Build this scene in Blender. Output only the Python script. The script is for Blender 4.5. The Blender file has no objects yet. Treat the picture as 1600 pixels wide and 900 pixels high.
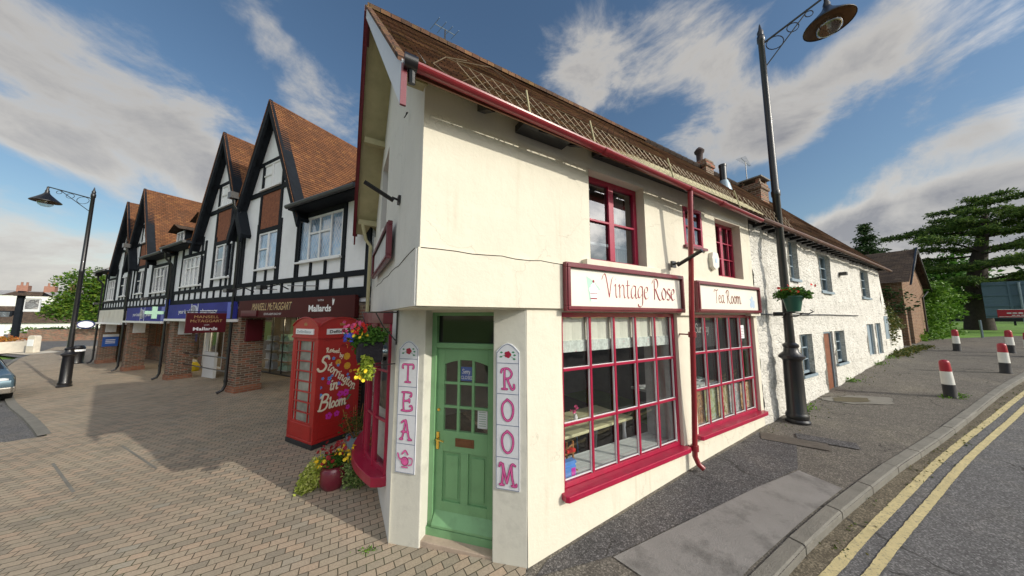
import bpy, bmesh, math, random
from mathutils import Vector, Matrix, noise
R=math.radians
sc=bpy.context.scene
C=sc.collection
rnd=random.Random(7)
# ------------------------------------------------------------------ camera
cam=bpy.data.cameras.new('camera'); co=bpy.data.objects.new('camera',cam); C.objects.link(co)
co.location=(0,0,2.5); co.rotation_euler=(R(90+5.84),0,0)
cam.sensor_width=36; cam.lens=36*450/1600; cam.clip_start=.05; cam.clip_end=3000
sc.camera=co
# ------------------------------------------------------------------ light and sky
SUN_AZ,SUN_EL=118.,26.
w=bpy.data.worlds.new('World'); sc.world=w; w.use_nodes=True
def build_world():
    nt=w.node_tree; N=nt.nodes; L=nt.links; N.clear()
    out=N.new('ShaderNodeOutputWorld')
    sky=N.new('ShaderNodeTexSky'); sky.sky_type='NISHITA'; sky.sun_disc=False
    sky.sun_elevation=R(SUN_EL); sky.sun_rotation=R(SUN_AZ); sky.air_density=1.3; sky.dust_density=.6; sky.ozone_density=2.5
    hs=N.new('ShaderNodeHueSaturation'); hs.inputs['Saturation'].default_value=1.08; L.new(sky.outputs[0],hs.inputs['Color'])
    b1=N.new('ShaderNodeBackground'); b1.inputs[1].default_value=.075; L.new(hs.outputs[0],b1.inputs[0])
    tc=N.new('ShaderNodeTexCoord')
    sep=N.new('ShaderNodeSeparateXYZ'); L.new(tc.outputs['Generated'],sep.inputs[0])
    def m(op,a,b=None,c=None,clamp=False):
        n=N.new('ShaderNodeMath'); n.operation=op; n.use_clamp=clamp
        for i,v in enumerate((a,b,c)):
            if v is None: continue
            if isinstance(v,(int,float)): n.inputs[i].default_value=v
            else: L.new(v,n.inputs[i])
        return n.outputs[0]
    az=m('ARCTAN2',sep.outputs[0],sep.outputs[1]); el=m('ARCSINE',sep.outputs[2])
    cmb=N.new('ShaderNodeCombineXYZ'); L.new(az,cmb.inputs[0]); L.new(el,cmb.inputs[1])
    # cloud sheets: planar coordinates on the cloud deck
    zz=m('ADD',m('MAXIMUM',sep.outputs[2],0.0),.30)
    px=m('DIVIDE',sep.outputs[0],zz); py=m('DIVIDE',sep.outputs[1],zz)
    pc=N.new('ShaderNodeCombineXYZ'); L.new(px,pc.inputs[0]); L.new(py,pc.inputs[1])
    mp=N.new('ShaderNodeMapping'); mp.inputs['Rotation'].default_value=(0,0,R(-20)); mp.inputs['Scale'].default_value=(1.0,1.25,1); L.new(pc.outputs[0],mp.inputs[0])
    n1=N.new('ShaderNodeTexNoise'); n1.inputs['Scale'].default_value=1.9; n1.inputs['Detail'].default_value=11; n1.inputs['Roughness'].default_value=.64; n1.inputs['Distortion'].default_value=.35
    n2=N.new('ShaderNodeTexNoise'); n2.inputs['Scale'].default_value=.9; n2.inputs['Detail'].default_value=6; L.new(mp.outputs[0],n2.inputs['Vector'])
    # (azimuth, elevation, half width, half height, tilt, weight) of each cloud bank, degrees of compass and height; last row out of view, added for fill light
    blobs=[(-60,26,17,6.0,-18,1.0),(-50,20,11,4.5,-30,.8),(-58,17,6,1.8,-15,.7),(-41,36,10,4.5,-35,.85),(-62,19,5,2,-10,.7),
           (17,43,10,8,-20,.95),(38,36,6,11,35,.9),(43,26,8,3.5,20,.85),(55,32,13,4.5,22,.85),(31,27,6,4,10,.7),
           (60,19,7,1.6,18,.5),(48,9.5,13,4.0,8,1.3),(60,9.5,13,4.6,3,1.3),(72,8,16,5,0,1.1),(-64,3.5,30,6.5,0,1.2),(-20,8,14,5,0,.6),
           (118,30,30,16,10,1.2),(165,35,40,20,0,1.2),(-125,35,40,20,0,1.1),(-160,60,60,14,0,1.1),(-95,18,24,8,0,.8)]
    n3=N.new('ShaderNodeTexNoise'); n3.inputs['Scale'].default_value=3.6; n3.inputs['Detail'].default_value=10; n3.inputs['Roughness'].default_value=.62; n3.inputs['Distortion'].default_value=.5
    m3=N.new('ShaderNodeMapping'); m3.inputs['Scale'].default_value=(1,1,1.7); m3.inputs['Location'].default_value=(.7,.2,.4); L.new(tc.outputs['Generated'],m3.inputs[0]); L.new(m3.outputs[0],n3.inputs['Vector']); L.new(m3.outputs[0],n1.inputs['Vector']); n1.inputs['Scale'].default_value=9.5
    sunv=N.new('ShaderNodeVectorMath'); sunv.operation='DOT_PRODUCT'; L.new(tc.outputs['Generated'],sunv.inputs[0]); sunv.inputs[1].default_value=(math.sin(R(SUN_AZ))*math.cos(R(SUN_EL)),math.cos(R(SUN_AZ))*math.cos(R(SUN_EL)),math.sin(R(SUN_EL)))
    tot=None
    for a,e,wx,wy,t,wt in blobs:
        mm=N.new('ShaderNodeMapping'); mm.vector_type='TEXTURE'
        mm.inputs['Location'].default_value=(R(a),R(e),0); mm.inputs['Rotation'].default_value=(0,0,R(t)); mm.inputs['Scale'].default_value=(R(wx),R(wy),1)
        L.new(cmb.outputs[0],mm.inputs[0])
        vl=N.new('ShaderNodeVectorMath'); vl.operation='DOT_PRODUCT'; L.new(mm.outputs[0],vl.inputs[0]); L.new(mm.outputs[0],vl.inputs[1])
        g=m('MULTIPLY',m('EXPONENT',m('MULTIPLY',vl.outputs['Value'],-.9)),wt)
        tot=g if tot is None else m('ADD',tot,g)
    tot=m('MINIMUM',tot,1.25)
    cov=m('ADD',m('MULTIPLY',tot,.62),m('ADD',m('MULTIPLY',n1.outputs['Fac'],.45),m('MULTIPLY',n3.outputs['Fac'],1.60)))
    cov=m('SUBTRACT',cov,1.215)
    fac=N.new('ShaderNodeMapRange'); fac.interpolation_type='SMOOTHSTEP'; L.new(cov,fac.inputs[0]); fac.inputs[1].default_value=.0; fac.inputs[2].default_value=.46; fac.inputs[4].default_value=.93
    # thick middles are greyer than the edges
    cr=N.new('ShaderNodeValToRGB'); L.new(m('ADD',m('MULTIPLY',cov,1.0),m('MULTIPLY',n2.outputs['Fac'],.35)),cr.inputs[0])
    e=cr.color_ramp.elements; e[0].position=.15; e[0].color=(.84,.83,.82,1); e[1].position=.98; e[1].color=(.42,.42,.45,1)
    k=cr.color_ramp.elements.new(.5); k.color=(.90,.86,.80,1)
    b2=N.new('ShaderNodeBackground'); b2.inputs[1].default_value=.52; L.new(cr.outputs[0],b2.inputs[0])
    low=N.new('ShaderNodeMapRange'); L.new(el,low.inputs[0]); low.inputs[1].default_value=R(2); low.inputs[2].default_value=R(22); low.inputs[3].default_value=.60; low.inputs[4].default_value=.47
    glow=N.new('ShaderNodeMapRange'); L.new(sunv.outputs['Value'],glow.inputs[0]); glow.inputs[1].default_value=.60; glow.inputs[2].default_value=1.0; glow.inputs[3].default_value=1.0; glow.inputs[4].default_value=5.0  # clouds around the sun, out of view, boosted as added fill light
    back=N.new('ShaderNodeMapRange'); L.new(sep.outputs[1],back.inputs[0]); back.inputs[1].default_value=.15; back.inputs[2].default_value=-.6; back.inputs[3].default_value=1.0; back.inputs[4].default_value=1.9  # unseen clouds behind the camera brightened to lift the shaded sides
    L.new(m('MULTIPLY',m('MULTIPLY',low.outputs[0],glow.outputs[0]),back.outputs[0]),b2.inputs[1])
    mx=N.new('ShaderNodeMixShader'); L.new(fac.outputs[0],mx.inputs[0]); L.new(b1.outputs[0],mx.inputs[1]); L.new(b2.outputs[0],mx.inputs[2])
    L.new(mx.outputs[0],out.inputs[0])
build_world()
sl=bpy.data.lights.new('sun','SUN'); sl.energy=2.3; sl.angle=R(.5); sl.color=(1,.93,.80)
so=bpy.data.objects.new('sun',sl); C.objects.link(so)
sd=Vector((math.sin(R(SUN_AZ))*math.cos(R(SUN_EL)),math.cos(R(SUN_AZ))*math.cos(R(SUN_EL)),math.sin(R(SUN_EL))))
so.rotation_euler=(-sd).to_track_quat('-Z','Y').to_euler(); so.location=(20,-20,30)
vs=sc.view_settings; sc.display_settings.display_device='sRGB'
vs.view_transform='Standard'; vs.look='None'; vs.gamma=1; vs.use_curve_mapping=False; vs.exposure=.50
sc.cycles.max_bounces=8; sc.cycles.transparent_max_bounces=24
# ------------------------------------------------------------------ materials
def nodes(name):
    m=bpy.data.materials.new(name); m.use_nodes=True; nt=m.node_tree; nt.nodes.clear()
    o=nt.nodes.new('ShaderNodeOutputMaterial'); b=nt.nodes.new('ShaderNodeBsdfPrincipled'); nt.links.new(b.outputs[0],o.inputs[0])
    return m,nt,b
def NN(nt,t,**k):
    n=nt.nodes.new(t)
    for a,v in k.items(): setattr(n,a,v)
    return n
def tex_noise(nt,vec,scale,detail=4,rough=.6,dist=0):
    n=NN(nt,'ShaderNodeTexNoise'); n.inputs['Scale'].default_value=scale; n.inputs['Detail'].default_value=detail; n.inputs['Roughness'].default_value=rough; n.inputs['Distortion'].default_value=dist
    nt.links.new(vec,n.inputs['Vector']); return n.outputs['Fac']
def ramp(nt,fac,stops):
    r=NN(nt,'ShaderNodeValToRGB'); nt.links.new(fac,r.inputs[0]); e=r.color_ramp.elements
    e[0].position,e[0].color=stops[0][0],(*stops[0][1],1); e[1].position,e[1].color=stops[-1][0],(*stops[-1][1],1)
    for p,c in stops[1:-1]:
        x=e.new(p); x.color=(*c,1)
    return r.outputs[0]
def mixc(nt,f,a,b,mode='MIX'):
    x=NN(nt,'ShaderNodeMix',data_type='RGBA',blend_type=mode)
    for i,v in ((0,f),(6,a),(7,b)):
        if isinstance(v,(int,float)): x.inputs[i].default_value=v
        elif isinstance(v,tuple): x.inputs[i].default_value=(*v,1)
        else: nt.links.new(v,x.inputs[i])
    return x.outputs[2]
def mth(nt,op,a,b=0,c=None,clamp=False):
    n=NN(nt,'ShaderNodeMath',operation=op,use_clamp=clamp)
    for i,v in enumerate((a,b,c)):
        if v is None: continue
        if isinstance(v,(int,float)): n.inputs[i].default_value=v
        else: nt.links.new(v,n.inputs[i])
    return n.outputs[0]
def bump(nt,b,h,strength,dist=.02,prev=None):
    n=NN(nt,'ShaderNodeBump'); n.inputs['Strength'].default_value=strength; n.inputs['Distance'].default_value=dist
    nt.links.new(h,n.inputs['Height'])
    if prev is not None: nt.links.new(prev,n.inputs['Normal'])
    nt.links.new(n.outputs[0],b.inputs['Normal']); return n.outputs[0]
def sc3(c,f): return tuple(max(0,min(1,x*f)) for x in c)
def mat(name,col,rough=.6,var=.12,vs_=3.,bmp=0,bs=40,metal=0,coat=0,spec=.5,dirt=None,emis=0):
    m,nt,b=nodes(name); g=NN(nt,'ShaderNodeTexCoord').outputs['Object']
    f=tex_noise(nt,g,vs_,6,.65)
    c=ramp(nt,f,[(.3,sc3(col,1-var)),(.7,sc3(col,1+var))])
    if dirt:
        f2=tex_noise(nt,g,dirt[1],8,.7); d=mth(nt,'MULTIPLY',mth(nt,'SUBTRACT',f2,dirt[2]),dirt[3],clamp=True); c=mixc(nt,d,c,dirt[0])
    nt.links.new(c,b.inputs['Base Color']); b.inputs['Roughness'].default_value=rough; b.inputs['Metallic'].default_value=metal
    b.inputs['Coat Weight'].default_value=coat; b.inputs['Specular IOR Level'].default_value=spec
    if bmp: bump(nt,b,tex_noise(nt,g,bs,5,.7),bmp)
    if emis: nt.links.new(c,b.inputs['Emission Color']); b.inputs['Emission Strength'].default_value=emis
    return m
def brick_mat(name,c1,c2,mort,bw,bh,ms=.012,coords='wall',rot=0,rough=.85,bmp=.5,var=.25,scale_noise=1.2,extra=None,offset=.5,ramps=None,bdist=.008):
    m,nt,b=nodes(name); tc=NN(nt,'ShaderNodeTexCoord')
    if coords=='wall':
        s=NN(nt,'ShaderNodeSeparateXYZ'); nt.links.new(tc.outputs['Object'],s.inputs[0])
        n=NN(nt,'ShaderNodeSeparateXYZ'); nt.links.new(tc.outputs['Normal'],n.inputs[0])
        f=mth(nt,'GREATER_THAN',mth(nt,'ABSOLUTE',n.outputs[0]),.7)
        u=mth(nt,'ADD',mth(nt,'MULTIPLY',s.outputs[0],mth(nt,'SUBTRACT',1,f)),mth(nt,'MULTIPLY',s.outputs[1],f))
        cx=NN(nt,'ShaderNodeCombineXYZ'); nt.links.new(u,cx.inputs[0]); nt.links.new(s.outputs[2],cx.inputs[1]); v=cx.outputs[0]
    elif coords=='uv': v=tc.outputs['UV']
    else:
        mp=NN(nt,'ShaderNodeMapping'); mp.inputs['Rotation'].default_value=(0,0,rot); nt.links.new(tc.outputs['Object'],mp.inputs[0]); v=mp.outputs[0]
        wob=NN(nt,'ShaderNodeTexNoise'); wob.inputs['Scale'].default_value=2.5; wob.inputs['Detail'].default_value=3; nt.links.new(v,wob.inputs['Vector'])
        vm=NN(nt,'ShaderNodeVectorMath',operation='MULTIPLY_ADD'); nt.links.new(wob.outputs['Color'],vm.inputs[0]); vm.inputs[1].default_value=(.03,.03,0); nt.links.new(v,vm.inputs[2]); v=vm.outputs[0]
    br=NN(nt,'ShaderNodeTexBrick'); nt.links.new(v,br.inputs['Vector']); br.offset=offset
    br.inputs['Scale'].default_value=1; br.inputs['Brick Width'].default_value=bw; br.inputs['Row Height'].default_value=bh; br.inputs['Mortar Size'].default_value=ms; br.inputs['Mortar Smooth'].default_value=.25
    br.inputs['Color1'].default_value=(0,0,0,1); br.inputs['Color2'].default_value=(1,1,1,1); br.inputs['Mortar'].default_value=(.5,.5,.5,1)
    sp=NN(nt,'ShaderNodeSeparateColor'); nt.links.new(br.outputs['Color'],sp.inputs[0])
    base=ramp(nt,sp.outputs[0],ramps or [(0,c1),(1,c2)])
    big=tex_noise(nt,tc.outputs['Object'],scale_noise,6,.7); fine=tex_noise(nt,tc.outputs['Object'],55,4,.7)
    base=mixc(nt,1,base,ramp(nt,big,[(.3,(1-var,)*3),(.7,(1+var,)*3)]),'MULTIPLY')
    base=mixc(nt,1,base,ramp(nt,fine,[(.3,(.8,.8,.8)),(.7,(1.2,1.2,1.2))]),'MULTIPLY')
    if extra:
        d=mth(nt,'MULTIPLY',mth(nt,'SUBTRACT',tex_noise(nt,tc.outputs['Object'],extra[1],9,.75),extra[2]),extra[3],clamp=True); base=mixc(nt,d,base,extra[0])
    col=mixc(nt,br.outputs['Fac'],base,mort)
    if coords=='ground':
        st=mth(nt,'MULTIPLY',mth(nt,'SUBTRACT',tex_noise(nt,tc.outputs['Object'],.45,8,.75),.5),3.5,clamp=True); col=mixc(nt,mth(nt,'MULTIPLY',st,.45),col,(.17,.15,.125))
        ms_=mth(nt,'MULTIPLY',mth(nt,'MULTIPLY',mth(nt,'SUBTRACT',tex_noise(nt,tc.outputs['Object'],1.1,6,.7),.52),6,clamp=True),br.outputs['Fac']); col=mixc(nt,ms_,col,(.05,.07,.02))
        gum=NN(nt,'ShaderNodeTexVoronoi'); gum.inputs['Scale'].default_value=2.2; nt.links.new(tc.outputs['Object'],gum.inputs['Vector']); col=mixc(nt,mth(nt,'MULTIPLY',mth(nt,'LESS_THAN',gum.outputs['Distance'],.045),.5),col,(.13,.12,.11))
    nt.links.new(col,b.inputs['Base Color']); b.inputs['Roughness'].default_value=rough; b.inputs['Specular IOR Level'].default_value=.3
    h=mth(nt,'ADD',mth(nt,'MULTIPLY',br.outputs['Fac'],-1),mth(nt,'ADD',mth(nt,'MULTIPLY',fine,.35),mth(nt,'MULTIPLY',sp.outputs[0],.25)))
    bump(nt,b,h,bmp,bdist)
    return m
def speckle(name,col,worn,wsc=.5,amt=.45):
    m,nt,b=nodes(name); g=NN(nt,'ShaderNodeTexCoord').outputs['Object']
    big=tex_noise(nt,g,.9,8,.7); c=mixc(nt,mth(nt,'MULTIPLY',mth(nt,'SUBTRACT',big,.46),4,clamp=True),col,worn)
    mid=tex_noise(nt,g,5,6,.75); c=mixc(nt,1,c,ramp(nt,mid,[(.3,(.80,)*3),(.7,(1.15,)*3)]),'MULTIPLY')
    v=NN(nt,'ShaderNodeTexVoronoi'); v.inputs['Scale'].default_value=85; nt.links.new(g,v.inputs['Vector']); s=NN(nt,'ShaderNodeSeparateColor'); nt.links.new(v.outputs['Color'],s.inputs[0])
    c=mixc(nt,1,c,ramp(nt,s.outputs[0],[(.0,(1-amt,)*3),(.75,(1,)*3),(1,(1+amt*1.6,)*3)]),'MULTIPLY')
    nt.links.new(c,b.inputs['Base Color']); b.inputs['Roughness'].default_value=.9; b.inputs['Specular IOR Level'].default_value=.25
    vo=NN(nt,'ShaderNodeTexVoronoi',feature='DISTANCE_TO_EDGE'); vo.inputs['Scale'].default_value=.55
    wv=NN(nt,'ShaderNodeTexNoise'); wv.inputs['Scale'].default_value=2.2; wv.inputs['Detail'].default_value=7; nt.links.new(g,wv.inputs['Vector']); va=NN(nt,'ShaderNodeVectorMath',operation='MULTIPLY_ADD'); nt.links.new(wv.outputs['Color'],va.inputs[0]); va.inputs[1].default_value=(.8,.8,.2); nt.links.new(g,va.inputs[2]); nt.links.new(va.outputs[0],vo.inputs['Vector'])
    ck=mth(nt,'MULTIPLY',mth(nt,'LESS_THAN',vo.outputs['Distance'],.006),mth(nt,'GREATER_THAN',tex_noise(nt,g,.5,3),.47)); c2=mixc(nt,mth(nt,'MULTIPLY',ck,.7),c,(.035,.033,.03)); nt.links.new(c2,b.inputs['Base Color'])
    bump(nt,b,mth(nt,'SUBTRACT',mth(nt,'ADD',s.outputs[1],tex_noise(nt,g,40,4,.7)),ck),.5,.006); return m
def glass_mat(name,tint=(.9,.95,.97),refl=.0,rough=.01):
    m=bpy.data.materials.new(name); m.use_nodes=True; nt=m.node_tree; nt.nodes.clear()
    o=NN(nt,'ShaderNodeOutputMaterial'); t=NN(nt,'ShaderNodeBsdfTransparent'); t.inputs[0].default_value=(*tint,1)
    g=NN(nt,'ShaderNodeBsdfGlossy'); g.inputs['Roughness'].default_value=rough
    geo=NN(nt,'ShaderNodeNewGeometry'); dt=NN(nt,'ShaderNodeVectorMath',operation='DOT_PRODUCT'); nt.links.new(geo.outputs['Incoming'],dt.inputs[0]); nt.links.new(geo.outputs['Normal'],dt.inputs[1])
    k=mth(nt,'SUBTRACT',1,mth(nt,'ABSOLUTE',dt.outputs['Value'])); k5=mth(nt,'POWER',k,5); sch=mth(nt,'MULTIPLY_ADD',k5,.93,.055)
    tc=NN(nt,'ShaderNodeTexCoord'); bp=NN(nt,'ShaderNodeBump'); bp.inputs['Strength'].default_value=.05; bp.inputs['Distance'].default_value=.01
    nt.links.new(tex_noise(nt,tc.outputs['Object'],3,2),bp.inputs['Height']); nt.links.new(bp.outputs[0],g.inputs['Normal'])
    f=mth(nt,'ADD',sch,refl,clamp=True)
    mx=NN(nt,'ShaderNodeMixShader'); nt.links.new(f,mx.inputs[0]); nt.links.new(t.outputs[0],mx.inputs[1]); nt.links.new(g.outputs[0],mx.inputs[2]); nt.links.new(mx.outputs[0],o.inputs[0])
    return m
def lead_glass(name,col,spacing=.12,ratio=1.5,rough=.08,lw=.09,lead=(.55,.56,.58)):
    m,nt,b=nodes(name); tc=NN(nt,'ShaderNodeTexCoord'); s=NN(nt,'ShaderNodeSeparateXYZ'); nt.links.new(tc.outputs['Object'],s.inputs[0])
    x=mth(nt,'DIVIDE',s.outputs[0],spacing); z=mth(nt,'DIVIDE',s.outputs[2],spacing*ratio)
    a=mth(nt,'ABSOLUTE',mth(nt,'SUBTRACT',mth(nt,'FRACT',mth(nt,'ADD',x,z)),.5)); c=mth(nt,'ABSOLUTE',mth(nt,'SUBTRACT',mth(nt,'FRACT',mth(nt,'SUBTRACT',x,z)),.5))
    f=mth(nt,'LESS_THAN',mth(nt,'MINIMUM',a,c),lw/2)
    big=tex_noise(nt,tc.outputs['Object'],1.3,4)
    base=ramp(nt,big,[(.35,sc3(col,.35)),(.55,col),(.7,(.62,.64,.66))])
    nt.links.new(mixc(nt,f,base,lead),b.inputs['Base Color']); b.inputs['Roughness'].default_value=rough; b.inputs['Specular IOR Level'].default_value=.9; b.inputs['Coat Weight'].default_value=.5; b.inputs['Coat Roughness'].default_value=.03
    return m
def leaf_mat(name,cols,rough=.55,trans=.25):
    m,nt,b=nodes(name); g=NN(nt,'ShaderNodeNewGeometry'); tc=NN(nt,'ShaderNodeTexCoord')
    f=mth(nt,'ADD',mth(nt,'MULTIPLY',g.outputs['Random Per Island'],.6),mth(nt,'MULTIPLY',tex_noise(nt,tc.outputs['Object'],1.6,3),.5))
    n=len(cols); c=ramp(nt,f,[(.1+.85*i/(n-1),cc) for i,cc in enumerate(cols)])
    nt.links.new(c,b.inputs['Base Color']); b.inputs['Roughness'].default_value=rough; b.inputs['Specular IOR Level'].default_value=.25
    o=[x for x in nt.nodes if x.type=='OUTPUT_MATERIAL'][0]
    t=NN(nt,'ShaderNodeBsdfTranslucent'); nt.links.new(c,t.inputs[0]); mx=NN(nt,'ShaderNodeMixShader'); mx.inputs[0].default_value=trans
    nt.links.new(b.outputs[0],mx.inputs[1]); nt.links.new(t.outputs[0],mx.inputs[2]); nt.links.new(mx.outputs[0],o.inputs[0])
    return m
M={}
def render_mat(name,col,stain):
    m,nt,b=nodes(name); tc=NN(nt,'ShaderNodeTexCoord'); g=tc.outputs['Object']
    c=ramp(nt,tex_noise(nt,g,1.3,6,.65),[(.3,sc3(col,.95)),(.7,sc3(col,1.04))])
    mp=NN(nt,'ShaderNodeMapping'); mp.inputs['Scale'].default_value=(7,7,.5); nt.links.new(g,mp.inputs[0]); st=tex_noise(nt,mp.outputs[0],1,5,.7); patch=tex_noise(nt,g,.9,3)
    d=mth(nt,'MULTIPLY',mth(nt,'MULTIPLY',mth(nt,'SUBTRACT',st,.52),4,clamp=True),mth(nt,'MULTIPLY',mth(nt,'SUBTRACT',patch,.42),3,clamp=True)); c=mixc(nt,mth(nt,'MULTIPLY',d,.6),c,stain)
    d2=mth(nt,'MULTIPLY',mth(nt,'SUBTRACT',tex_noise(nt,g,2.6,9,.75),.60),3,clamp=True); c=mixc(nt,mth(nt,'MULTIPLY',d2,.45),c,stain)
    vo=NN(nt,'ShaderNodeTexVoronoi',feature='DISTANCE_TO_EDGE'); vo.inputs['Scale'].default_value=.8
    wv=NN(nt,'ShaderNodeTexNoise'); wv.inputs['Scale'].default_value=3; wv.inputs['Detail'].default_value=6; nt.links.new(g,wv.inputs['Vector']); va=NN(nt,'ShaderNodeVectorMath',operation='MULTIPLY_ADD'); nt.links.new(wv.outputs['Color'],va.inputs[0]); va.inputs[1].default_value=(.5,.5,.5); nt.links.new(g,va.inputs[2]); nt.links.new(va.outputs[0],vo.inputs['Vector'])
    cr_=mth(nt,'MULTIPLY',mth(nt,'LESS_THAN',vo.outputs['Distance'],.0028),mth(nt,'GREATER_THAN',tex_noise(nt,g,.7,2),.52)); c=mixc(nt,mth(nt,'MULTIPLY',cr_,.16),c,sc3(stain,.5))
    nt.links.new(c,b.inputs['Base Color']); b.inputs['Roughness'].default_value=.85; b.inputs['Specular IOR Level'].default_value=.3
    bump(nt,b,mth(nt,'ADD',mth(nt,'MULTIPLY',tex_noise(nt,g,4.5,4,.5),1.2),mth(nt,'SUBTRACT',mth(nt,'MULTIPLY',tex_noise(nt,g,40,5,.7),.25),cr_)),.5,.02); return m
M['render']=render_mat('cream_render',(.715,.675,.56),(.40,.34,.22))
M['render_white']=render_mat('white_render',(.72,.72,.70),(.40,.39,.36))
M['stone_trim']=mat('pale_column_render',(.62,.61,.54),.85,.05,3,.12,22,dirt=((.40,.39,.35),3.2,.50,2.8))
M['red']=mat('crimson_paint',(.34,.006,.042),.33,.15,5,.10,40,coat=.2,dirt=((.20,.03,.04),6,.56,2))
M['maroon']=mat('maroon_paint',(.15,.012,.024),.35,.15,5,.06,50,coat=.2)
M['green']=mat('sage_green_paint',(.17,.35,.17),.42,.10,3,.10,40,coat=.1,dirt=((.09,.17,.08),5,.55,1.8))
M['black']=mat('black_paint',(.008,.008,.010),.38,.3,6,.1,40,coat=.3)
M['timber']=mat('black_timber',(.009,.012,.017),.75,.3,4,.3,40,spec=.2)
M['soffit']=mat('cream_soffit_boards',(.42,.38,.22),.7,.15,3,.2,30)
M['white']=mat('white_gloss',(.78,.79,.80),.3,.03,4)
M['whitedirty']=mat('aged_white_paint',(.66,.68,.70),.5,.1,5,.2,30,dirt=((.35,.36,.36),4,.55,1.5))
M['brass']=mat('brass',(.75,.48,.10),.25,.1,8,metal=1)
M['copper']=mat('dark_copper',(.17,.075,.035),.4,.2,8,metal=.3)
M['glass']=glass_mat('window_glass',(.90,.92,.92),.06)
M['glass_dark']=glass_mat('upper_window_glass',(.55,.6,.62),.22)
M['clear']=glass_mat('lamp_glass',(.8,.82,.78),.12)
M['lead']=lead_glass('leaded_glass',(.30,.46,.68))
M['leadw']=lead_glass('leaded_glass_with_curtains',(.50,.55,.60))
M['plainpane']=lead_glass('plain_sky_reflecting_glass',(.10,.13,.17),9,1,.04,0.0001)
M['lawn']=mat('grass_green',(.12,.25,.025),.9,.4,.6,.9,12,dirt=((.16,.19,.05),.35,.5,2))
M['earth']=mat('earth',(.10,.085,.05),.95,.3,2,.8,12)
M['asphalt']=speckle('road_asphalt',(.15,.148,.15),(.20,.19,.175))
M['tarmac']=speckle('pavement_tarmac',(.15,.137,.12),(.21,.19,.155),.16)
M['tarmacdark']=speckle('fresh_pavement_tarmac',(.105,.102,.105),(.15,.14,.135),.2,.55)
M['patchgrey']=mat('pale_grey_repair_patch',(.24,.23,.22),.85,.1,2.5,.5,70,dirt=((.10,.095,.09),2.6,.50,4))
M['concrete']=mat('kerb_concrete',(.21,.20,.175),.88,.15,3,.7,60,dirt=((.09,.09,.07),4,.52,2))
M['paintyellow']=mat('yellow_road_paint',(.60,.51,.27),.8,.14,6,.6,110,dirt=((.20,.19,.15),34,.53,7))
M['metalcover']=mat('iron_cover',(.10,.085,.07),.7,.2,8,.5,60)
M['paving']=brick_mat('block_paving',(.21,.165,.135),(.36,.265,.195),(.075,.062,.045),.165,.098,.005,'ground',-R(30),.88,.7,.16,.6,ramps=[(0,(.27,.235,.185)),(.35,(.36,.305,.23)),(.7,(.395,.315,.235)),(.9,(.42,.32,.235)),(1,(.32,.295,.24))],extra=((.30,.27,.20),.8,.50,1.8))
M['brick']=brick_mat('brown_brick',(.1,.06,.04),(.3,.13,.07),(.30,.26,.20),.225,.075,.011,'wall',0,.9,.6,.15,ramps=[(0,(.16,.085,.055)),(.3,(.10,.065,.05)),(.6,(.20,.12,.08)),(.85,(.30,.09,.055)),(1,(.24,.17,.10))])
M['brickred']=brick_mat('orange_brick',(.15,.07,.04),(.23,.125,.07),(.30,.25,.18),.225,.075,.009,'wall',0,.9,.5,.2)
M['herring']=brick_mat('herringbone_brick',(.22,.07,.035),(.34,.12,.06),(.16,.10,.07),.16,.05,.008,'ground',R(45),.9,.5,.15)
M['tile']=brick_mat('clay_roof_tiles',(.18,.06,.03),(.32,.12,.05),(.05,.025,.015),.165,.1,.006,'uv',0,.85,1.0,.30,1.0,ramps=[(0,(.13,.058,.030)),(.4,(.165,.070,.032)),(.8,(.19,.080,.035)),(1,(.23,.105,.042))],extra=((.10,.06,.04),1.1,.50,2.0))
M['tileold']=brick_mat('mossy_clay_roof_tiles',(.1,.05,.03),(.22,.1,.05),(.03,.02,.015),.165,.1,.007,'uv',0,.9,.8,.25,1.4,ramps=[(0,(.07,.042,.028)),(.4,(.125,.062,.038)),(.8,(.155,.078,.044)),(1,(.20,.11,.055))],extra=((.19,.14,.04),2.2,.50,3))
M['tiledark']=brick_mat('brown_roof_tiles',(.07,.05,.04),(.12,.085,.06),(.03,.02,.015),.2,.12,.007,'uv',0,.9,.6,.2)
M['phone']=mat('telephone_box_red',(.40,.014,.012),.42,.14,2.5,.12,35,coat=.12,dirt=((.24,.03,.02),4,.54,2.2))
M['phonedark']=mat('dark_bitumen',(.02,.02,.022),.7,.2,5)
M['boxglass']=mat('fogged_glass',(.26,.27,.24),.15,.45,2.2)
M['cream_letter']=mat('cream_paint',(.82,.76,.60),.5,.05)
M['whitep']=mat('white_lettering',(.85,.86,.88),.5,.03)
M['agent']=mat('dark_burgundy_sign',(.075,.014,.014),.6,.15,.8,spec=.15,dirt=((.16,.06,.03),.5,.58,1.2))
M['agentred']=mat('burgundy_board',(.10,.007,.014),.4,.08)
M['gold']=mat('gilt_letters',(.62,.42,.18),.4,.15)
M['blue']=mat('blue_shop_fascia',(.035,.04,.26),.6,.25,.7,spec=.15,dirt=((.13,.09,.22),.6,.58,1.3))
M['bluebright']=mat('bright_blue_panel',(.02,.06,.55),.35,.1)
M['bluesign']=mat('mid_blue_panel',(.02,.10,.42),.4,.1)
M['navy']=mat('navy_oval',(.03,.045,.16),.3,.1,coat=.3)
M['silver']=mat('pale_silver',(.55,.58,.66),.35,.08)
M['signgreen']=mat('pale_green_cross',(.30,.50,.38),.4,.05)
M['orange']=mat('orange_sign',(.80,.34,.03),.45,.1)
M['signcream']=mat('cream_sign_board',(.80,.77,.68),.5,.03,2)
M['signgrey']=mat('faded_white_sign_board',(.60,.61,.62),.5,.15,2.5,dirt=((.30,.32,.34),3,.55,2))
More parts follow.
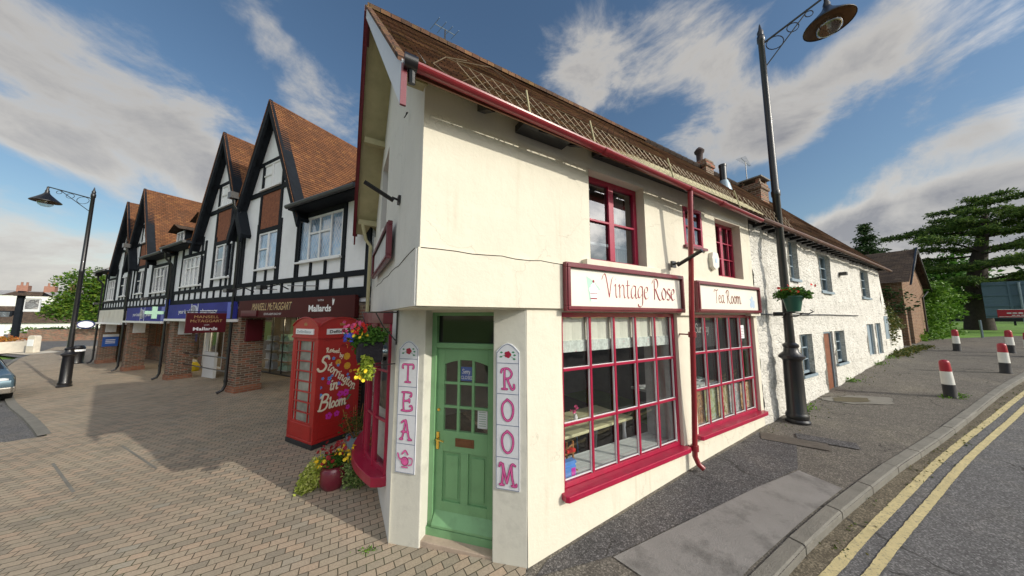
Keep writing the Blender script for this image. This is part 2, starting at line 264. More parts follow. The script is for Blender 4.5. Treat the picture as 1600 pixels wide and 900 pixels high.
M['whitesign']=mat('worn_white_fascia',(.66,.62,.56),.4,.12,2,dirt=((.42,.27,.16),1.2,.52,2))
M['crimson']=mat('crimson_lettering',(.30,.01,.03),.5,.05)
M['umber']=mat('brown_red_lettering',(.25,.06,.03),.5,.05)
M['mint']=mat('mint_green_paint',(.42,.68,.55),.5,.08)
M['paleblue']=mat('pale_blue_paint',(.45,.58,.72),.5,.1)
M['tilewhite']=mat('hand_painted_white_tiles',(.66,.68,.73),.25,.06,14,.1,20,coat=.4)
M['tileline']=mat('grey_blue_tile_line',(.13,.17,.27),.4,.1)
M['pink']=mat('pink_glaze',(.66,.11,.34),.35,.25,30,coat=.3)
M['magenta']=mat('dark_magenta_glaze',(.34,.015,.13),.35,.1,coat=.3)
M['leafgreen']=mat('green_glaze',(.03,.22,.10),.4,.1)
M['bollardw']=mat('reflective_white',(.72,.72,.68),.4,.06,6)
M['bollardr']=mat('reflective_red',(.34,.015,.03),.35,.1,6)
M['bollardk']=mat('black_rubber',(.02,.02,.024),.6,.2,6)
M['galv']=mat('galvanised_steel',(.27,.34,.39),.45,.1,3,metal=.6)
M['signback']=mat('blue_grey_sign_back',(.09,.15,.20),.75,.1,2,dirt=((.1,.14,.17),3,.55,2))
M['wire']=mat('dull_galvanised_wire',(.24,.19,.12),.5,.15,5,metal=.2)
M['lampin']=mat('lamp_reflector_inside',(.16,.10,.05),.4,.2,4)
M['wood']=mat('varnished_wood',(.36,.16,.045),.45,.2,8)
M['doorbrown']=mat('brown_wooden_door',(.20,.065,.025),.55,.2,5,.3,20)
M['greywood']=mat('blue_grey_paint',(.23,.30,.35),.6,.1,5,.2,30)
M['tablewood']=mat('pale_table_top',(.62,.60,.36),.5,.08,6)
M['chairblue']=mat('blue_painted_chair',(.10,.28,.58),.45,.08)
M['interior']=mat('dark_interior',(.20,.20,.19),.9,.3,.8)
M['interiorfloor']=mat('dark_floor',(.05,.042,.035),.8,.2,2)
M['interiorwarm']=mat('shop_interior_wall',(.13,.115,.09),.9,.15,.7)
M['blind']=mat('cream_linen',(.72,.72,.62),.9,.05,9,.2,12)
M['blindband']=mat('floral_band',(.62,.67,.62),.9,.25,28,dirt=((.62,.16,.22),26,.60,9))
M['board']=mat('white_boards',(.66,.70,.68),.5,.05,4)
M['curtain']=mat('net_curtain',(.60,.61,.60),.9,.15,6)
M['terracotta']=mat('dark_red_glazed_pot',(.16,.012,.03),.3,.1,4,coat=.4)
M['bluepot']=mat('blue_grey_plastic',(.22,.28,.34),.5,.1)
M['soil']=mat('soil',(.04,.028,.02),.95)
M['coir']=mat('dark_liner',(.022,.02,.028),.9,.3,20,.6,30)
M['greenpot']=mat('dark_green_plastic',(.015,.085,.055),.4,.1)
M['yellow_fl']=mat('yellow_petals',(.85,.60,.02),.6,.15,30)
M['red_fl']=mat('dark_red_petals',(.28,.008,.015),.6,.3,30)
M['scarlet_fl']=mat('scarlet_petals',(.75,.03,.02),.6,.2,30)
M['pink_fl']=mat('pink_petals',(.75,.10,.28),.6,.25,30)
M['blue_fl']=mat('violet_blue_petals',(.06,.08,.55),.6,.2,30)
M['purple_fl']=mat('magenta_paint',(.62,.03,.42),.5,.15,9)
M['sky_fl']=mat('sky_blue_paint',(.10,.30,.75),.5,.15,9)
M['orange_fl']=mat('ochre_paint',(.70,.36,.03),.5,.15,9)
M['leaf']=leaf_mat('fresh_leaves',[(.02,.06,.01),(.06,.16,.02),(.13,.28,.04)])
M['leafvar']=leaf_mat('variegated_trailing_leaves',[(.06,.14,.03),(.22,.32,.10),(.45,.50,.20)])
M['leafyel']=leaf_mat('yellow_green_leaves',[(.12,.2,.02),(.32,.42,.05),(.5,.55,.08)])
M['leafbright']=leaf_mat('bright_shrub_leaves',[(.03,.085,.012),(.10,.22,.02),(.22,.38,.05)])
M['leaftree']=leaf_mat('green_tree_leaves',[(.02,.06,.008),(.07,.16,.015),(.20,.26,.03)])
M['leafdark']=leaf_mat('dark_conifer_needles',[(.012,.035,.012),(.03,.07,.02),(.07,.12,.03)],.7,.12)
M['cedar']=leaf_mat('cedar_needles',[(.025,.06,.018),(.08,.15,.035),(.22,.30,.06)],.7,.3)
M['ivy']=leaf_mat('ivy_leaves',[(.02,.045,.012),(.07,.10,.02),(.20,.16,.04)])
M['bark']=mat('dark_bark',(.045,.034,.028),.9,.3,6,.8,14)
M['carpaint']=mat('blue_grey_car_paint',(.10,.16,.20),.2,.04,2,coat=1,metal=.4)
M['cargrey']=mat('grey_car_paint',(.20,.21,.22),.25,.05,2,coat=.8,metal=.3)
M['chrome']=mat('bumper_metal',(.36,.33,.29),.25,.15,4,metal=.7)
M['carglass']=mat('car_window_glass',(.02,.025,.03),.05,.1,coat=.8)
M['tyre']=mat('tyre_rubber',(.018,.018,.018),.85)
M['headlamp']=mat('headlamp_lens',(.70,.72,.74),.08,.1,8,coat=1)
M['concretepale']=mat('pale_concrete',(.62,.56,.46),.8,.12,3)
M['flowerbed']=leaf_mat('flower_bed_plants',[(.08,.16,.03),(.45,.12,.03),(.55,.35,.05)])
M['chalk']=mat('chalk_marks',(.55,.56,.52),.9)
M['warmlamp']=mat('lit_shop_lamp',(1,.78,.42),.5,.02,emis=7)
M['yellowbag']=mat('yellow_plastic',(.80,.62,.03),.5,.1)
M['greybag']=mat('grey_plastic',(.42,.43,.46),.45,.15,8)
M['slate']=brick_mat('pale_slates',(.3,.3,.31),(.36,.36,.37),(.2,.2,.2),.3,.2,.006,'uv',0,.8,.3,.1)
M['chimneyred']=mat('orange_red_chimney_brick',(.30,.15,.11),.85,.15,2)
M['leafyelvar']=leaf_mat('yellow_green_trailing_leaves',[(.16,.24,.03),(.40,.46,.08),(.62,.62,.25)])

M['gutterdust']=speckle('gutter_grit',(.17,.145,.105),(.10,.085,.06))
# ------------------------------------------------------------------ mesh helpers
class MB:
    def __init__(s): s.v=[]; s.f=[]; s.uv=[]; s.cur=None; s.jig=0
    def face(s,pts,uv=None):
        i=len(s.v); s.v+= [tuple(p) for p in pts]; s.f.append(tuple(range(i,i+len(pts)))); s.uv.append(uv)
    def mesh(s,vs,fs):
        i=len(s.v); s.v+=[tuple(p) for p in vs]
        for f in fs: s.f.append(tuple(i+k for k in f)); s.uv.append(None)
    def box(s,x0,x1,y0,y1,z0,z1):
        if x0>x1:x0,x1=x1,x0
        if y0>y1:y0,y1=y1,y0
        if z0>z1:z0,z1=z1,z0
        s.mesh([(x0,y0,z0),(x1,y0,z0),(x1,y1,z0),(x0,y1,z0),(x0,y0,z1),(x1,y0,z1),(x1,y1,z1),(x0,y1,z1)],
               [(0,3,2,1),(4,5,6,7),(0,1,5,4),(1,2,6,5),(2,3,7,6),(3,0,4,7)]); return s
    def prism(s,poly,h0,h1,axis='z'):
        n=len(poly)
        P=lambda a,b,h:{'z':(a,b,h),'y':(a,h,b),'x':(h,a,b)}[axis]
        vs=[P(a,b,h0) for a,b in poly]+[P(a,b,h1) for a,b in poly]
        s.mesh(vs,[tuple(range(n-1,-1,-1)),tuple(range(n,2*n))]+[(i,(i+1)%n,n+(i+1)%n,n+i) for i in range(n)]); return s
    def tube(s,pts,r,n=6,cap=True):
        pts=[Vector(p) for p in pts]; rs=r if isinstance(r,(list,tuple)) else [r]*len(pts); rings=[]
        up=None
        for i,p in enumerate(pts):
            t=((pts[min(i+1,len(pts)-1)]-pts[max(i-1,0)])).normalized()
            if up is None:
                up=Vector((0,0,1)) if abs(t.z)<.9 else Vector((1,0,0))
            a=t.cross(up); 
            if a.length<1e-4: a=t.orthogonal()
            a.normalize(); b=a.cross(t).normalized(); up=b
            rings.append([p+(a*math.cos(2*math.pi*k/n)+b*math.sin(2*math.pi*k/n))*rs[i] for k in range(n)])
        vs=[q for g in rings for q in g]; fs=[]
        for i in range(len(pts)-1):
            for k in range(n): fs.append((i*n+k,i*n+(k+1)%n,(i+1)*n+(k+1)%n,(i+1)*n+k))
        if cap: fs+= [tuple(range(n-1,-1,-1)),tuple((len(pts)-1)*n+k for k in range(n))]
        s.mesh(vs,fs); return s
    def lathe(s,prof,c=(0,0,0),n=20,a0=0,a1=2*math.pi,sx=1,sy=1):
        full=abs(a1-a0-2*math.pi)<1e-6; m=n if full else n+1; vs=[];fs=[]
        for r,z in prof:
            for k in range(m):
                a=a0+(a1-a0)*k/n; vs.append((c[0]+r*math.cos(a)*sx,c[1]+r*math.sin(a)*sy,c[2]+z))
        for i in range(len(prof)-1):
            for k in range(n):
                k2=(k+1)%m if full else k+1
                fs.append((i*m+k,i*m+k2,(i+1)*m+k2,(i+1)*m+k))
        s.mesh(vs,fs); return s
    def disc(s,c,r,n,ax,ay):
        c=Vector(c);ax=Vector(ax);ay=Vector(ay)
        s.face([c+ax*r*math.cos(2*math.pi*k/n)+ay*r*math.sin(2*math.pi*k/n) for k in range(n)])
    def leaf(s,p,size,rg,droop=0,asp=.6):
        p=Vector(p); a=Vector((rg.gauss(0,1),rg.gauss(0,1),rg.gauss(0,.6)-droop)); 
        if a.length<.01:a=Vector((1,0,0))
        a.normalize(); b=a.cross(Vector((rg.gauss(0,1),rg.gauss(0,1),rg.gauss(0,1)))).normalized(); n=a.cross(b)*size*.15
        L=size*rg.uniform(.6,1.3); W=L*asp*.5
        s.mesh([p,p+a*L*.5+b*W+n,p+a*L,p+a*L*.5-b*W+n],[(0,1,2),(0,2,3)])
    def build(s,name,m,parent=None,smooth=False,bevel=0,uv=False,solid=0):
        me=bpy.data.meshes.new(name); me.from_pydata(s.v,[],s.f)
        if uv:
            l=me.uv_layers.new(name='UVMap')
            for p,u in zip(me.polygons,s.uv):
                for k,li in enumerate(p.loop_indices):
                    l.data[li].uv=u[k] if u else (me.vertices[me.loops[li].vertex_index].co.x,me.vertices[me.loops[li].vertex_index].co.z)
        me.materials.append(M[m] if isinstance(m,str) else m)
        if smooth:
            me.polygons.foreach_set('use_smooth',[True]*len(me.polygons))
            try: me.set_sharp_from_angle(angle=R(38))
            except Exception: pass
        me.update()
        o=bpy.data.objects.new(name,me); C.objects.link(o)
        if parent: o.parent=parent
        if bevel:
            b=o.modifiers.new('b','BEVEL'); b.width=bevel; b.segments=2; b.limit_method='ANGLE'; b.angle_limit=R(40)
        return o
def tag(o,label=None,cat=None,group=None,kind=None):
    if label:o['label']=label
    if cat:o['category']=cat
    if group:o['group']=group
    if kind:o['kind']=kind
    return o
class Frame:
    """local x along a facade to the viewer's right, local y into the building, z up"""
    def __init__(s,ox,oy,dx,dy,oz=0): s.o=Vector((ox,oy,oz)); s.a=math.atan2(dy,dx); s.m=Matrix.Translation(s.o)@Matrix.Rotation(s.a,4,'Z')
    def w(s,x,y,z=0): return s.m@Vector((x,y,z))
def thing(name,label,cat,fr=None,at=(0,0,0),rot=0,group=None):
    o=bpy.data.objects.new(name,None); o.empty_display_size=.2; C.objects.link(o)
    if fr: o.location=fr.w(*at); o.rotation_euler=(0,0,fr.a+rot)
    else: o.location=at; o.rotation_euler=(0,0,rot)
    return tag(o,label,cat,group)
def copy_tree(root,loc,rotz=None,label=None):
    def cp(o,par):
        c=o.copy(); C.objects.link(c)
        if par: c.parent=par
        for ch in [k for k in o.children]: cp(ch,c)
        return c
    r=cp(root,None); r.location=loc
    if rotz is not None: r.rotation_euler=(0,0,rotz)
    if label: r['label']=label
    return r
FT=Frame(.155,3.054,.866,.5)            # tea room street front
FG=Frame(-.815,2.494,.5,-.866)          # its gable side (x runs negative away from the corner)
FC=Frame(-1.36,3.47,.9643,-.2648)       # chamfered doorway
FR=Frame(-9.165,9.808,.888,-.4602)      # timber framed row
def pw(x,P):
    if x<=P[0][0]:return P[0][1]
    for (a,b),(c_,d_) in zip(P,P[1:]):
        if x<=c_: return b+(d_-b)*(x-a)/(c_-a)
    return P[-1][1]
SK=[(-1.2,0),(0,.08),(3,.3),(5.3,.43),(9.5,.58),(20,1.15),(26,1.3),(50,1.65),(70,1.7)]
def gz(x,y):
    s=(x-.155)*.866+(y-3.054)*.5
    r=(x+9.17)*(-.888)+(y-9.81)*.46
    return pw(s,SK)-.03*max(0,min(r,15))
def sheet(name,poly,dz,m,kind='structure',sub=0,thick=0):
    bm=bmesh.new(); vs=[bm.verts.new((x,y,0)) for x,y in poly]; bm.faces.new(vs)
    def cut(p,n):
        g=bm.verts[:]+bm.edges[:]+bm.faces[:]; bmesh.ops.bisect_plane(bm,geom=g,plane_co=(p[0],p[1],0),plane_no=(n[0],n[1],0),dist=1e-5)
    for s,_ in SK: cut((.155+s*.866,3.054+s*.5),(.866,.5))
    for r in (0,15): cut((-9.17-r*.888,9.81+r*.46),(-.888,.46))
    bmesh.ops.triangulate(bm,faces=bm.faces[:])
    for v in bm.verts: v.co.z=gz(v.co.x,v.co.y)+dz
    bmesh.ops.recalc_face_normals(bm,faces=bm.faces[:])
    for f in bm.faces:
        if f.normal.z<0: f.normal_flip()
    me=bpy.data.meshes.new(name); bm.to_mesh(me); bm.free(); me.materials.append(M[m]); o=bpy.data.objects.new(name,me); C.objects.link(o)
    if kind:o['kind']=kind
    return o
def strip(name,path,width,dz,m,kind='structure',h=None,jitter=0,side=0):
    """ribbon (or kerb of height h) following a path on the ground"""
    P=[Vector((x,y)) for x,y in path]; mb=MB(); Lf=[];Rt=[]
    for i,p in enumerate(P):
        t=(P[min(i+1,len(P)-1)]-P[max(i-1,0)]).normalized(); n=Vector((-t.y,t.x))
        j=rnd.uniform(-jitter,jitter)
        Lf.append(p+n*(width*(1 if side else .5)+j)); Rt.append(p-n*((0 if side else width*.5)+j*.6))
    g=lambda q,d:(q.x,q.y,gz(q.x,q.y)+d)
    for i in range(len(P)-1):
        mb.face([g(Rt[i],dz),g(Rt[i+1],dz),g(Lf[i+1],dz),g(Lf[i],dz)])
        if h:
            mb.face([g(Rt[i],dz-h),g(Rt[i+1],dz-h),g(Rt[i+1],dz),g(Rt[i],dz)])
            mb.face([g(Lf[i],dz),g(Lf[i+1],dz),g(Lf[i+1],dz-h),g(Lf[i],dz-h)])
    o=mb.build(name,m); o['kind']=kind; return o
def smooth_path(P,step=.4):
    out=[]; P=[Vector(p) for p in P]
    for i in range(len(P)-1):
        a=P[max(i-1,0)];b=P[i];c=P[i+1];d=P[min(i+2,len(P)-1)]; n=max(1,int((c-b).length/step))
        for k in range(n):
            t=k/n; out.append(.5*((2*b)+(c-a)*t+(2*a-5*b+4*c-d)*t*t+(3*b-a-3*c+d)*t**3))
    out.append(P[-1]); return out
def wall(name,x0,x1,z0,z1,holes,m,parent,rev=.15,step=.6,disp=0,front=0,back=None,nseed=0,bottomfn=None):
    """plane with openings; each opening gets its reveals"""
    xs={x0,x1};zs={z0,z1}
    for h in holes: xs|={h[0],h[1]}; zs|={h[2],h[3]}
    def fill(s):
        s=sorted(s); o=[]
        for a,b in zip(s,s[1:]):
            n=max(1,round((b-a)/step)); o+=[a+(b-a)*k/n for k in range(n)]
        return o+[s[-1]]
    xs=fill(xs);zs=fill(zs); mb=MB(); idx={}
    def vv(i,j):
        if (i,j) not in idx:
            x,z=xs[i],zs[j]; y=front
            if disp:
                p=Vector((x*1.7,z*1.7,nseed)); y-=disp*(noise.noise(p)+.6*noise.noise(p*2.7)+.45*noise.noise(p*7)+.3*noise.noise(p*15))
            idx[(i,j)]=len(mb.v); mb.v.append((x,y,z))
        return idx[(i,j)]
    for i in range(len(xs)-1):
        for j in range(len(zs)-1):
            cx=(xs[i]+xs[i+1])/2;cz=(zs[j]+zs[j+1])/2
            if any(h[0]<cx<h[1] and h[2]<cz<h[3] for h in holes): continue
            mb.f.append((vv(i,j),vv(i+1,j),vv(i+1,j+1),vv(i,j+1))); mb.uv.append(None)
    e=disp*.6
    for h in holes:
        a,b,c,d=h[:4]; r=h[4] if len(h)>4 else rev; f=front-e
        for q in ([(a,f,c),(a,f,d),(a,r,d),(a,r,c)],[(b,f,d),(b,f,c),(b,r,c),(b,r,d)],[(a,f,d),(b,f,d),(b,r,d),(a,r,d)],[(b,f,c),(a,f,c),(a,r,c),(b,r,c)]): mb.face(q)
    if back is not None:
        for q in ([(x0,front,z1),(x1,front,z1),(x1,back,z1),(x0,back,z1)],[(x0,front,z0),(x0,front,z1),(x0,back,z1),(x0,back,z0)],[(x1,front,z0),(x1,back,z0),(x1,back,z1),(x1,front,z1)],[(x0,front,z0),(x0,back,z0),(x1,back,z0),(x1,front,z0)]): mb.face(q)
    return mb.build(name,m,parent,smooth=bool(disp))
def window(parent,x0,x1,z0,z1,y,cols,rows,m='red',pane='glass',fw=.05,bw=.025,dep=.05,name='window',hbars=None,vbars=None,open_=None,depb=.03,inner=None):
    mb=MB(); y1=y+dep
    mb.box(x0,x0+fw,y,y1,z0,z1).box(x1-fw,x1,y,y1,z0,z1).box(x0+fw,x1-fw,y,y1,z1-fw,z1).box(x0+fw,x1-fw,y,y1,z0,z0+fw)
    a,b,c,d=x0+fw,x1-fw,z0+fw,z1-fw
    vb=vbars if vbars is not None else [a+(b-a)*k/cols for k in range(1,cols)]
    hb=hbars if hbars is not None else [c+(d-c)*k/rows for k in range(1,rows)]
    hb=[h if isinstance(h,tuple) else (h,a,b) for h in hb]
    for q in vb:
        q=q if isinstance(q,tuple) else (q,bw)
        mb.box(q[0]-q[1]/2,q[0]+q[1]/2,y-.004,y+depb,c,d)
    for h,ha,hb_ in hb: mb.box(ha,hb_,y-.001,y+depb-.004,h-bw/2,h+bw/2)
    w_=mb.build(name,m,parent,bevel=.004)
    p=MB(); p.face([(a,y+depb+.004,c),(b,y+depb+.004,c),(b,y+depb+.004,d),(a,y+depb+.004,d)]); p.build('pane',pane,w_)
    if inner: i=MB(); i.box(*inner[:6]); i.build('curtain',inner[6],w_)
    return w_
def roof(name,parts,m,parent,pitch_step=.1,lift=.014):
    """parts: (eave0,eave1,ridge1,ridge0) quads in local space, laid in overlapping courses"""
    mb=MB()
    for e0,e1,r1,r0 in parts:
        e0,e1,r1,r0=map(Vector,(e0,e1,r1,r0)); n=(e1-e0).cross(r0-e0).normalized()
        if n.z<0:n=-n
        Ls=((r0-e0).length+(r1-e1).length)/2; k=max(2,int(Ls/pitch_step)); ax=(e1-e0).normalized()
        for i in range(k):
            a=i/k;b=(i+1)/k
            p0=e0.lerp(r0,a)+n*lift;p1=e1.lerp(r1,a)+n*lift;q1=e1.lerp(r1,b)+n*.001;q0=e0.lerp(r0,b)+n*.001
            U=lambda p:((p-e0).dot(ax),)
            va=(a*k)*.1;vb=(b*k)*.1
            segs=max(1,int((p1-p0).length/1.2)); 
            pr0=None
            for s_ in range(segs):
                t0=s_/segs;t1=(s_+1)/segs
                w0=Vector((0,0,.006*noise.noise(Vector((t0*9,i*.31,1))))); w1=Vector((0,0,.006*noise.noise(Vector((t1*9,i*.31,1)))))
                A=p0.lerp(p1,t0)+w0;B=p0.lerp(p1,t1)+w1;D=q0.lerp(q1,t0);E_=q0.lerp(q1,t1)
                ua=(A-e0).dot(ax);ub=(B-e0).dot(ax)
                mb.face([A,B,E_,D],[(ua,va+.003),(ub,va+.003),((E_-e0).dot(ax),vb),((D-e0).dot(ax),vb)])
                A2=p0.lerp(p1,t0)-n*lift;B2=p0.lerp(p1,t1)-n*lift
                mb.face([A2,B2,B,A],[(ua,va+.004),(ub,va+.004),(ub,va+.02),(ua,va+.02)])
    return mb.build(name,m,parent,uv=True)
# ------------------------------------------------------------------ lettering: pen strokes
GL={
'i':(.45,[[(0,.85),(.14,1),(.14,.2),(.24,0),(.42,.14)],[(.13,1.38),(.2,1.46)]]),
'n':(.9,[[(0,.85),(.13,1),(.13,0)],[(.13,.65),(.42,1),(.62,.85),(.62,.2),(.72,0),(.88,.12)]]),
'm':(1.35,[[(0,.85),(.13,1),(.13,0)],[(.13,.65),(.38,1),(.55,.85),(.56,0)],[(.56,.65),(.85,1),(1.02,.85),(1.02,.2),(1.12,0),(1.28,.12)]]),
't':(.52,[[(.22,1.4),(.17,.2),(.3,0),(.5,.12)],[(-.02,.97),(.45,1.02)]]),
'a':(.85,[[(.62,.95),(.35,1),(.1,.6),(.1,.15),(.28,0),(.6,.42)],[(.64,1),(.61,.2),(.7,0),(.85,.12)]]),
'g':(.82,[[(.62,.95),(.35,1),(.1,.62),(.12,.18),(.3,.08),(.6,.42)],[(.66,1),(.62,-.25),(.45,-.62),(.12,-.62),(.05,-.45)]]),
'e':(.68,[[(.1,.48),(.45,.6),(.52,.85),(.36,1),(.12,.75),(.08,.3),(.28,0),(.62,.16)]]),
'o':(.76,[[(.36,1),(.1,.7),(.08,.3),(.33,0),(.6,.3),(.62,.7),(.36,1),(.3,.98)]]),
's':(.6,[[(.5,.88),(.3,1),(.1,.8),(.2,.58),(.42,.42),(.48,.2),(.3,0),(.03,.1)]]),
'r':(.6,[[(0,.85),(.13,1),(.13,0)],[(.13,.65),(.35,1),(.55,.93)]]),
'l':(.38,[[(0,1.6),(.13,1.7),(.12,.2),(.22,0),(.36,.12)]]),
'c':(.62,[[(.55,.85),(.35,1),(.1,.7),(.1,.25),(.3,0),(.58,.14)]]),
'b':(.75,[[(.1,1.7),(.1,.05)],[(.1,.7),(.38,1),(.6,.7),(.58,.3),(.35,0),(.1,.15)]]),
'y':(.7,[[(0,.95),(.12,.95),(.2,.3),(.35,.08)],[(.62,1),(.5,.3),(.25,-.5),(0,-.6)]]),
'v':(.65,[[(0,.95),(.1,1),(.28,.05)],[(.28,.05),(.55,.9)]]),
'd':(.8,[[(.6,.9),(.35,1),(.1,.6),(.1,.2),(.3,0),(.6,.4)],[(.66,1.7),(.62,.2),(.75,0)]]),
'V':(1.05,[[(-.3,1.3),(-.08,1.72),(.15,1.5),(.45,0)],[(.45,0),(.72,1.25),(.95,1.6)]]),
'R':(1.2,[[(.25,1.6),(.2,0)],[(-.08,1.35),(.15,1.66),(.55,1.72),(.74,1.38),(.6,1.0),(.25,.85)],[(.38,.86),(.75,.12),(1.0,-.05),(1.2,.1)]]),
'T':(.95,[[(-.05,1.4),(.1,1.66),(.55,1.6),(1.0,1.72)],[(.52,1.6),(.47,.1),(.4,0)]]),
'S':(1.0,[[(.95,1.45),(.72,1.75),(.3,1.62),(.25,1.15),(.62,.9),(.85,.5),(.62,.05),(.2,-.02),(-.05,.25)]]),
'B':(1.0,[[(.2,1.7),(.08,0)],[(-.02,1.45),(.3,1.75),(.78,1.55),(.68,1.05),(.2,.9)],[(.2,.9),(.85,.75),(.8,.2),(.4,-.02),(-.02,.05)]]),
' ':(.55,[]),
# upright ornate capitals, cap height 1.6
'\1T':(1.1,[[(.0,1.25),(.08,1.5),(.55,1.5),(1.02,1.5),(1.1,1.25)],[(.55,1.5),(.55,.8),(.55,.05)],[(.3,.02),(.8,.02)],[(.0,1.25),(.06,1.18)],[(1.1,1.25),(1.04,1.18)]]),
'\1E':(1.1,[[(.25,1.5),(.2,.8),(.25,.0)],[(.05,1.5),(.6,1.52),(.95,1.45),(.95,1.2),(.85,1.2)],[(.22,.8),(.6,.82),(.78,.95),(.8,.7)],[(.05,.0),(.6,-.02),(1.05,.1),(1.02,.4),(.85,.38)]]),
'\1A':(1.1,[[(.1,.05),(.25,.25),(.45,1.2),(.5,1.55),(.62,1.2),(.85,.2),(1.05,.03)],[(.15,.6),(.5,.62),(.8,.6)],[(.0,.0),(.25,.0)],[(.8,.0),(1.1,.0)],[(.12,1.35),(.3,1.5),(.5,1.52)]]),
'\1R':(1.1,[[(.3,1.5),(.28,.8),(.3,0)],[(.02,1.25),(.12,1.5),(.6,1.55),(.88,1.2),(.7,.85),(.3,.78)],[(.5,.8),(.72,.3),(.9,0),(1.08,.1),(1.06,.35)],[(.1,0),(.5,0)]]),
'\1O':(1.1,[[(.55,1.55),(.2,1.25),(.1,.75),(.25,.2),(.55,-.02),(.86,.2),(1.0,.75),(.9,1.25),(.55,1.55),(.5,1.54)]]),
'\1M':(1.3,[[(.0,1.3),(.1,1.55),(.25,1.4),(.3,.9),(.2,.02)],[(.28,1.5),(.5,.5),(.6,.15)],[(.6,.15),(.95,1.45),(1.25,1.45)],[(.95,1.45),(1.02,.6),(1.15,.02)],[(.05,0),(.35,0)],[(1.0,0),(1.32,0),(1.35,.15)]]),
}
def cr(P,step=6):
    if len(P)==2: return [Vector(P[0]).lerp(Vector(P[1]),k/3) for k in range(4)]
    out=[];P=[Vector(p) for p in P]
    for i in range(len(P)-1):
        a=P[max(i-1,0)];b=P[i];c=P[i+1];d=P[min(i+2,len(P)-1)]
        for k in range(step):
            t=k/step; out.append(.5*((2*b)+(c-a)*t+(2*a-5*b+4*c-d)*t*t+(3*b-a-3*c+d)*t**3))
    out.append(P[-1]); return out
class Pen:
    """writes into an MB on the local plane y = y0 (towards -y), every piece a hair above the last"""
    def __init__(s,mb,y0): s.mb=mb; s.y=y0; s.k=0
    def pt(s,x,z): return (x,s.y-.0006-s.k*.000008,z)
    def stroke(s,pts,w,nib=None,taper=False):
        pts=cr(pts)
        if nib is None:
            for i,(a,b) in enumerate(zip(pts,pts[1:])):
                d=b-a
                if d.length<1e-6: continue
                d.normalize(); n=Vector((-d.y,d.x))*w/2; s.k+=1
                s.mb.face([s.pt(*(a-n)),s.pt(*(b-n)),s.pt(*(b+n)),s.pt(*(a+n))])
                s.k+=1; s.mb.face([s.pt(b.x+w/2*math.cos(t*math.pi/4),b.y+w/2*math.sin(t*math.pi/4)) for t in range(8)])
            a=pts[0]; s.k+=1; s.mb.face([s.pt(a.x+w/2*math.cos(t*math.pi/4),a.y+w/2*math.sin(t*math.pi/4)) for t in range(8)])
        else:
            ang=nib; n=Vector((math.cos(ang),math.sin(ang)))*w/2; m=Vector((-n.y,n.x))*.22
            for a,b in zip(pts,pts[1:]):
                s.k+=1; d=(b-a); cr_=d.x*n.y-d.y*n.x; m2=m if abs(cr_)<1e9 else m
                e=d.normalized()*w*.08 if d.length>1e-6 else Vector((0,0))
                s.mb.face([s.pt(*(a-n-e)),s.pt(*(b-n+e)),s.pt(*(b+n+e)),s.pt(*(a+n-e))])
                dn=Vector((-e.y,e.x)); s.k+=1
                s.mb.face([s.pt(*(a-dn)),s.pt(*(b-dn)),s.pt(*(b+dn)),s.pt(*(a+dn))])
    def write(s,txt,x,z,h,w,nib=None,adv=1.0,slant=0,rot=0,caps=False,sx=1,wig=0):
        x0,z0=x,z; cx=0
        for ch in txt:
            g=GL[('\1'+ch) if caps else ch]
            for st in g[1]:
                P=[]
                for a,b in st:
                    u=(cx+a*sx+b*slant)*h; v=b*h
                    P.append((x0+u*math.cos(rot)-v*math.sin(rot),z0+u*math.sin(rot)+v*math.cos(rot)))
                s.stroke(P,w,nib)
            cx+=g[0]*adv*sx
        return cx*h
    def poly(s,pts): s.k+=6; s.mb.face([s.pt(*p) for p in pts])
def text(parent,txt,x,z,h,y,m,name='lettering',shear=0,width=None,bold=0,rot=0,ext=.002):
    c=bpy.data.curves.new('t','FONT'); c.body=txt; c.size=1; c.shear=shear; c.offset=bold; c.extrude=0; c.resolution_u=3
    t=bpy.data.objects.new('t',c); C.objects.link(t); dg=bpy.context.evaluated_depsgraph_get(); dg.update()
    me=bpy.data.meshes.new_from_object(t.evaluated_get(dg)); bpy.data.objects.remove(t); 
    xs=[v.co.x for v in me.vertices]; x_0,x_1=min(xs),max(xs); ys=[v.co.y for v in me.vertices]; sy=h/.72; sx=sy if width is None else width/(x_1-x_0)
    for v in me.vertices:
        a=(v.co.x-x_0)*sx; b=v.co.y*sy; v.co=(x+a*math.cos(rot)-b*math.sin(rot),y-ext,z+a*math.sin(rot)+b*math.cos(rot))
    me.materials.clear(); me.materials.append(M[m]); me.update(); o=bpy.data.objects.new(name,me); C.objects.link(o); o.parent=parent; return o
def foliage(mb,blobs,n,size,seed=1,shell=.45,droop=0,asp=.6):
    rg=random.Random(seed); tot=sum(b[3]*b[4]*b[5] for b in blobs)**1
    ws=[(b[3]*b[4]*b[5])**.67 for b in blobs]; S=sum(ws)
    for b,wt in zip(blobs,ws):
        for _ in range(int(n*wt/S)+1):
            d=Vector((rg.gauss(0,1),rg.gauss(0,1),rg.gauss(0,1))).normalized(); r=rg.uniform(shell,1)**.6
            r*=1+.22*noise.noise(d*2.3+Vector((b[0],b[1],b[2])))
            mb.leaf((b[0]+d.x*b[3]*r,b[1]+d.y*b[4]*r,b[2]+d.z*b[5]*r),size,rg,droop,asp)
    return mb
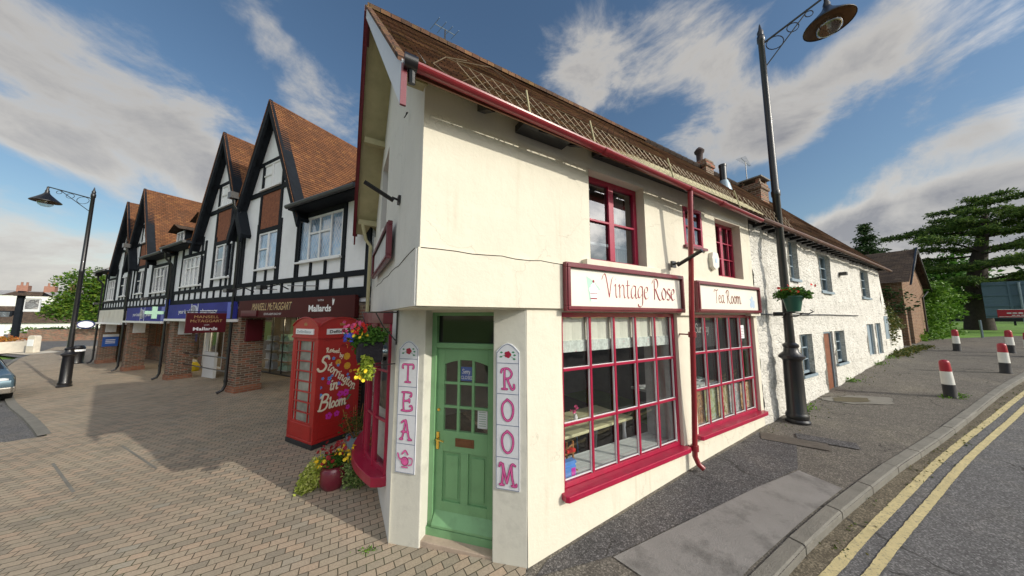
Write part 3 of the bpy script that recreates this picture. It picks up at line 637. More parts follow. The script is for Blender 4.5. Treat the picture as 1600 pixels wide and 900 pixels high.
def flowers(mb,centers,r,seed=2,n=6):
    rg=random.Random(seed)
    for c in centers:
        ax=Vector((rg.gauss(0,1),rg.gauss(0,1),rg.gauss(.3,.5))).normalized(); a=ax.orthogonal().normalized(); b=ax.cross(a); c=Vector(c); rr=r*rg.uniform(.75,1.2)
        for k in range(n):
            t=2*math.pi*k/n; t2=t+2*math.pi/n*.95; tm=(t+t2)/2
            mb.mesh([c,c+(a*math.cos(t)+b*math.sin(t))*rr*.8+ax*rr*.15,c+(a*math.cos(tm)+b*math.sin(tm))*rr+ax*rr*.3,c+(a*math.cos(t2)+b*math.sin(t2))*rr*.8+ax*rr*.15],[(0,1,2,3)])
def shorten(): pass
# ================================================================== THE GROUND
def into(o,pf,f): o.matrix_basis=pf.m.inverted()@f.m; return o
sheet('ground',[(-400,-300),(700,-300),(700,700),(-400,700)],-.22,'lawn')
KERB=smooth_path([(-6,-4.6),(-3.6,-1.6),(-1.3,.55),(.7,1.9),(2.36,2.80),(3.13,3.2),(5.15,4.14),(7.37,5.12),(10.8,6.7),(14.09,8.12),(20,10.45),(27,12.9),(36,15.4)],.6)
KP=[(p.x,p.y) for p in KERB]
main_road=[(-30,-40),(-6,-4.6)]+KP+[(60,20),(120,24),(120,-40)]
sheet('road',[(x,y) for x,y in main_road],-.078,'asphalt')
plaza=[(-6,-4.6),(-3.6,-1.6),(-1.3,.55),(.1,1.5),(.13,3.0),(1.2,9),(-2,24),(-30,36),(-46,29.5),(-36,21.5),(-26,14.8),(-19,11.2),(-15.4,9.25),(-12.4,7.75),(-9.9,6.42),(-10.2,6.1),(-14,5.6),(-30,3.5),(-30,-12),(-12,-12)]
sheet('brick_plaza',plaza,0,'paving')
sheet('parking_bay',[(-9.9,6.42),(-12.4,7.75),(-15.4,9.25),(-19,11.2),(-26,14.8),(-36,21.5),(-50,14),(-46,2),(-30,3.5),(-14,5.6),(-10.2,6.1)],-.06,'asphalt')
strip('kerb',smooth_path([(-36,21.4),(-26,14.75),(-19,11.15),(-15.4,9.2),(-12.4,7.7),(-10.0,6.45)]),.16,.006,'concrete',h=.09)
sheet('far_road',[(-90,50),(-52,27.5),(-36,21.6),(-46,29.6),(-28,39),(-40,60),(-62,62),(-52,44)],-.03,'asphalt')
sheet('far_pavement',[(-120,60),(-52,27.5),(-90,50),(-55,80),(-110,120)],-.02,'concrete')
pav=[(.13,3.0),(.1,1.52)]+[p for p in KP if p[0]>.15 and p[0]<34]+[(30,17.5),(24,16.2),(20.8,15.2),(18,14.2),(8,9.5),(.9,4.6)]
sheet('pavement',pav,.002,'tarmac')
sheet('verge',[(20.8,15.2),(24,16.2),(30,17.5),(34,14.95),(60,19.5),(140,40),(140,120),(60,90),(18,22)],-.012,'lawn')
sheet('dark_tarmac_strip',[(.22,2.95),(1.0,3.12),(4.05,4.32),(4.9,5.2),(4.5,5.5),(.35,3.12)],.008,'tarmacdark')
sheet('repair_patch',[(1.0,3.10),(1.5,3.3),(2.3,3.62),(3.2,3.98),(4.02,4.28),(4.16,3.86),(3.2,3.40),(2.2,2.90),(1.5,2.5)],.013,'patchgrey')
def cover(name,c,a,l,w_,m,label):
    ca,sa=math.cos(a),math.sin(a); o=sheet(name,[(c[0]+ca*u-sa*v,c[1]+sa*u+ca*v) for u,v in((-l,-w_),(l,-w_),(l,w_),(-l,w_))],.016,m,kind=None)
    return tag(o,label,'manhole cover')
cover('access_cover',(4.75,5.1),R(-38),.42,.16,'metalcover','rusty brown rectangular access cover let into the pavement below the taller lamp post')
cover('access_cover',(5.25,5.05),R(-38),.36,.14,'tarmacdark','dark filled rectangular cover in the pavement, just kerb side of the rusty brown one')
dirt=MB()
for k in range(14):
    pass
sheet('worn_patch',[(8.2+.75*math.cos(t)*(1+.15*math.sin(3*t)),7.0+.33*math.sin(t)*(1+.2*math.cos(5*t))) for t in [k*math.pi/9 for k in range(18)]],.014,'concrete')
sheet('worn_patch',[(8.0+.42*math.cos(t)*(1+.2*math.sin(4*t)),7.03+.2*math.sin(t)) for t in [k*math.pi/8 for k in range(16)]],.02,'earth')
for a,b in(((-7.89,5.23),(-6.29,4.41)),((-7.63,5.92),(-5.9,5.06))): o=strip('drain_channel',[a,b],.032,.006,'concrete',kind=None); tag(o,'thin grey metal channel let into the brick plaza, %s'%('nearer the camera' if a[0]<-7.8 else 'nearer the shops'),'drain channel')
# kerb stones, one after another
def kerbstones():
    mb=MB(); L=[Vector(p) for p in KP]; acc=0; i=0
    tot=sum((b-a).length for a,b in zip(L,L[1:]))
    def at(d):
        for a,b in zip(L,L[1:]):
            l=(b-a).length
            if d<=l: return a.lerp(b,max(0,d/l)),(b-a).normalized()
            d-=l
        return L[-1],(L[-1]-L[-2]).normalized()
    d=0
    while d<tot-1:
        a,ta=at(d+.006);b,tb=at(d+.9); na=Vector((-ta.y,ta.x));nb=Vector((-tb.y,tb.x)); e=rnd.uniform(-.004,.004)
        wv=.125
        A,B,C_,D=a-na*.0,b-nb*.0,b+nb*wv,a+na*wv
        za=gz(a.x,a.y)+.014+e;zb=gz(b.x,b.y)+.014+e
        A2,B2=A+na*.02,B+nb*.02
        mb.mesh([(A.x,A.y,za-.2),(B.x,B.y,zb-.2),(A.x,A.y,za-.018),(B.x,B.y,zb-.018),(A2.x,A2.y,za),(B2.x,B2.y,zb),(D.x,D.y,za),(C_.x,C_.y,zb),(D.x,D.y,za-.2),(C_.x,C_.y,zb-.2)],
                [(0,1,3,2),(2,3,5,4),(4,5,7,6),(6,7,9,8),(0,2,4,6,8),(1,9,7,5,3)])
        d+=.915
    o=mb.build('kerb','concrete'); o['kind']='structure'
kerbstones()
gut=strip('gutter_dust',[(p[0],p[1]) for p in KP[10:]],.30,-.074,'gutterdust',side=0)
def off_path(P,d):
    out=[];P=[Vector(p) for p in P]
    for i,p in enumerate(P):
        t=(P[min(i+1,len(P)-1)]-P[max(i-1,0)]).normalized(); out.append((p.x+t.y*d,p.y-t.x*d))
    return out
YL=smooth_path([(-5.2,-4.2),(-2.6,-.6),(-.6,1.0),(1.3,2.15),(2.9,2.88),(3.76,3.29),(5.12,3.93),(7.41,5.0),(12.25,7.13),(17.2,9.2),(22,11.05),(30,13.45)],.05)
o=strip('yellow_line',[(p.x,p.y) for p in YL],.078,-.070,'paintyellow',jitter=.004); o['label']='inner yellow line painted along the road edge'
o=strip('yellow_line',off_path([(p.x,p.y) for p in YL],.175),.074,-.070,'paintyellow',jitter=.004)
# far hedges / ground cover at pavement back
# ================================================================== TEA ROOM
T=thing('tea_room_building','cream rendered corner tea room with crimson windows and a steep tiled roof','building',FT)
wall('upper_wall',-1.12,5.45,3.11,4.75,[(.95,2.06,3.2,4.40),(3.06,3.62,3.67,4.33,.05),(4.08,5.04,3.24,4.30)],'render',T,rev=.17,step=.5,disp=.006)
wall('band_course',-1.14,5.45,2.6,3.11,[],'render',T,front=-.04,back=.05,step=.5)
wall('lower_wall',0,5.45,-.1,2.6,[(.47,2.72,.62,2.56),(3.12,5.32,.70,2.55)],'render',T,rev=.16,step=.4,disp=.006,nseed=3)
mb=MB(); mb.prism([(-1.13,.0),(5.45,.0),(5.45,4.85),(-1.13,4.85)],2.585,2.60); mb.build('jetty_soffit','render',T)
mb=MB(); mb.box(5.05,5.46,-.07,.02,2.53,2.60); mb.box(2.74,3.1,-.05,.02,2.53,2.60); mb.build('string_course','render',T)
mb=MB(); mb.tube([(-1.12+.16*k,-.0405,3.108+.006*math.sin(k*1.7)+.004*math.sin(k*4.1)) for k in range(11)],.0045,4); mb.build('ledge_crack','soil',T)
o=MB().tube([(-3.6+.3*k,-.037,3.10+.012*math.sin(k*1.9)) for k in range(12)]+[(-.02,-.037,3.11)],.005,4).build('ledge_crack','soil',T); into(o,FT,FG)
# gable side
def gable_wall():
    o=wall('gable_wall',-4.85,0,2.6,7.7,[(-3.75,-2.75,4.0,5.55)],'render_white',T,rev=.25,step=.45,disp=.006,nseed=8)
    bm=bmesh.new(); bm.from_mesh(o.data)
    for s in (1,-1):
        g=bm.verts[:]+bm.edges[:]+bm.faces[:]
        bmesh.ops.bisect_plane(bm,geom=g,plane_co=(-2.43,0,7.65),plane_no=(1.13*s,0,1),clear_outer=True)
    bm.to_mesh(o.data); bm.free(); into(o,FT,FG)
gable_wall()
o=MB().box(-4.85,.02,-.035,.06,2.6,3.1).build('band_course','render_white',T); into(o,FT,FG)
o=wall('side_wall',-4.85,-1.10,-.1,2.6,[(-3.25,-1.52,.56,2.47)],'render_white',T,rev=.1,step=.5,disp=.006); into(o,FT,FG)
g_=MB(); g_.box(-5.0,-4.86,-.03,4,0,4.4); o=g_.build('rear_wall','render_white',T); into(o,FT,FG)
W_=window(T,-3.72,-2.78,4.03,5.52,.16,2,3,'maroon','glass_dark',.06,.03); into(W_,FT,FG)
o=MB().box(-3.85,-2.6,-.07,.25,3.90,4.0).build('window_sill','render_white',T); into(o,FT,FG)
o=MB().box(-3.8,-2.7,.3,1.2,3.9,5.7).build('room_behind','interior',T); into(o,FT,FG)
# chamfered doorway
FCm=FC
o=MB().box(-.03,.37,0,.3,-.05,2.6).build('door_pier','stone_trim',T,bevel=.012); into(o,FT,FC)
o=MB().box(1.2,1.571,0,.3,-.05,2.6).build('door_pier','stone_trim',T,bevel=.012); into(o,FT,FC)
mb=MB(); mb.box(.37,1.2,.12,.28,2.56,2.6); o=mb.build('door_lintel','render',T); into(o,FT,FC)
M['darkpane']=mat('dark_fanlight_glass',(.012,.013,.014),.06,.4,3,spec=.6)
def door():
    D=MB(); x0,x1,z0,z1=.43,1.17,.17,2.14; y=.19
    st=.095; gx0,gx1=x0+st,x1-st; gz0,gz1=1.19,2.0
    D.box(x0,gx0,y,y+.05,z0,z1).box(gx1,x1,y,y+.05,z0,z1)
    D.box(gx0,gx1,y,y+.05,z0,.42).box(gx0,gx1,y,y+.05,.96,gz0)
    D.box(gx0,gx1,y,y+.05,2.0,z1)
    mid=(gx0+gx1)/2; D.box(mid-.045,mid+.045,y,y+.05,.42,.96)
    for a,b in((gx0,mid-.045),(mid+.045,gx1)):
        D.box(a,b,y+.022,y+.04,.42,.96); D.box(a+.04,b-.04,y+.008,y+.03,.46,.92)
    for k in(1,2): xx=gx0+(gx1-gx0)*k/3; D.box(xx-.015,xx+.015,y+.002,y+.04,gz0,gz1)
    for k in(1,2): zz=gz0+(gz1-gz0)*k/3; D.box(gx0,gx1,y+.004,y+.038,zz-.014,zz+.014)
    # arched heads of the top lights
    for a,b,l in((gx0,gx0+.19,1),(gx1-.19,gx1,-1)):
        xs=[a+(b-a)*k/5 for k in range(6)]
        f=lambda x:2.0-.055*abs((x-(gx0+gx1)/2)/((gx1-gx0)/2))**2
        D.prism([(x,f(x)) for x in xs]+[(xs[-1],2.001),(xs[0],2.001)],y+.001,y+.045,'y')
    D.prism([(y-.005,.17),(y-.005,.19),(y-.045,.22),(y-.045,.19)],x0,x1,'x') ; D.prism([(y,.17),(y-.075,.175),(y-.075,.20),(y,.32)],x0+.01,x1-.01,'x')
    d=D.build('door','green',T,bevel=.003); into(d,FT,FC)
    p=MB(); p.face([(gx0,y+.02,gz0),(gx1,y+.02,gz0),(gx1,y+.02,gz1),(gx0,y+.02,gz1)]); p.build('pane','glass',d)
    h=MB(); h.box(x0+.015,x0+.05,y-.012,y,.98,1.17); h.tube([(x0+.033,y-.01,1.10),(x0+.033,y-.05,1.10),(x0+.10,y-.055,1.095),(x0+.13,y-.05,1.085)],.009,8); h.build('handle','brass',d,smooth=True)
    h=MB(); h.box(mid-.115,mid+.115,y-.008,y+.01,1.03,1.12); h.box(mid-.085,mid+.085,y-.014,y,1.05,1.10); h.build('letterbox','copper',d,bevel=.002)
    h=MB(); h.lathe([(0,0),(.017,0),(.017,.012),(0,.012)],(0,0,0),10); o=h.build('lock','brass',d); o.location=(x0+.035,y,1.42); o.rotation_euler=(R(90),0,0)
    f=MB(); f.box(.37,.43,.15,.27,.12,2.56).box(1.17,1.2,.15,.27,.12,2.56).box(.43,1.17,.15,.27,2.14,2.20).box(.43,1.17,.15,.27,2.52,2.56); f.box(.36,1.2,.12,.30,.08,.165)
    o=f.build('door_frame','green',T,bevel=.004); into(o,FT,FC)
    p=MB(); p.face([(.43,.21,2.2),(1.17,.21,2.2),(1.17,.21,2.52),(.43,.21,2.52)]); p.build('fanlight','darkpane',o)
    s_=MB(); s_.prism([(.33,.02),(1.24,.02),(1.2,.32),(.37,.32)],-.05,.085); o=s_.build('doorstep','stepstone',T,bevel=.008); into(o,FT,FC)
M['stepstone']=mat('worn_sandstone',(.42,.33,.26),.85,.12,3,.5,40,dirt=((.22,.18,.15),4,.54,3))
door()
# shop windows
w1=window(T,.47,2.72,.64,2.56,.045,5,3,'red','glass',.055,.034,.06,depb=.045)
w2=window(T,3.12,5.32,.72,2.55,.045,5,3,'red','glass',.055,.034,.06,depb=.045)
for (a,b,z,wn) in((.43,2.765,.565,w1),(3.05,5.40,.655,w2)):
    mb=MB(); mb.prism([(a,.12),(b,.12),(b,-.08),(b-.05,-.095),(a+.03,-.095),(a,-.07)],z+.008,z+.073); mb.build('window_sill','red',wn,bevel=.008)
# white inner beads
for (x0,x1,z0,z1,wn) in((.525,2.665,.695,2.505,w1),(3.175,5.265,.775,2.495,w2)):
    mb=MB()
    for k in range(1,6): xx=x0+(x1-x0)*k/5; mb.box(xx-.024,xx-.017,.052,.075,z0,z1)
    for k in range(0,3): zz=z0+(z1-z0)*k/3; mb.box(x0,x1,.055,.075,zz+.017,zz+.022)
    mb.build('glazing_bead','white',wn)
uw=window(T,.95,2.06,3.2,4.4,.13,2,3,'red','glass_dark',.07,.03,.05,vbars=[(1.505,.10)],hbars=[3.8])
mb=MB(); mb.box(.80,2.25,-.09,.15,3.10,3.2); mb.build('window_sill','render',uw,bevel=.006)
window(T,3.06,3.62,3.67,4.33,-.01,2,2,'red','glass_dark',.05,.022,.05)
mb=MB(); mb.box(3.02,3.68,-.05,.02,3.63,3.67); mb.build('window_sill','maroon',T)
uw3=window(T,4.08,5.04,3.24,4.30,.13,2,3,'red','glass_dark',.055,.022,.05,vbars=[4.30,(4.56,.09),4.82])
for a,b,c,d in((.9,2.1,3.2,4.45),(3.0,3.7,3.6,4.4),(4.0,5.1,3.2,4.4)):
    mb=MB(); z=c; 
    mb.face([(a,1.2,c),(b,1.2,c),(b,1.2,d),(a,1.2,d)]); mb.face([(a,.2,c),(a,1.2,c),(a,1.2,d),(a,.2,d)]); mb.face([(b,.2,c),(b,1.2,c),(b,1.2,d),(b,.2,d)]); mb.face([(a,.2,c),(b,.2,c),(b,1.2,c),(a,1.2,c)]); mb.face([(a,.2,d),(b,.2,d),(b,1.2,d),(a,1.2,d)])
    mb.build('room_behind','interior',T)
mb=MB(); mb.box(.98,2.03,.30,.36,3.52,3.56); mb.build('curtain_rail','white',uw)
mb=MB()
for k in range(10): mb.tube([(1.78+.025*k,.33+.02*(k%2),3.25),(1.78+.025*k,.33+.02*(k%2),4.35)],.02,6)
mb.build('curtain','curtain',uw)
# ground floor interior
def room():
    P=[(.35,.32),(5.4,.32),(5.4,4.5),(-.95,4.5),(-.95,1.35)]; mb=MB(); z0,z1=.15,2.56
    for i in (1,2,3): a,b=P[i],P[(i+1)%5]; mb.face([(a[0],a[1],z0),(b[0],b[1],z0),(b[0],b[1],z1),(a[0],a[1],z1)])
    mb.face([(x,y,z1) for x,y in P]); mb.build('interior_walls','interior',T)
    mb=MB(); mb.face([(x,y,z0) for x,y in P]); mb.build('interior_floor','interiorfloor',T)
    mb=MB()
    for k in range(5): mb.box(.40,2.85,.16+.085*k,.16+.085*k+.08,.60,.63)
    mb.box(.40,2.85,.59,.61,.55,.63); mb.build('window_board','board',T)
    mb=MB(); mb.box(3.05,5.4,.16,.62,.66,.70); mb.build('window_board','board',T)
    mb=MB(); mb.box(2.74,2.82,.12,.6,.3,2.56); mb.box(2.665,2.72,.12,.2,.6,2.55); mb.build('window_reveal','curtain',T)
room()
# bow window on the gable side
def bow():
    B=MB(); xa,xb,z0,z1=-3.25,-1.52,.56,2.42; n=5
    def pt(t,o=0): # t 0..1 left to right
        x=xa+(xb-xa)*t; return (x,-( .30*math.sin(math.pi*(.12+.76*t))-.10)-o)
    P=[pt(k/n) for k in range(n+1)]
    for k,(x,y) in enumerate(P):
        r=.035; B.box(x-r,x+r,y-.02,y+.05,z0,z1)
    bars=[z0+.03]+[z0+(z1-z0)*k/3 for k in(1,2)]+[z1-.03]
    for z in bars:
        hh=.03 if z in(bars[0],bars[-1]) else .014
        for a,b in zip(P,P[1:]):
            B.mesh([(a[0],a[1]-.012,z-hh),(b[0],b[1]-.012,z-hh),(b[0],b[1]-.012,z+hh),(a[0],a[1]-.012,z+hh),(a[0],a[1]+.03,z-hh),(b[0],b[1]+.03,z-hh),(b[0],b[1]+.03,z+hh),(a[0],a[1]+.03,z+hh)],[(0,1,2,3),(4,7,6,5),(0,4,5,1),(3,2,6,7)])
    o=B.build('bow_window','red',T,bevel=.003); into(o,FT,FG)
    G_=MB()
    for a,b in zip(P,P[1:]): G_.face([(a[0],a[1]+.01,z0),(b[0],b[1]+.01,z0),(b[0],b[1]+.01,z1),(a[0],a[1]+.01,z1)])
    G_.build('pane','glass',o)
    big=[pt(k/12,.16) for k in range(13)]
    S=MB(); S.prism([(xa-.14,.02)]+[(xa-.14,-.06)]+big+[(xb+.06,-.06),(xb+.06,.02)],.44,.56); S.build('window_sill','red',o,bevel=.01)
    S=MB(); S.prism([(xa-.1,.02)]+[pt(k/12,.10) for k in range(13)]+[(xb+.08,.02)],2.42,2.58); S.build('canopy','maroon',o,bevel=.006)
    S=MB(); S.box(xa-.28,xa-.1,-.02,.1,0,2.5); S.build('white_jamb','white',o)
    S=MB()
    for a,b in zip([pt(k/10,-.12) for k in range(11)],[pt(k/10,-.12) for k in range(1,11)]):
        S.face([(a[0],a[1],.6),(b[0],b[1],.6),(b[0],b[1],1.25),(a[0],a[1],1.25)])
    S.build('net_curtain','curtain',o)
bow()
# eaves, gutter, roof
RS=Vector((0,2.77,3.15)).normalized(); RN=Vector((0,-RS.z,RS.y))
def tearoof():
    z0,zr=4.56,7.70
    roof('roof',[((-1.36,-.27,z0),(5.5,-.27,z0-.10),(5.5,2.42,zr-.02),(-1.60,2.42,zr)),((5.5,5.2,z0),(-1.56,5.2,z0),(-1.60,2.42,zr),(5.5,2.42,zr))],'tileold',T)
    def slab(a,b,h0,h1,t,up=.0):
        m_=MB(); a=Vector(a);b=Vector(b); m_.mesh([a+Vector((0,0,up)),b+Vector((0,0,up)),b+Vector((0,0,-h1)),a+Vector((0,0,-h0)),a+Vector((t,0,up)),b+Vector((t,0,up)),b+Vector((t,0,-h1)),a+Vector((t,0,-h0))],[(0,1,2,3),(4,7,6,5),(0,4,5,1),(3,2,6,7),(0,3,7,4),(1,5,6,2)]); return m_
    mb=MB()
    for k in range(22):
        x=-1.6+k*.33; mb.lathe([(.11,0),(.115,.34),(.10,.345)],(0,0,0),8,-.3,math.pi+.3)
        # lay the half pipe along x
        n=3*9; vs=mb.v[-n:]; mb.v[-n:]=[(x+v[2],2.42+v[0],zr-.05+v[1]) for v in vs]
    mb.build('ridge_tiles','tileold',T,uv=True)
    # soffit boards under front eave and verge
    def so_(e,r,w_):
        m_=MB(); a,b=Vector(e),Vector(r); d=Vector((w_,0,0)); u=Vector((0,0,-.03)); A=[a,b,Vector((-1.1,b.y,b.z)),Vector((-1.1,a.y,a.z))]; m_.mesh([p+u for p in A]+[p+u*2 for p in A],[(0,1,2,3),(7,6,5,4),(0,4,5,1),(1,5,6,2),(2,6,7,3),(3,7,4,0)]); return m_
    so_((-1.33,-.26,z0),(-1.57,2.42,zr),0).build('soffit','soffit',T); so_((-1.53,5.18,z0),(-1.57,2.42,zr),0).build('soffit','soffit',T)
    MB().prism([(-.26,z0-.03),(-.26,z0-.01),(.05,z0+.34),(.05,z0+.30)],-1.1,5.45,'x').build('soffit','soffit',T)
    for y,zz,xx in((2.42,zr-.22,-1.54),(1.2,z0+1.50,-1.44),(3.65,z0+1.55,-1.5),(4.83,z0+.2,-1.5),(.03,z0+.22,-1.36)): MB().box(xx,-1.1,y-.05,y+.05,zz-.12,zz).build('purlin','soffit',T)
    b=slab((-1.37,-.30,z0),(-1.61,2.42,zr),.40,.20,.035,.0).build('barge_board','white',T,bevel=.003); b['label']='white painted front barge board'
    MB().box(-1.375,-1.33,-.325,-.305,z0-.40,z0-.05).build('barge_foot','maroon',T)
    b=slab((-1.57,5.30,z0),(-1.61,2.42,zr),.30,.22,.035).build('barge_board','maroon',T); b['label']='maroon rear barge board'
    slab((-1.60,5.34,z0),(-1.64,2.42,zr),.08,.08,.10,.03).build('verge_board','maroon',T)
    slab((-1.40,-.28,z0),(-1.63,2.42,zr),.0,.0,.08,.045).build('verge_tiles','tileold',T,uv=True)
    # dark rafter feet
    mb=MB()
    for x in(-.55,.1,.62,1.1,1.6,2.1,2.6,3.1,3.55): mb.prism([(-.25,z0-.10),(-.25,z0-.03),(.02,z0+.27),(.02,z0+.06)],x-.04,x+.04,'x')
    mb.box(-.15,.50,-.20,-.02,z0-.05,z0+.03); mb.box(1.0,3.7,-.18,-.02,z0+.0,z0+.07)
    mb.build('rafter_feet','black',T)
    mb=MB(); mb.mesh([(-1.3,-.285,z0-.09),(3.9,-.285,z0-.18),(3.9,-.285,z0-.09),(-1.3,-.285,z0-.02),(-1.3,-.27,z0-.09),(3.9,-.27,z0-.18),(3.9,-.27,z0-.09),(-1.3,-.27,z0-.02)],[(0,1,2,3),(4,7,6,5),(0,4,5,1),(3,2,6,7)]); mb.build('fascia_board','copper',T)
    # gutter
    mb=MB(); r=.048
    def guttr(x0,x1,y,za,zb,rr):
        n=10; P=[(math.cos(math.pi+math.pi*k/n),math.sin(math.pi+math.pi*k/n)) for k in range(n+1)]
        for (c1,s1),(c2,s2) in zip(P,P[1:]):
            mb.face([(x0,y+c1*rr,za+s1*rr),(x1,y+c1*rr,zb+s1*rr),(x1,y+c2*rr,zb+s2*rr),(x0,y+c2*rr,za+s2*rr)])
            mb.face([(x0,y+c1*(rr-.008),za+s1*(rr-.008)),(x0,y+c2*(rr-.008),za+s2*(rr-.008)),(x1,y+c2*(rr-.008),zb+s2*(rr-.008)),(x1,y+c1*(rr-.008),zb+s1*(rr-.008))])
    guttr(-1.33,3.62,-.342,4.52,4.375,r)
    guttr(3.62,5.2,-.30,4.41,4.37,r)
    for x in(.9,2.67,3.6): guttr(x-.05,x+.05,-.342,4.52-.0293*(x+1.33),4.517-.0293*(x+1.33),r+.010)
    mb.build('gutter','maroongut',T,smooth=True)
    mb=MB(); mb.tube([(-1.36,-.342,4.52),(-1.26,-.342,4.52)],.06,12); mb.tube([(-1.3,-.342,4.53),(-1.29,-.30,4.38)],.03,8); mb.build('gutter_end','black',T,smooth=True)
    mb=MB(); mb.tube([(2.67,-.342,4.40),(2.71,-.28,3.6),(2.765,-.2,2.57),(2.80,-.14,1.35),(2.83,-.085,.5),(2.85,-.12,.40),(2.88,-.17,.35)],.036,12)
    for z,y,x in((2.25,-.182,2.775),(.62,-.092,2.826)): mb.tube([(x,y,z-.04),(x,y,z+.04)],.052,12)
    mb.box(2.76,2.79,-.18,0,2.24,2.26); mb.box(2.81,2.84,-.09,0,.61,.63)
    mb.build('downpipe','maroongut',T,smooth=True)
M['maroongut']=mat('crimson_gutter_paint',(.24,.018,.025),.3,.12,4,.05,50,coat=.3)
tearoof()
mb=MB(); mb.tube([(-4.55,-.12,2.6),(-4.55,-.12,4.1),(-4.62,-.22,4.25),(-4.62,-.3,4.6)],.035,8); o=mb.build('waste_pipe','soffit',T,smooth=True); into(o,FT,FG)
mb=MB(); mb.tube([(-4.95,-.1,0),(-4.95,-.1,4.3)],.04,8); o=mb.build('waste_pipe','black',T,smooth=True); into(o,FT,FG)
# flue
mb=MB(); mb.tube([(8.0,1.35,6.2),(8.0,1.35,6.95)],.085,14); 
# wire guard
def wireguard():
    W=thing('wire_guard','pale diamond wire mesh guard with thin posts lying on the tiles above the crimson gutter','wire mesh',FT,(0,0,0))
    def P(x,t,h=.05):
        v=Vector((x,-.30+.25*t-h*.3,4.53-.0146*(x+1.36)+t)); return v
    mb=MB(); s=.115; T_=.25; x=-.9
    while x<6.6:
        for sg in(1,-1):
            a=x if sg==1 else x+T_
            pts=[]
            for k in range(5):
                t=T_*k/4; xx=a+sg*t; pts.append(P(xx,t+.03,.055+.012*math.sin(xx*5+k)))
            mb.tube(pts,.0030,3,False)
        x+=s if x<4 else s*1.7
    mb.tube([P(-1.0+.4*k,T_+.03,.06) for k in range(19)],.0045,4); mb.tube([P(-.6+.4*k,.14,.07+.01*math.sin(k)) for k in range(18)],.0042,4)
    # loose end curling up
    mb.tube([P(-.6,.1),P(-.95,.02,.1),P(-1.12,.12,.08),P(-1.0,.28,.06),P(-.8,.36,.06)],.004,4)
    mb.tube([P(-.9,.3),P(-.55,.42,.09),P(-.3,.36),P(-.2,.2)],.004,4)
    mb.build('mesh','wire',W)
    for x in(-.15,.75,2.3,4.3,6.2): a=P(x,-.02,.06);b=P(x,.33,.10); MB().tube([a,b],.010,5).build('post','soffit',W)
wireguard()
# ------------------------------------------------------------------ signs and fittings on the tea room
def framed_sign(name,label,cat,fr,x0,x1,z0,z1,y,fm,bm_,fw=.065,depth=.06,group=None):
    t=thing(name,label,cat,fr,(x0,0,z0),group=group); w_,h=x1-x0,z1-z0
    B=MB(); B.box(.02,w_-.02,y-depth*.55,y,.02,h-.02); b=B.build('board',bm_,t)
    F=MB(); y0=y-depth
    for o,d in((0,0),(.018,.014)):
        a=fw-o
        F.box(o,w_-o,y0-d,y-.001,h-fw,h-o).box(o,w_-o,y0-d,y-.001,o,fw).box(o,fw,y0-d,y-.001,fw,h-fw).box(w_-fw,w_-o,y0-d,y-.001,fw,h-fw)
    F.build('frame',fm,t,bevel=.006)
    return t,y-depth*.55
t,yb=framed_sign('shop_sign','cream signboard in a crimson frame lettered Vintage Rose over the wider shop window','shop sign',FT,.46,2.78,2.57,3.13,-.045,'maroon','signcream',.06)
mb=MB(); p=Pen(mb,yb); p.write('Vintage Rose',.64,.18,.166,.019,nib=R(35),adv=.98); mb.build('lettering','crimson',t)
mb=MB(); p=Pen(mb,yb); p.poly([(.33,.42),(.38,.10),(.44,.22),(.56,.27),(.46,.36)]); p.poly([(.33,.42),(.40,.38),(.56,.27),(.44,.20)]); mb.build('emblem','mint',t)
mb=MB(); p=Pen(mb,yb-.002)
p.poly([(.40,.12),(.49,.12),(.51,.24),(.38,.24)])
for cx,cz,r in((.395,.26,.03),(.445,.27,.035),(.495,.26,.03),(.42,.30,.027),(.465,.30,.027),(.445,.33,.022)): p.k+=6; mb.face([p.pt(cx+r*math.cos(a*.6283),cz+r*math.sin(a*.6283)) for a in range(10)])
mb.build('cake_emblem','whitep',t)
mb=MB(); p=Pen(mb,yb-.004)
p.k+=6; mb.face([p.pt(.445+.015*math.cos(a*.785),.362+.018*math.sin(a*.785)) for a in range(8)])
p.stroke([(.395,.155),(.49,.155)],.014); p.stroke([(.39,.215),(.50,.215)],.006); mb.build('cherry_emblem','crimson',t)
t,yb=framed_sign('shop_sign','cream signboard in a crimson frame lettered Tea Room over the smaller shop window','shop sign',FT,3.16,5.42,2.58,3.09,-.045,'maroon','signcream',.055)
mb=MB(); p=Pen(mb,yb); p.write('Tea Room',.56,.17,.130,.015,adv=1.02); mb.build('lettering','umber',t)
mb=MB(); p=Pen(mb,yb)
for cx,cz,r in((1.94,.22,.05),(1.90,.15,.05),(2.0,.15,.055),(1.96,.29,.035),(2.03,.22,.03),(1.88,.26,.025)): p.k+=8; mb.face([p.pt(cx+r*math.cos(a*.6283)*(1+.2*(a%2)),cz+r*math.sin(a*.6283)*(1+.2*(a%2))) for a in range(10)])
mb.build('emblem','paleblue',t)
t,yb=framed_sign('wall_sign','faded white signboard in a maroon frame on the shaded gable side under its window','shop sign',FG,-3.9,-1.5,3.28,3.80,-.045,'maroon','signgrey',.055)
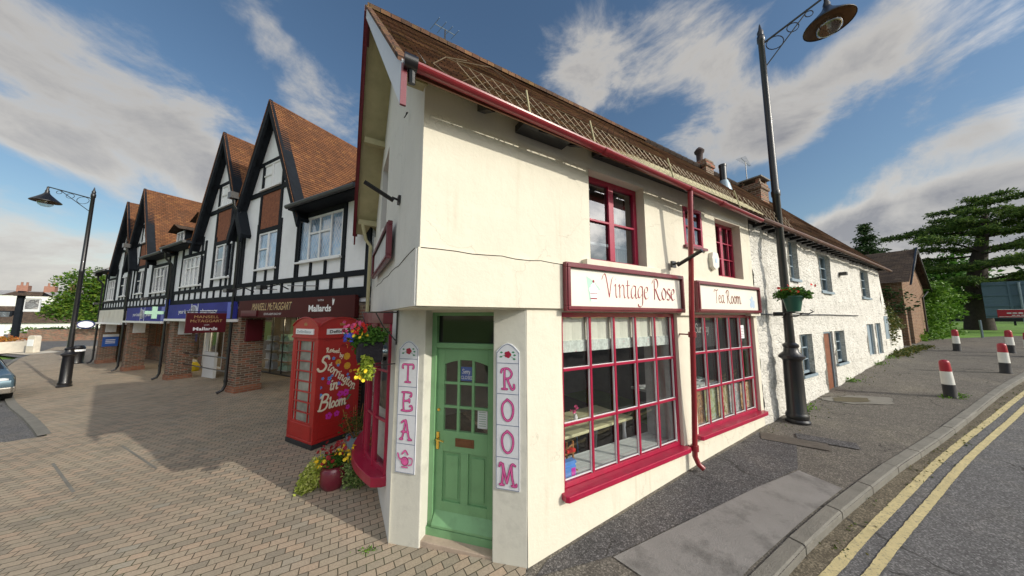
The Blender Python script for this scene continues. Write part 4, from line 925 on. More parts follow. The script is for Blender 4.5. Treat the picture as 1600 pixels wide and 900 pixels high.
# painted tile panels
def tile_panel(x0,word,pot,label):
    t=thing('tile_panel',label,'tile panel',FC,(x0,-.001,.765)); w_=.255; n=len(word)+(1 if pot else 0); H=1.255; th=H/n if not pot else H/n
    B=MB(); arch=[(w_*k/8,H+.12+.09*math.sin(math.pi*k/8)) for k in range(9)]
    B.prism([(0,0),(w_,0)]+arch[::-1],-.012,0,'y'); B.build('tiles','tilewhite',t,bevel=.002)
    mb=MB(); p=Pen(mb,-.0125); m_=.008
    p.stroke([(m_,m_),(m_,H+.11)],.005); p.stroke([(w_-m_,m_),(w_-m_,H+.11)],.005); p.stroke([(m_,m_),(w_-m_,m_)],.005)
    for k in range(1,n+1): p.stroke([(m_,th*k),(w_-m_,th*k)],.006)
    p.stroke([(m_+(w_-2*m_)*k/8,H+.105+.09*math.sin(math.pi*k/8)) for k in range(9)],.006); mb.build('tile_outline','tileline',t)
    D=MB();pd=Pen(D,-.0125);L_=MB();pl=Pen(L_,-.0145)
    seq=list(word); 
    for i,ch in enumerate(seq):
        z=th*(n-1-i)+th*.16; h=th*.66/1.55
        gw=GL['\1'+ch][0]; hx=min(h,(w_*.80)/gw); sx=hx/h
        x=(w_-gw*hx)/2
        pd.write(ch,x,z,h,.025,caps=True,sx=sx); pl.write(ch,x,z,h,.013,caps=True,sx=sx)
    if pot:
        for P_,c in((pd,1.0),(pl,.8)):
            P_.k+=5; body=[(w_/2+.052*c*math.cos(a*math.pi/8),th*.42+.05*c*math.sin(a*math.pi/8)) for a in range(16)]; P_.mb.face([P_.pt(*q) for q in body])
            P_.stroke([(w_*.42,th*.42),(w_*.22,th*.50),(w_*.14,th*.66)],.02*c); P_.stroke([(w_*.68,th*.55),(w_*.86,th*.52),(w_*.84,th*.34),(w_*.68,th*.30)],.013*c)
            P_.stroke([(w_*.36,th*.66),(w_*.5,th*.78),(w_*.64,th*.66)],.02*c); P_.stroke([(w_*.36,th*.22),(w_*.64,th*.22)],.016*c)
    D.build('lettering_outline','magenta',t); L_.build('lettering','pink',t)
    D=MB();p=Pen(D,-.0125); c=(w_/2,H+.09)
    for k in range(5): a=k*1.257; p.k+=5; D.face([p.pt(c[0]+.02*math.cos(a)+.02*math.cos(b*.785),c[1]+.018*math.sin(a)+.02*math.sin(b*.785)) for b in range(8)])
    D.build('painted_rose','red',t)
    D=MB();p=Pen(D,-.0125)
    for a,b in((-.07,.02),(-.075,-.025),(.06,.025),(.075,-.005),(.07,-.045)): p.poly([(c[0]+a-.018,c[1]+b),(c[0]+a,c[1]+b+.012),(c[0]+a+.018,c[1]+b),(c[0]+a,c[1]+b-.010)])
    p.stroke([(c[0]+.02,c[1]-.01),(c[0]+.08,c[1]-.05)],.004); p.stroke([(c[0]-.02,c[1]),(c[0]-.09,c[1]-.03)],.004); D.build('painted_leaves','leafgreen',t)
tile_panel(.04,'TEA',True,'painted white tile panel spelling TEA with a pink teapot, beside the green door')
tile_panel(1.24,'ROOM',False,'painted white tile panel spelling ROOM under a rose, beside the green door')
# fittings
def floodlight(fr,x,z,label):
    t=thing('floodlight',label,'floodlight',fr,(x,-.04 if fr is FT else 0,z)); mb=MB(); mb.box(-.05,.05,-.03,.0,-.05,.05); mb.tube([(0,-.02,0),(0,-.1,.02)],.014,6); mb.build('bracket','black',t)
    mb=MB(); mb.tube([(0,-.08,-.02),(0.02,-.42,.14)],.028,8); mb.build('lamp_tube','black',t,smooth=True)
floodlight(FT,2.62,3.30,'black tubular floodlight on the sunny cream wall between two crimson windows')
floodlight(FG,-1.25,4.0,'black tubular floodlight on the shaded gable wall')
t=thing('alarm_box','cream burglar alarm box high on the wall between two crimson upper windows','alarm box',FT,(3.88,0,3.47)); mb=MB(); mb.prism([(-.10,-.10),(-.02,-.15),(.10,-.10),(.12,.05),(.08,.16),(-.08,.16),(-.12,.05)],-.07,0,'y'); mb.build('casing','signcream',t,bevel=.012)
mb=MB(); mb.prism([(-.03,-.03),(.03,-.03),(.045,.03),(0,.07),(-.045,.03)],-.074,-.07,'y'); mb.build('badge','paleblue',t)
t=thing('wall_hook','small curled iron hook high on the shaded gable wall','hook',FG,(-.75,0,4.85)); mb=MB(); mb.tube([(-.04,-.02,.06),(-.06,-.05,0),(-.03,-.06,-.03),(.02,-.05,-.03),(.06,-.05,-.02)],.006,5); mb.build('hook','black',t)
def aerial(x,y,z,h,label,rot,n=7,L=.9,up=0):
    t=thing('television_aerial',label,'aerial',FT,(x,y,z),rot); mb=MB(); mb.tube([(0,0,-.25),(0,0,h)],.014,6); mb.build('mast','black',t)
    mb=MB(); mb.tube([(-L/2,0,h-up),(L/2,0,h+up)],.008,5)
    for k in range(n):
        xx=-L/2+L*k/(n-1); zz=h-up+2*up*k/(n-1); e=.16-.01*k; mb.tube([(xx,-e,zz),(xx,e,zz)],.005,4)
    mb.build('antenna_rods','galv',t)
aerial(-.27,2.42,7.7,.32,'small bent television aerial on the ridge of the tea room roof',.3,4,.45,.06)
aerial(12.05,2.3,8.0,.75,'long television aerial rising above the wide brick chimney',R(10),12,1.5,.10)
# ------------------------------------------------------------------ things seen through the windows
t=thing('roman_blind','cream roman blind with a floral band at the top of the wider shop window','blind',FT,(.52,.13,2.12))
mb=MB()
for k in range(5):
    a,b=.43*k+.01,.43*k+.42
    for i in range(7):
        x=a+(b-a)*i/6; 
    mb.prism([(a+(b-a)*i/8,-.012*abs(math.sin(i*math.pi/4))) for i in range(9)]+[(b,.015),(a,.015)],.1,.43)
mb.build('fabric','blind',t)
mb=MB()
for k in range(5):
    a,b=.43*k+.01,.43*k+.42; mb.prism([(a+(b-a)*i/8,-.02-.01*abs(math.sin(i*math.pi/4))) for i in range(9)]+[(b,.015),(a,.015)],-.03,.105)
mb.build('hem_band','blindband',t); 
def diningtable(x,y,rot,label):
    t=thing('dining_table',label,'table',FT,(x,y,.15),rot); mb=MB(); mb.box(-.8,.8,-.38,.38,.72,.76); mb.build('table_top','tablewood',t,bevel=.01)
    for a in(-.68,.68):
        for b in(-.3,.3): mb=MB(); mb.lathe([(.03,0),(.02,.1),(.04,.35),(.025,.6),(.04,.72)],(a,b,0),8); mb.build('leg','white',t,smooth=True)
diningtable(1.62,.98,R(3),'pale topped dining table inside the tea room behind the wider shop window')
t=thing('dining_chair','blue painted spindle back chair at the table inside the tea room','chair',FT,(1.78,1.62,.13)); mb=MB(); mb.box(-.2,.2,-.2,.2,.43,.46); mb.build('seat','chairblue',t,bevel=.01)
mb=MB(); mb.tube([(-.2,.2,.84),(-.14,.22,.91),(0,.23,.94),(.14,.22,.91),(.2,.2,.84)],.03,6)
for k in range(5): mb.tube([(-.16+.08*k,.2,.46),(-.16+.08*k,.21,.9)],.009,5)
mb.build('backrest','chairblue',t)
for a in(-.17,.17):
    for b in(-.17,.17): MB().tube([(a*1.15,b*1.15,0),(a,b,.43)],.016,6).build('leg','chairblue',t)
t=thing('flower_vase','small white vase with pale pink flowers on the dining table','vase',FT,(1.5,.95,.911)); mb=MB(); mb.lathe([(0,0),(.03,0),(.035,.06),(.02,.1),(.024,.11)],(0,0,0),10); mb.build('vase','white',t,smooth=True); mb=MB(); flowers(mb,[(rnd.uniform(-.06,.06),rnd.uniform(-.06,.06),.13+rnd.uniform(0,.08)) for k in range(12)],.028,4); mb.build('flowers','pink_fl',t)
t=thing('toy_mill','wooden toy windmill frame standing on the window board','toy',FT,(.76,.32,.63)); mb=MB()
for a in(-.12,.02,.12):
    mb.box(a-.01,a+.01,-.01,.01,0,.34)
mb.tube([(-.14,0,.3),(.02,0,.02)],.01,4).tube([(-.14,0,.18),(.12,0,.30)],.01,4).box(-.14,.14,-.02,.02,.2,.22).box(-.15,.15,-.05,.05,0,.015); mb.build('frame','wood',t)
mb=MB(); mb.box(.0,.13,-.04,.02,.225,.26); mb.build('red_block','scarlet_fl',t); mb=MB(); mb.box(-.02,.13,-.05,.03,.10,.12); mb.build('blue_shelf','sky_fl',t)
t=thing('toy_box','blue and pink toy carton on the window board in front of the wooden toy','toy box',FT,(.70,.21,.63)); mb=MB(); mb.box(-.07,.10,-.03,.03,0,.13); mb.build('carton','sky_fl',t); mb=MB(); mb.box(.03,.09,-.033,-.03,.02,.11); mb.build('printed_panel','purple_fl',t); mb=MB(); mb.box(-.07,.10,-.03,.04,.16,.19); mb.box(-.07,.1,-.02,.02,.13,.16); mb.build('lid','sky_fl',t)
# posters and notices in the smaller window
def poster_mat(name,seed,cols,scale=7):
    m,nt,b=nodes(name); tc=NN(nt,'ShaderNodeTexCoord'); mp=NN(nt,'ShaderNodeMapping'); mp.inputs['Location'].default_value=(seed*3.1,seed,seed*1.7); nt.links.new(tc.outputs['Object'],mp.inputs[0])
    f=tex_noise(nt,mp.outputs[0],scale,5,.6,1.2); n=len(cols); nt.links.new(ramp(nt,f,[(.32+.38*i/(n-1),c) for i,c in enumerate(cols)]),b.inputs['Base Color']); b.inputs['Roughness'].default_value=.5; return m
cs=[[(.30,.10,.04),(.45,.28,.14),(.15,.07,.04),(.6,.52,.4)],[(.30,.45,.52),(.45,.50,.30),(.20,.26,.12),(.62,.55,.3)],[(.10,.08,.03),(.35,.30,.12),(.6,.55,.42),(.12,.10,.06)],[(.45,.50,.52),(.22,.30,.28),(.62,.62,.6),(.3,.14,.1)],[(.05,.04,.03),(.55,.34,.14),(.62,.55,.42),(.08,.06,.05)]]
lab=['reddish brown painted picture panel','blue and green painted picture panel','dark picture panel with a pale cup','pale grey green painted picture panel','orange and black picture panel']
for k in range(5):
    t=thing('picture_panel',lab[k]+' standing in the smaller shop window','picture panel',FT,(3.20+.42*k,.14,.78)); MB().box(.0,.37,-.006,.006,0,.56-.02*k).build('board',poster_mat('picture_print%d'%k,k+1.3,cs[k],9),t)
t=thing('notice','small white printed notice taped inside the smaller shop window','notice',FT,(4.93,.085,2.10)); MB().box(0,.16,-.002,.002,0,.25).build('sheet','whitep',t); mb=MB(); p=Pen(mb,-.0025); [p.stroke([(.02,.04+.03*k),(.14,.04+.03*k)],.006) for k in range(6)]; mb.build('print','bollardk',t)
t=thing('chalkboard','black chalkboard written Open Sunday hanging inside the smaller shop window','chalkboard',FT,(3.2,.22,1.98)); MB().box(0,1.12,-.01,.01,-.0,.46).build('board','phonedark',t); mb=MB(); p=Pen(mb,-.0115); p.write('oen',-5,-5,.05,.01)
mb=MB(); p=Pen(mb,-.0115); 
GL['O']=(1.1,GL['\1O'][1]); GL['u']=(.9,[[(0,.9),(.1,1),(.12,.2),(.3,0),(.6,.3)],[(.62,1),(.62,.2),(.75,0),(.88,.12)]]); GL['p']=(.85,[[(0,.9),(.12,1),(.12,-.6)],[(.12,.65),(.42,1),(.66,.6),(.5,.05),(.12,.15)]])
p.write('Open Sunday',.05,.26,.085,.011,adv=1.0); mb.build('chalk_writing','chalk',t)
for k in range(3):
    t=thing('pendant_lamp','small brass lit pendant lamp inside the tea room, %s'%['nearest the drainpipe','middle one of three','farthest from the drainpipe'][k],'lamp',FT,(3.45+.32*k,.9,2.30),group='pendant lamps inside the tea room'); MB().lathe([(.012,.2),(.015,.1),(.06,.0),(.055,0)],(0,0,0),10).build('lamp_shade','brass',t,smooth=True); MB().lathe([(0,.04),(.02,.03),(.022,.0),(0,-.02)],(0,0,0),8).build('bulb','warmlamp',t)
mb=MB(); rg=random.Random(5)
t=thing('display_shelf','low display table of plates and cups inside behind the smaller window','display table',FT,(4.2,.95,.15)); MB().box(-1.0,1.0,-.3,.3,.98,1.02).build('shelf','board',t)
mb=MB()
for k in range(16): x,y=rg.uniform(-.9,.9),rg.uniform(-.2,.2); mb.lathe([(0,0),(.04,0),(.075,.02),(.07,.022),(0,.01)],(x,y,1.02+.02*(k%3)),12)
mb.build('plates','whitep',t,smooth=True)
mb=MB()
for k in range(8): x,y=rg.uniform(-.9,.9),rg.uniform(-.2,.2); mb.lathe([(0,0),(.03,0),(.045,.08),(.04,.08)],(x,y,1.02),10)
mb.build('cups','mint',t,smooth=True)
# closed sign and papers on the door
t=thing('closed_sign','small dark blue sign reading Sorry we are CLOSED inside the top of the door glass','sign',FC,(.71,.222,1.76)); MB().box(0,.19,-.003,.003,0,.16).build('board','bluesign',t); text(t,'CLOSED',.015,.02,.038,-.004,'whitep',width=.16); mb=MB(); p=Pen(mb,-.0035); p.write('Sorry',.03,.085,.028,.005); mb.build('script','whitep',t)
t=thing('notice','white printed notice inside the lower right pane of the green door','notice',FC,(.94,.225,1.24)); MB().box(0,.12,-.002,.002,0,.2).build('sheet','whitep',t); mb=MB(); p=Pen(mb,-.0025); [p.stroke([(.02,.03+.025*k),(.10,.03+.025*k)],.005) for k in range(7)]; mb.build('print','leafgreen',t)
# ================================================================== WHITE COTTAGE
K=thing('cottage','long white painted rough stone cottage with blue grey windows','cottage',FT,(5.45,0,0))
FK=Frame(FT.w(5.45,0).x,FT.w(5.45,0).y,.866,.5)
def roughmat():
    m,nt,b=nodes('white_painted_rubble'); tc=NN(nt,'ShaderNodeTexCoord'); g=tc.outputs['Object']
    wb=NN(nt,'ShaderNodeTexNoise'); wb.inputs['Scale'].default_value=4; nt.links.new(g,wb.inputs['Vector'])
    vm=NN(nt,'ShaderNodeVectorMath',operation='MULTIPLY_ADD'); nt.links.new(wb.outputs['Color'],vm.inputs[0]); vm.inputs[1].default_value=(.12,.12,.12); nt.links.new(g,vm.inputs[2])
    mp=NN(nt,'ShaderNodeMapping'); mp.inputs['Scale'].default_value=(1,1,2.0); nt.links.new(vm.outputs[0],mp.inputs[0])
    v=NN(nt,'ShaderNodeTexVoronoi',feature='DISTANCE_TO_EDGE'); v.inputs['Scale'].default_value=5.5; nt.links.new(mp.outputs[0],v.inputs['Vector'])
    e=mth(nt,'MULTIPLY',v.outputs['Distance'],6,clamp=True)
    n=tex_noise(nt,g,14,8,.75); n2=tex_noise(nt,g,2.2,6,.7); n3=tex_noise(nt,g,26,4,.7)
    c=ramp(nt,n,[(.30,(.33,.31,.27)),(.40,(.60,.58,.52)),(.50,(.74,.72,.66)),(.8,(.78,.76,.70))])
    d=mth(nt,'MULTIPLY',mth(nt,'SUBTRACT',mth(nt,'ADD',mth(nt,'MULTIPLY',n3,.6),mth(nt,'MULTIPLY',n2,.5)),.565),6,clamp=True)
    c=mixc(nt,mth(nt,'MULTIPLY',d,.75),c,(.24,.225,.19))
    nt.links.new(c,b.inputs['Base Color']); b.inputs['Roughness'].default_value=.85
    h=mth(nt,'ADD',mth(nt,'MULTIPLY',e,.28),mth(nt,'MULTIPLY',n,1.1)); bump(nt,b,h,1.0,.03); return m
M['rubble']=roughmat(); M['oldgutter']=mat('weathered_brown_gutter',(.09,.035,.022),.6,.4,3,.2,20,dirt=((.12,.12,.04),4,.52,3))
def cottage():
    H=[(2.0,2.55,3.42,4.38),(4.12,5.08,3.22,4.28),(8.45,9.5,3.2,4.2),(2.2,2.98,1.15,2.1),(3.85,4.62,.45,2.12),(4.85,5.72,1.22,2.12),(8.45,9.35,1.2,2.27),(9.75,10.5,1.17,2.29)]
    wall('wall',0,11.3,-.1,4.66,[h+(.10,) for h in H],'rubble',K,step=.07,disp=.034,rev=.1)
    g='greywood'
    for i,h in enumerate(H):
        if i in(4,6,7): continue
        wn=window(K,h[0],h[1],h[2],h[3],.075,2 if i else 1,3,g,'glass_dark',.06,.028,.05)
        MB().box(h[0]-.05,h[1]+.05,-.05,.08,h[2]-.06,h[2]).build('window_sill',g,wn)
        mb=MB(); mb.box(h[0],h[1],.5,.52,h[2],h[3]); mb.build('room_behind','interior',wn)
        mb=MB()
        for k in range(5): mb.tube([(h[0]+.08+.04*k,.16+.02*(k%2),h[2]+.05),(h[0]+.08+.04*k,.16+.02*(k%2),h[3]-.05)],.03,6)
        mb.build('curtain','curtain',wn)
    for i in(6,7): h=H[i]; mb=MB(); mb.box(h[0],h[1],.06,.1,h[2],h[3]); mb.box(h[0],h[0]+.06,.03,.06,h[2],h[3]); mb.box(h[1]-.06,h[1],.03,.06,h[2],h[3]); mb.build('boarded_window',g,K)
    h=H[4]; mb=MB(); mb.box(h[0]+.05,h[1]-.05,.05,.09,h[2]+.08,h[3]-.05)
    for a,b in((.7,1.15),(1.25,1.65),(1.75,2.0)): mb.box(h[0]+.14,h[1]-.14,.035,.05,a,b)
    d=mb.build('door','doorbrown',K,bevel=.004); MB().box(h[0]+.10,h[0]+.14,.0,.04,1.25,1.3).build('handle','black',d)
    mb=MB(); mb.box(h[0],h[0]+.05,.02,.1,h[2],h[3]).box(h[1]-.05,h[1],.02,.1,h[2],h[3]).box(h[0],h[1],.02,.1,h[3]-.05,h[3]); mb.build('door_frame',g,K)
    MB().box(h[0]-.1,h[1]+.1,-.18,.1,.3,.46).build('doorstep','concrete',K,bevel=.01)
    mb=MB(); mb.tube([(.05,-.03,2.57),(2,-.035,2.56),(4,-.03,2.575),(7.4,-.035,2.56)],.012,5); mb.build('cable','black',K)
    mb=MB(); mb.box(5.95,6.1,-.16,0,3.78,3.88); mb.build('wall_bracket','black',K)
    # roof with a hipped end
    z0,zr=4.46,7.66; x1=11.55; xr=8.6
    roof('roof',[((.05,-.26,z0),(x1,-.26,z0-.05),(xr,2.42,zr),(.05,2.42,zr)),((x1,5.1,z0),(.05,5.1,z0),(.05,2.42,zr),(xr,2.42,zr)),((x1,-.26,z0-.05),(x1,5.1,z0),(xr,2.45,zr),(xr,2.40,zr))],'tileold',K)
    wall('end_wall',0,4.8,0,4.66,[],'rubble',K,step=1); o=K.children[-1]
    e=[c for c in K.children if c.name.startswith('end_wall')][0]; e.location=(11.3,0,0); e.rotation_euler=(0,0,R(90))
    mb=MB()
    for k in range(29): 
        x=.2+k*.4; mb.box(x-.03,x+.03,-.22,.02,z0-.09,z0-.03)
    mb.box(0,x1-.1,-.02,.03,4.42,4.5); mb.build('rafter_feet','black',K)
    mb=MB(); mb.tube([(-.2,-.30,4.40),(3,-.30,4.39),(7,-.30,4.37),(11.5,-.30,4.32)],.045,8); mb.build('gutter','oldgutter',K,smooth=True)
    mb=MB()
    for k in range(26): mb.tube([(.1+k*.33,2.42,zr+.0),(.42+k*.33,2.42,zr+.015)],.1,8)
    mb.build('ridge_tiles','tileold',K)
    # chimneys
    def chim(x0,x1,y0,y1,zt,label,pots,slab):
        mb=MB(); mb.box(x0,x1,y0,y1,5.6,zt-.25); mb.box(x0-.04,x1+.04,y0-.04,y1+.04,zt-.25,zt-.12); mb.box(x0-.01,x1+.01,y0-.01,y1+.01,zt-.12,zt)
        c=mb.build('chimney','brick',K,bevel=.006); c['label']=label
        if slab:
            mb=MB(); mb.box(x0-.07,x1+.07,y0-.07,y1+.07,zt+.17,zt+.22); mb.build('capping_slab','concrete',c)
            mb=MB()
            for a,b in((x0+.02,y0+.02),(x1-.14,y0+.02),(x0+.02,y1-.14),(x1-.14,y1-.14),(x0+.02,(y0+y1)/2),(x1-.14,(y0+y1)/2)): mb.box(a,a+.12,b,b+.12,zt,zt+.17)
            mb.build('vent_bricks','brick',c)
        for px,py in pots: mb=MB(); mb.lathe([(.15,0),(.13,.08),(.10,.12),(.105,.36),(.15,.42),(.16,.48),(.10,.56),(.03,.62),(0,.63)],(px,py,zt),14); mb.build('chimney_pot','tilepot',c,smooth=True)
    M['tilepot']=mat('sooty_clay_pot',(.05,.03,.028),.8,.3,8)
    chim(3.25,3.75,2.2,2.8,7.9,'narrow brick chimney stack with one sooty pot',[(3.5,2.5)],False)
    chim(6.15,6.85,1.75,2.8,7.60,'wide brick chimney stack under a flat slab',[],True)
    mb=MB(); mb.tube([(2.35,1.35,6.2),(2.35,1.35,6.95)],.09,14); mb.tube([(2.35,1.35,6.93),(2.35,1.35,7.0)],.1,14); f=mb.build('flue_pipe','black',K,smooth=True); MB().lathe([(.2,-.35),(.15,-.12),(.11,.0)],(2.35,1.35,6.5),14).build('lead_collar','galv',f,smooth=True)
cottage()
# garden wall sweeping down from the cottage
t=thing('garden_wall','white painted brick garden wall with a top that sweeps down from the cottage','wall',FT,(16.75,0,0))
def gwall():
    mb=MB(); n=16; top=lambda x:1.95+2.55*math.exp(-x*1.7)+.1*math.sin(x*3)
    for i in range(n):
        a,b=3.3*i/n,3.3*(i+1)/n; mb.prism([(a,.4),(b,.4),(b,top(b)),(a,top(a))],0,.3,'y')
    mb.build('wall','whitebrick',t)
    MB().box(.05,.65,-.012,.05,1.66,2.55).build('boarded_window','greywood',t)
M['whitebrick']=brick_mat('white_painted_brick',(.70,.69,.63),(.80,.79,.73),(.60,.58,.52),.225,.075,.008,'wall',0,.85,.6,.06,ramps=[(0,(.66,.64,.58)),(1,(.80,.79,.73))],extra=((.3,.28,.22),2,.58,2))
gwall()
t=thing('climbing_plant','tangle of green and rust coloured creeper over the top of the garden wall','plant',FT,(17.4,.2,2.2)); mb=MB(); foliage(mb,[(0,0,.5,.55,.4,.5),(.7,0,.15,.7,.45,.4),(1.5,0,.0,.7,.45,.35),(.25,-.25,-.3,.35,.15,.5),(2.1,.1,.1,.5,.4,.4)],2600,.10,3,.3,.3); mb.build('foliage','ivy',t); MB().tube([(0,.2,-1.2),(.3,.3,0),(.8,.2,.3),(1.8,.2,.2)],[.05,.04,.03,.02],6).build('stem','bark',t)
# barn beyond
FB=Frame(FT.w(21.2,-.05).x,FT.w(21.2,-.05).y,.866,.5)
t=thing('brick_barn','old brick barn with a steep brown tiled roof beyond the garden wall','barn',FB)
wall('wall',0,6.4,.8,4.3,[(.35,1.5,.8,3.0)],'brickred',t,rev=.2)
MB().box(.35,1.5,.12,.16,.8,3.0).build('door','greywood',t)
e=wall('side_wall',-6,0,.8,4.3,[],'brickred',t); e.rotation_euler=(0,0,R(-90))
mb=MB(); mb.prism([(0,4.3),(6.4,4.3),(3.2,6.0)],0,.2,'y'); mb.build('gable','brickred',t)
roof('roof',[((-.25,6,4.15),(-.25,-.25,4.15),(3.2,-.25,6.12),(3.2,6,6.12)),((6.65,-.25,4.15),(6.65,6,4.15),(3.2,6,6.12),(3.2,-.25,6.12))],'tiledark',t)
mb=MB(); mb.tube([(6.5,-.15,4.0),(4.8,-.1,3.6),(4.8,-.1,1.1)],.04,6); mb.build('downpipe','black',t)
mb=MB(); mb.prism([(-.3,4.0),(-.2,4.0),(3.2,6.0),(6.6,4.0),(6.7,4.0),(3.2,6.2)],-.3,-.24,'y'); mb.build('barge_board','black',t)
t=thing('barn_ivy','dark ivy covering the side wall of the brick barn','plant',FB,(-.15,3,2.6)); mb=MB(); foliage(mb,[(0,y,z,.25,1.1,.9) for y,z in((-2.3,.6),(-1,.9),(.6,.8),(-1.6,-.6),(0,-.5))],3500,.14,17,.3); mb.build('foliage','leafdark',t); MB().tube([(0,-1,-1.6),(0,-.6,0),(0,.2,1.3)],[.06,.04,.02],6).build('stem','bark',t)
# ================================================================== TIMBER FRAMED ROW
def hx(c,w_): return c-w_/2,c+w_/2
def row_unit(label,xa,xb,dz,gables,wins,pieces,piers,sg):
    """xa..xb along the row; gables: (centre, half width, apex z, eave z)"""
    f=Frame(FR.w(xa,0).x,FR.w(xa,0).y,.888,-.4602); U=thing('timber_framed_shop',label,'building',f); X=lambda x:x-xa; W_=xb-xa
    base=3.0+dz; eav=pieces['eave']
    mb=MB(); holes=[]
    # infill panels: front wall with its gable triangles
    allw=[w for w in wins]
    wall('plaster_panels',0,W_,base-.05,eav,[(X(w[0]),X(w[1]),w[2],w[3],.1) for w in allw if w[3]<eav],'panelwhite',U,rev=.1,step=1.2,back=.12)
    gm=MB()
    for c,h,za,ze in gables:
        k=(za-ze)/h; hh=(za-.05-eav)/k
        gm.prism([(X(c)-hh,eav),(X(c)+hh,eav),(X(c),za-.05)],.0,.12,'y')
    gm.build('gable_panels','panelwhite',U)
    # rear block so nothing is hollow
    tb=MB(); y0,y1=-.035,.02
    tb.box(0,W_,-.06,.05,base-.02,base+.24)            # bressumer
    tb.box(0,W_,y0,y1,base+.52,base+.66)
    x=.05
    xs=[k*.62+.3 for k in range(int(W_/.62))]
    for q in xs: tb.box(q-.05,q+.05,y0,y1,base+.24,base+.52)
    for q in(0.0,W_-.16): tb.box(q,q+.16,y0-.01,y1,base,eav)
    low=base+.66
    for w in allw:
        a,b,c,d=X(w[0]),X(w[1]),w[2],w[3]
        if c<eav-.1 and d<eav:
            tb.box(a-.14,a-.0,y0,y1,low,eav); tb.box(b,b+.14,y0,y1,low,eav)
            n=max(1,round((b-a)/.65))
            for k in range(1,n): q=a+(b-a)*k/n; tb.box(q-.05,q+.05,y0,y1,low,c-.05)
            if not w[4].startswith('g'): tb.box(a,b,y0,y1,d,d+.14)
    for c,h,za,ze in gables:
        k=(za-ze)/h; cx=X(c); half=lambda z:max(0,(za-.1-z)/k)
        ww=.66
        for z,t in((6.62+dz,.16),(7.68+dz,.12),(5.28+dz,.14)):
            hh=half(z+t) if z>eav else min(half(z),h*.98); a,b=(cx-hh,cx+hh)
            if z<eav: a,b=cx-ww,cx+ww
            tb.box(a,b,y0-.004,y1,z,z+t)
        for s in(-1,1):
            q=cx+s*ww; tb.prism([(q-.06,low),(q+.06,low),(q+.06,min(7.7+dz,za-k*abs(q+.06-cx)-.1)),(q-.06,min(7.7+dz,za-k*abs(q-.06-cx)-.1))],y0-.002,y1,'y')
            # slim posts in the gable foot
            q=cx+s*(h-.28); tb.box(q-.07,q+.07,y0,y1,low,min(eav+.2,half(0) and za-k*(h-.35)))
        hb=MB(); hb.face([(cx-ww+.06,-.012,5.42+dz),(cx+ww-.06,-.012,5.42+dz),(cx+ww-.06,-.012,6.62+dz),(cx-ww+.06,-.012,6.62+dz)]); hb.build('herringbone_panel','herringv',U)
        bb=MB()
        for s in(-1,1):
            e=(cx+s*(h+.12),ze-.24)
            bb.prism([(cx,za+.02),(cx,za-.42),(e[0]-s*.02,e[1]-.28),(e[0]+s*.06,e[1]+.02)],-.30,-.22,'y')
            bb.prism([(cx,za-.02),(cx,za-.16),(e[0],e[1]-.1),(e[0]+s*.05,e[1]+.0)],-.22,.0,'y')
        bb.build('barge_board','timber',U)
    tb.build('timber_frame','timber',U,bevel=.006)
    # windows
    for w in allw:
        a,b,c,d,kind=X(w[0]),X(w[1]),w[2],w[3],w[4]
        pm={'l':'lead','w':'leadw','p':'plainpane'}[kind[1]]
        mw,mh=b-a,d-c; y=-.02 if d<eav else -.03
        if kind[0]=='e': n=max(3,round(mw/.5)); wn=window(U,a,b,c,d,y,n,1,'white',pm,.06,.055,.06,vbars=[(a+mw*k/n,.06) for k in range(1,n)],hbars=[(c+mh*.62,a+mw/n,b-mw/n)])
        else: wn=window(U,a,b,c,d,y,2,1,'white',pm,.055,.05,.06,vbars=[(a+mw*.5,.09)],hbars=[(c+mh*.55,a+.05,a+mw*.5)])
        MB().box(a-.04,b+.04,-.1,.0,c-.05,c).build('window_sill','white',wn)
    # roofs
    R_=[];yr=4.2
    for c,h,za,ze in gables:
        cx=X(c); k=(za-ze)/h; 
        L_,Rr=h+.12,h+.12
        near=[g for g in gables if g[0]!=c]
        lw=rw=h+.12
        for g in near:
            dd=abs(g[0]-c)/2
            if g[0]<c: lw=min(lw,dd)
            else: rw=min(rw,dd)
        R_.append(((cx+rw,-.32,za-k*rw),(cx+rw,yr,za-k*rw),(cx,yr,za),(cx,-.32,za)))
        R_.append(((cx-lw,yr,za-k*lw),(cx-lw,-.32,za-k*lw),(cx,-.32,za),(cx,yr,za)))
    gx0=min(g[0]-g[1] for g in gables); gx1=max(g[0]+g[1] for g in gables)
    zt=gables[0][2]-.25; sl=(zt-eav)/(yr+.45)
    def main(a,b,ya): R_.append(((a,ya,eav-.05+sl*(ya+.45)),(b,ya,eav-.05+sl*(ya+.45)),(b,yr,zt),(a,yr,zt)))
    if pieces['left']: main(0,X(gx0)+.0,-.45)
    if pieces['right']: main(X(gx1),W_,-.45)
    main(X(gx0),X(gx1),.35)
    R_.append(((W_,yr*2,eav),(0,yr*2,eav),(0,yr,zt),(W_,yr,zt)))
    roof('roof',R_,'tile',U)
    sf=MB()
    if pieces['left']: sf.box(0,X(gx0)+.1,-.44,.02,eav-.12,eav-.03)
    if pieces['right']: sf.box(X(gx1)-.1,W_,-.44,.02,eav-.12,eav-.03)
    sf.box(.0,W_,.02,.2,eav-.15,eav+.05); sf.build('eaves_board','timber',U)
    gt=MB()
    if pieces['left']: gt.tube([(0,-.5,eav-.06),(X(gx0)+.05,-.5,eav-.06)],.06,8)
    if pieces['right']: gt.tube([(X(gx1)-.05,-.5,eav-.06),(W_,-.5,eav-.06)],.06,8)
    if len(gt.v): gt.build('gutter','blackgut',U,smooth=True)
    mb=MB(); mb.box(.02,W_-.02,.12,7.5,base-.05,eav); mb.build('rear_block','render_white',U)
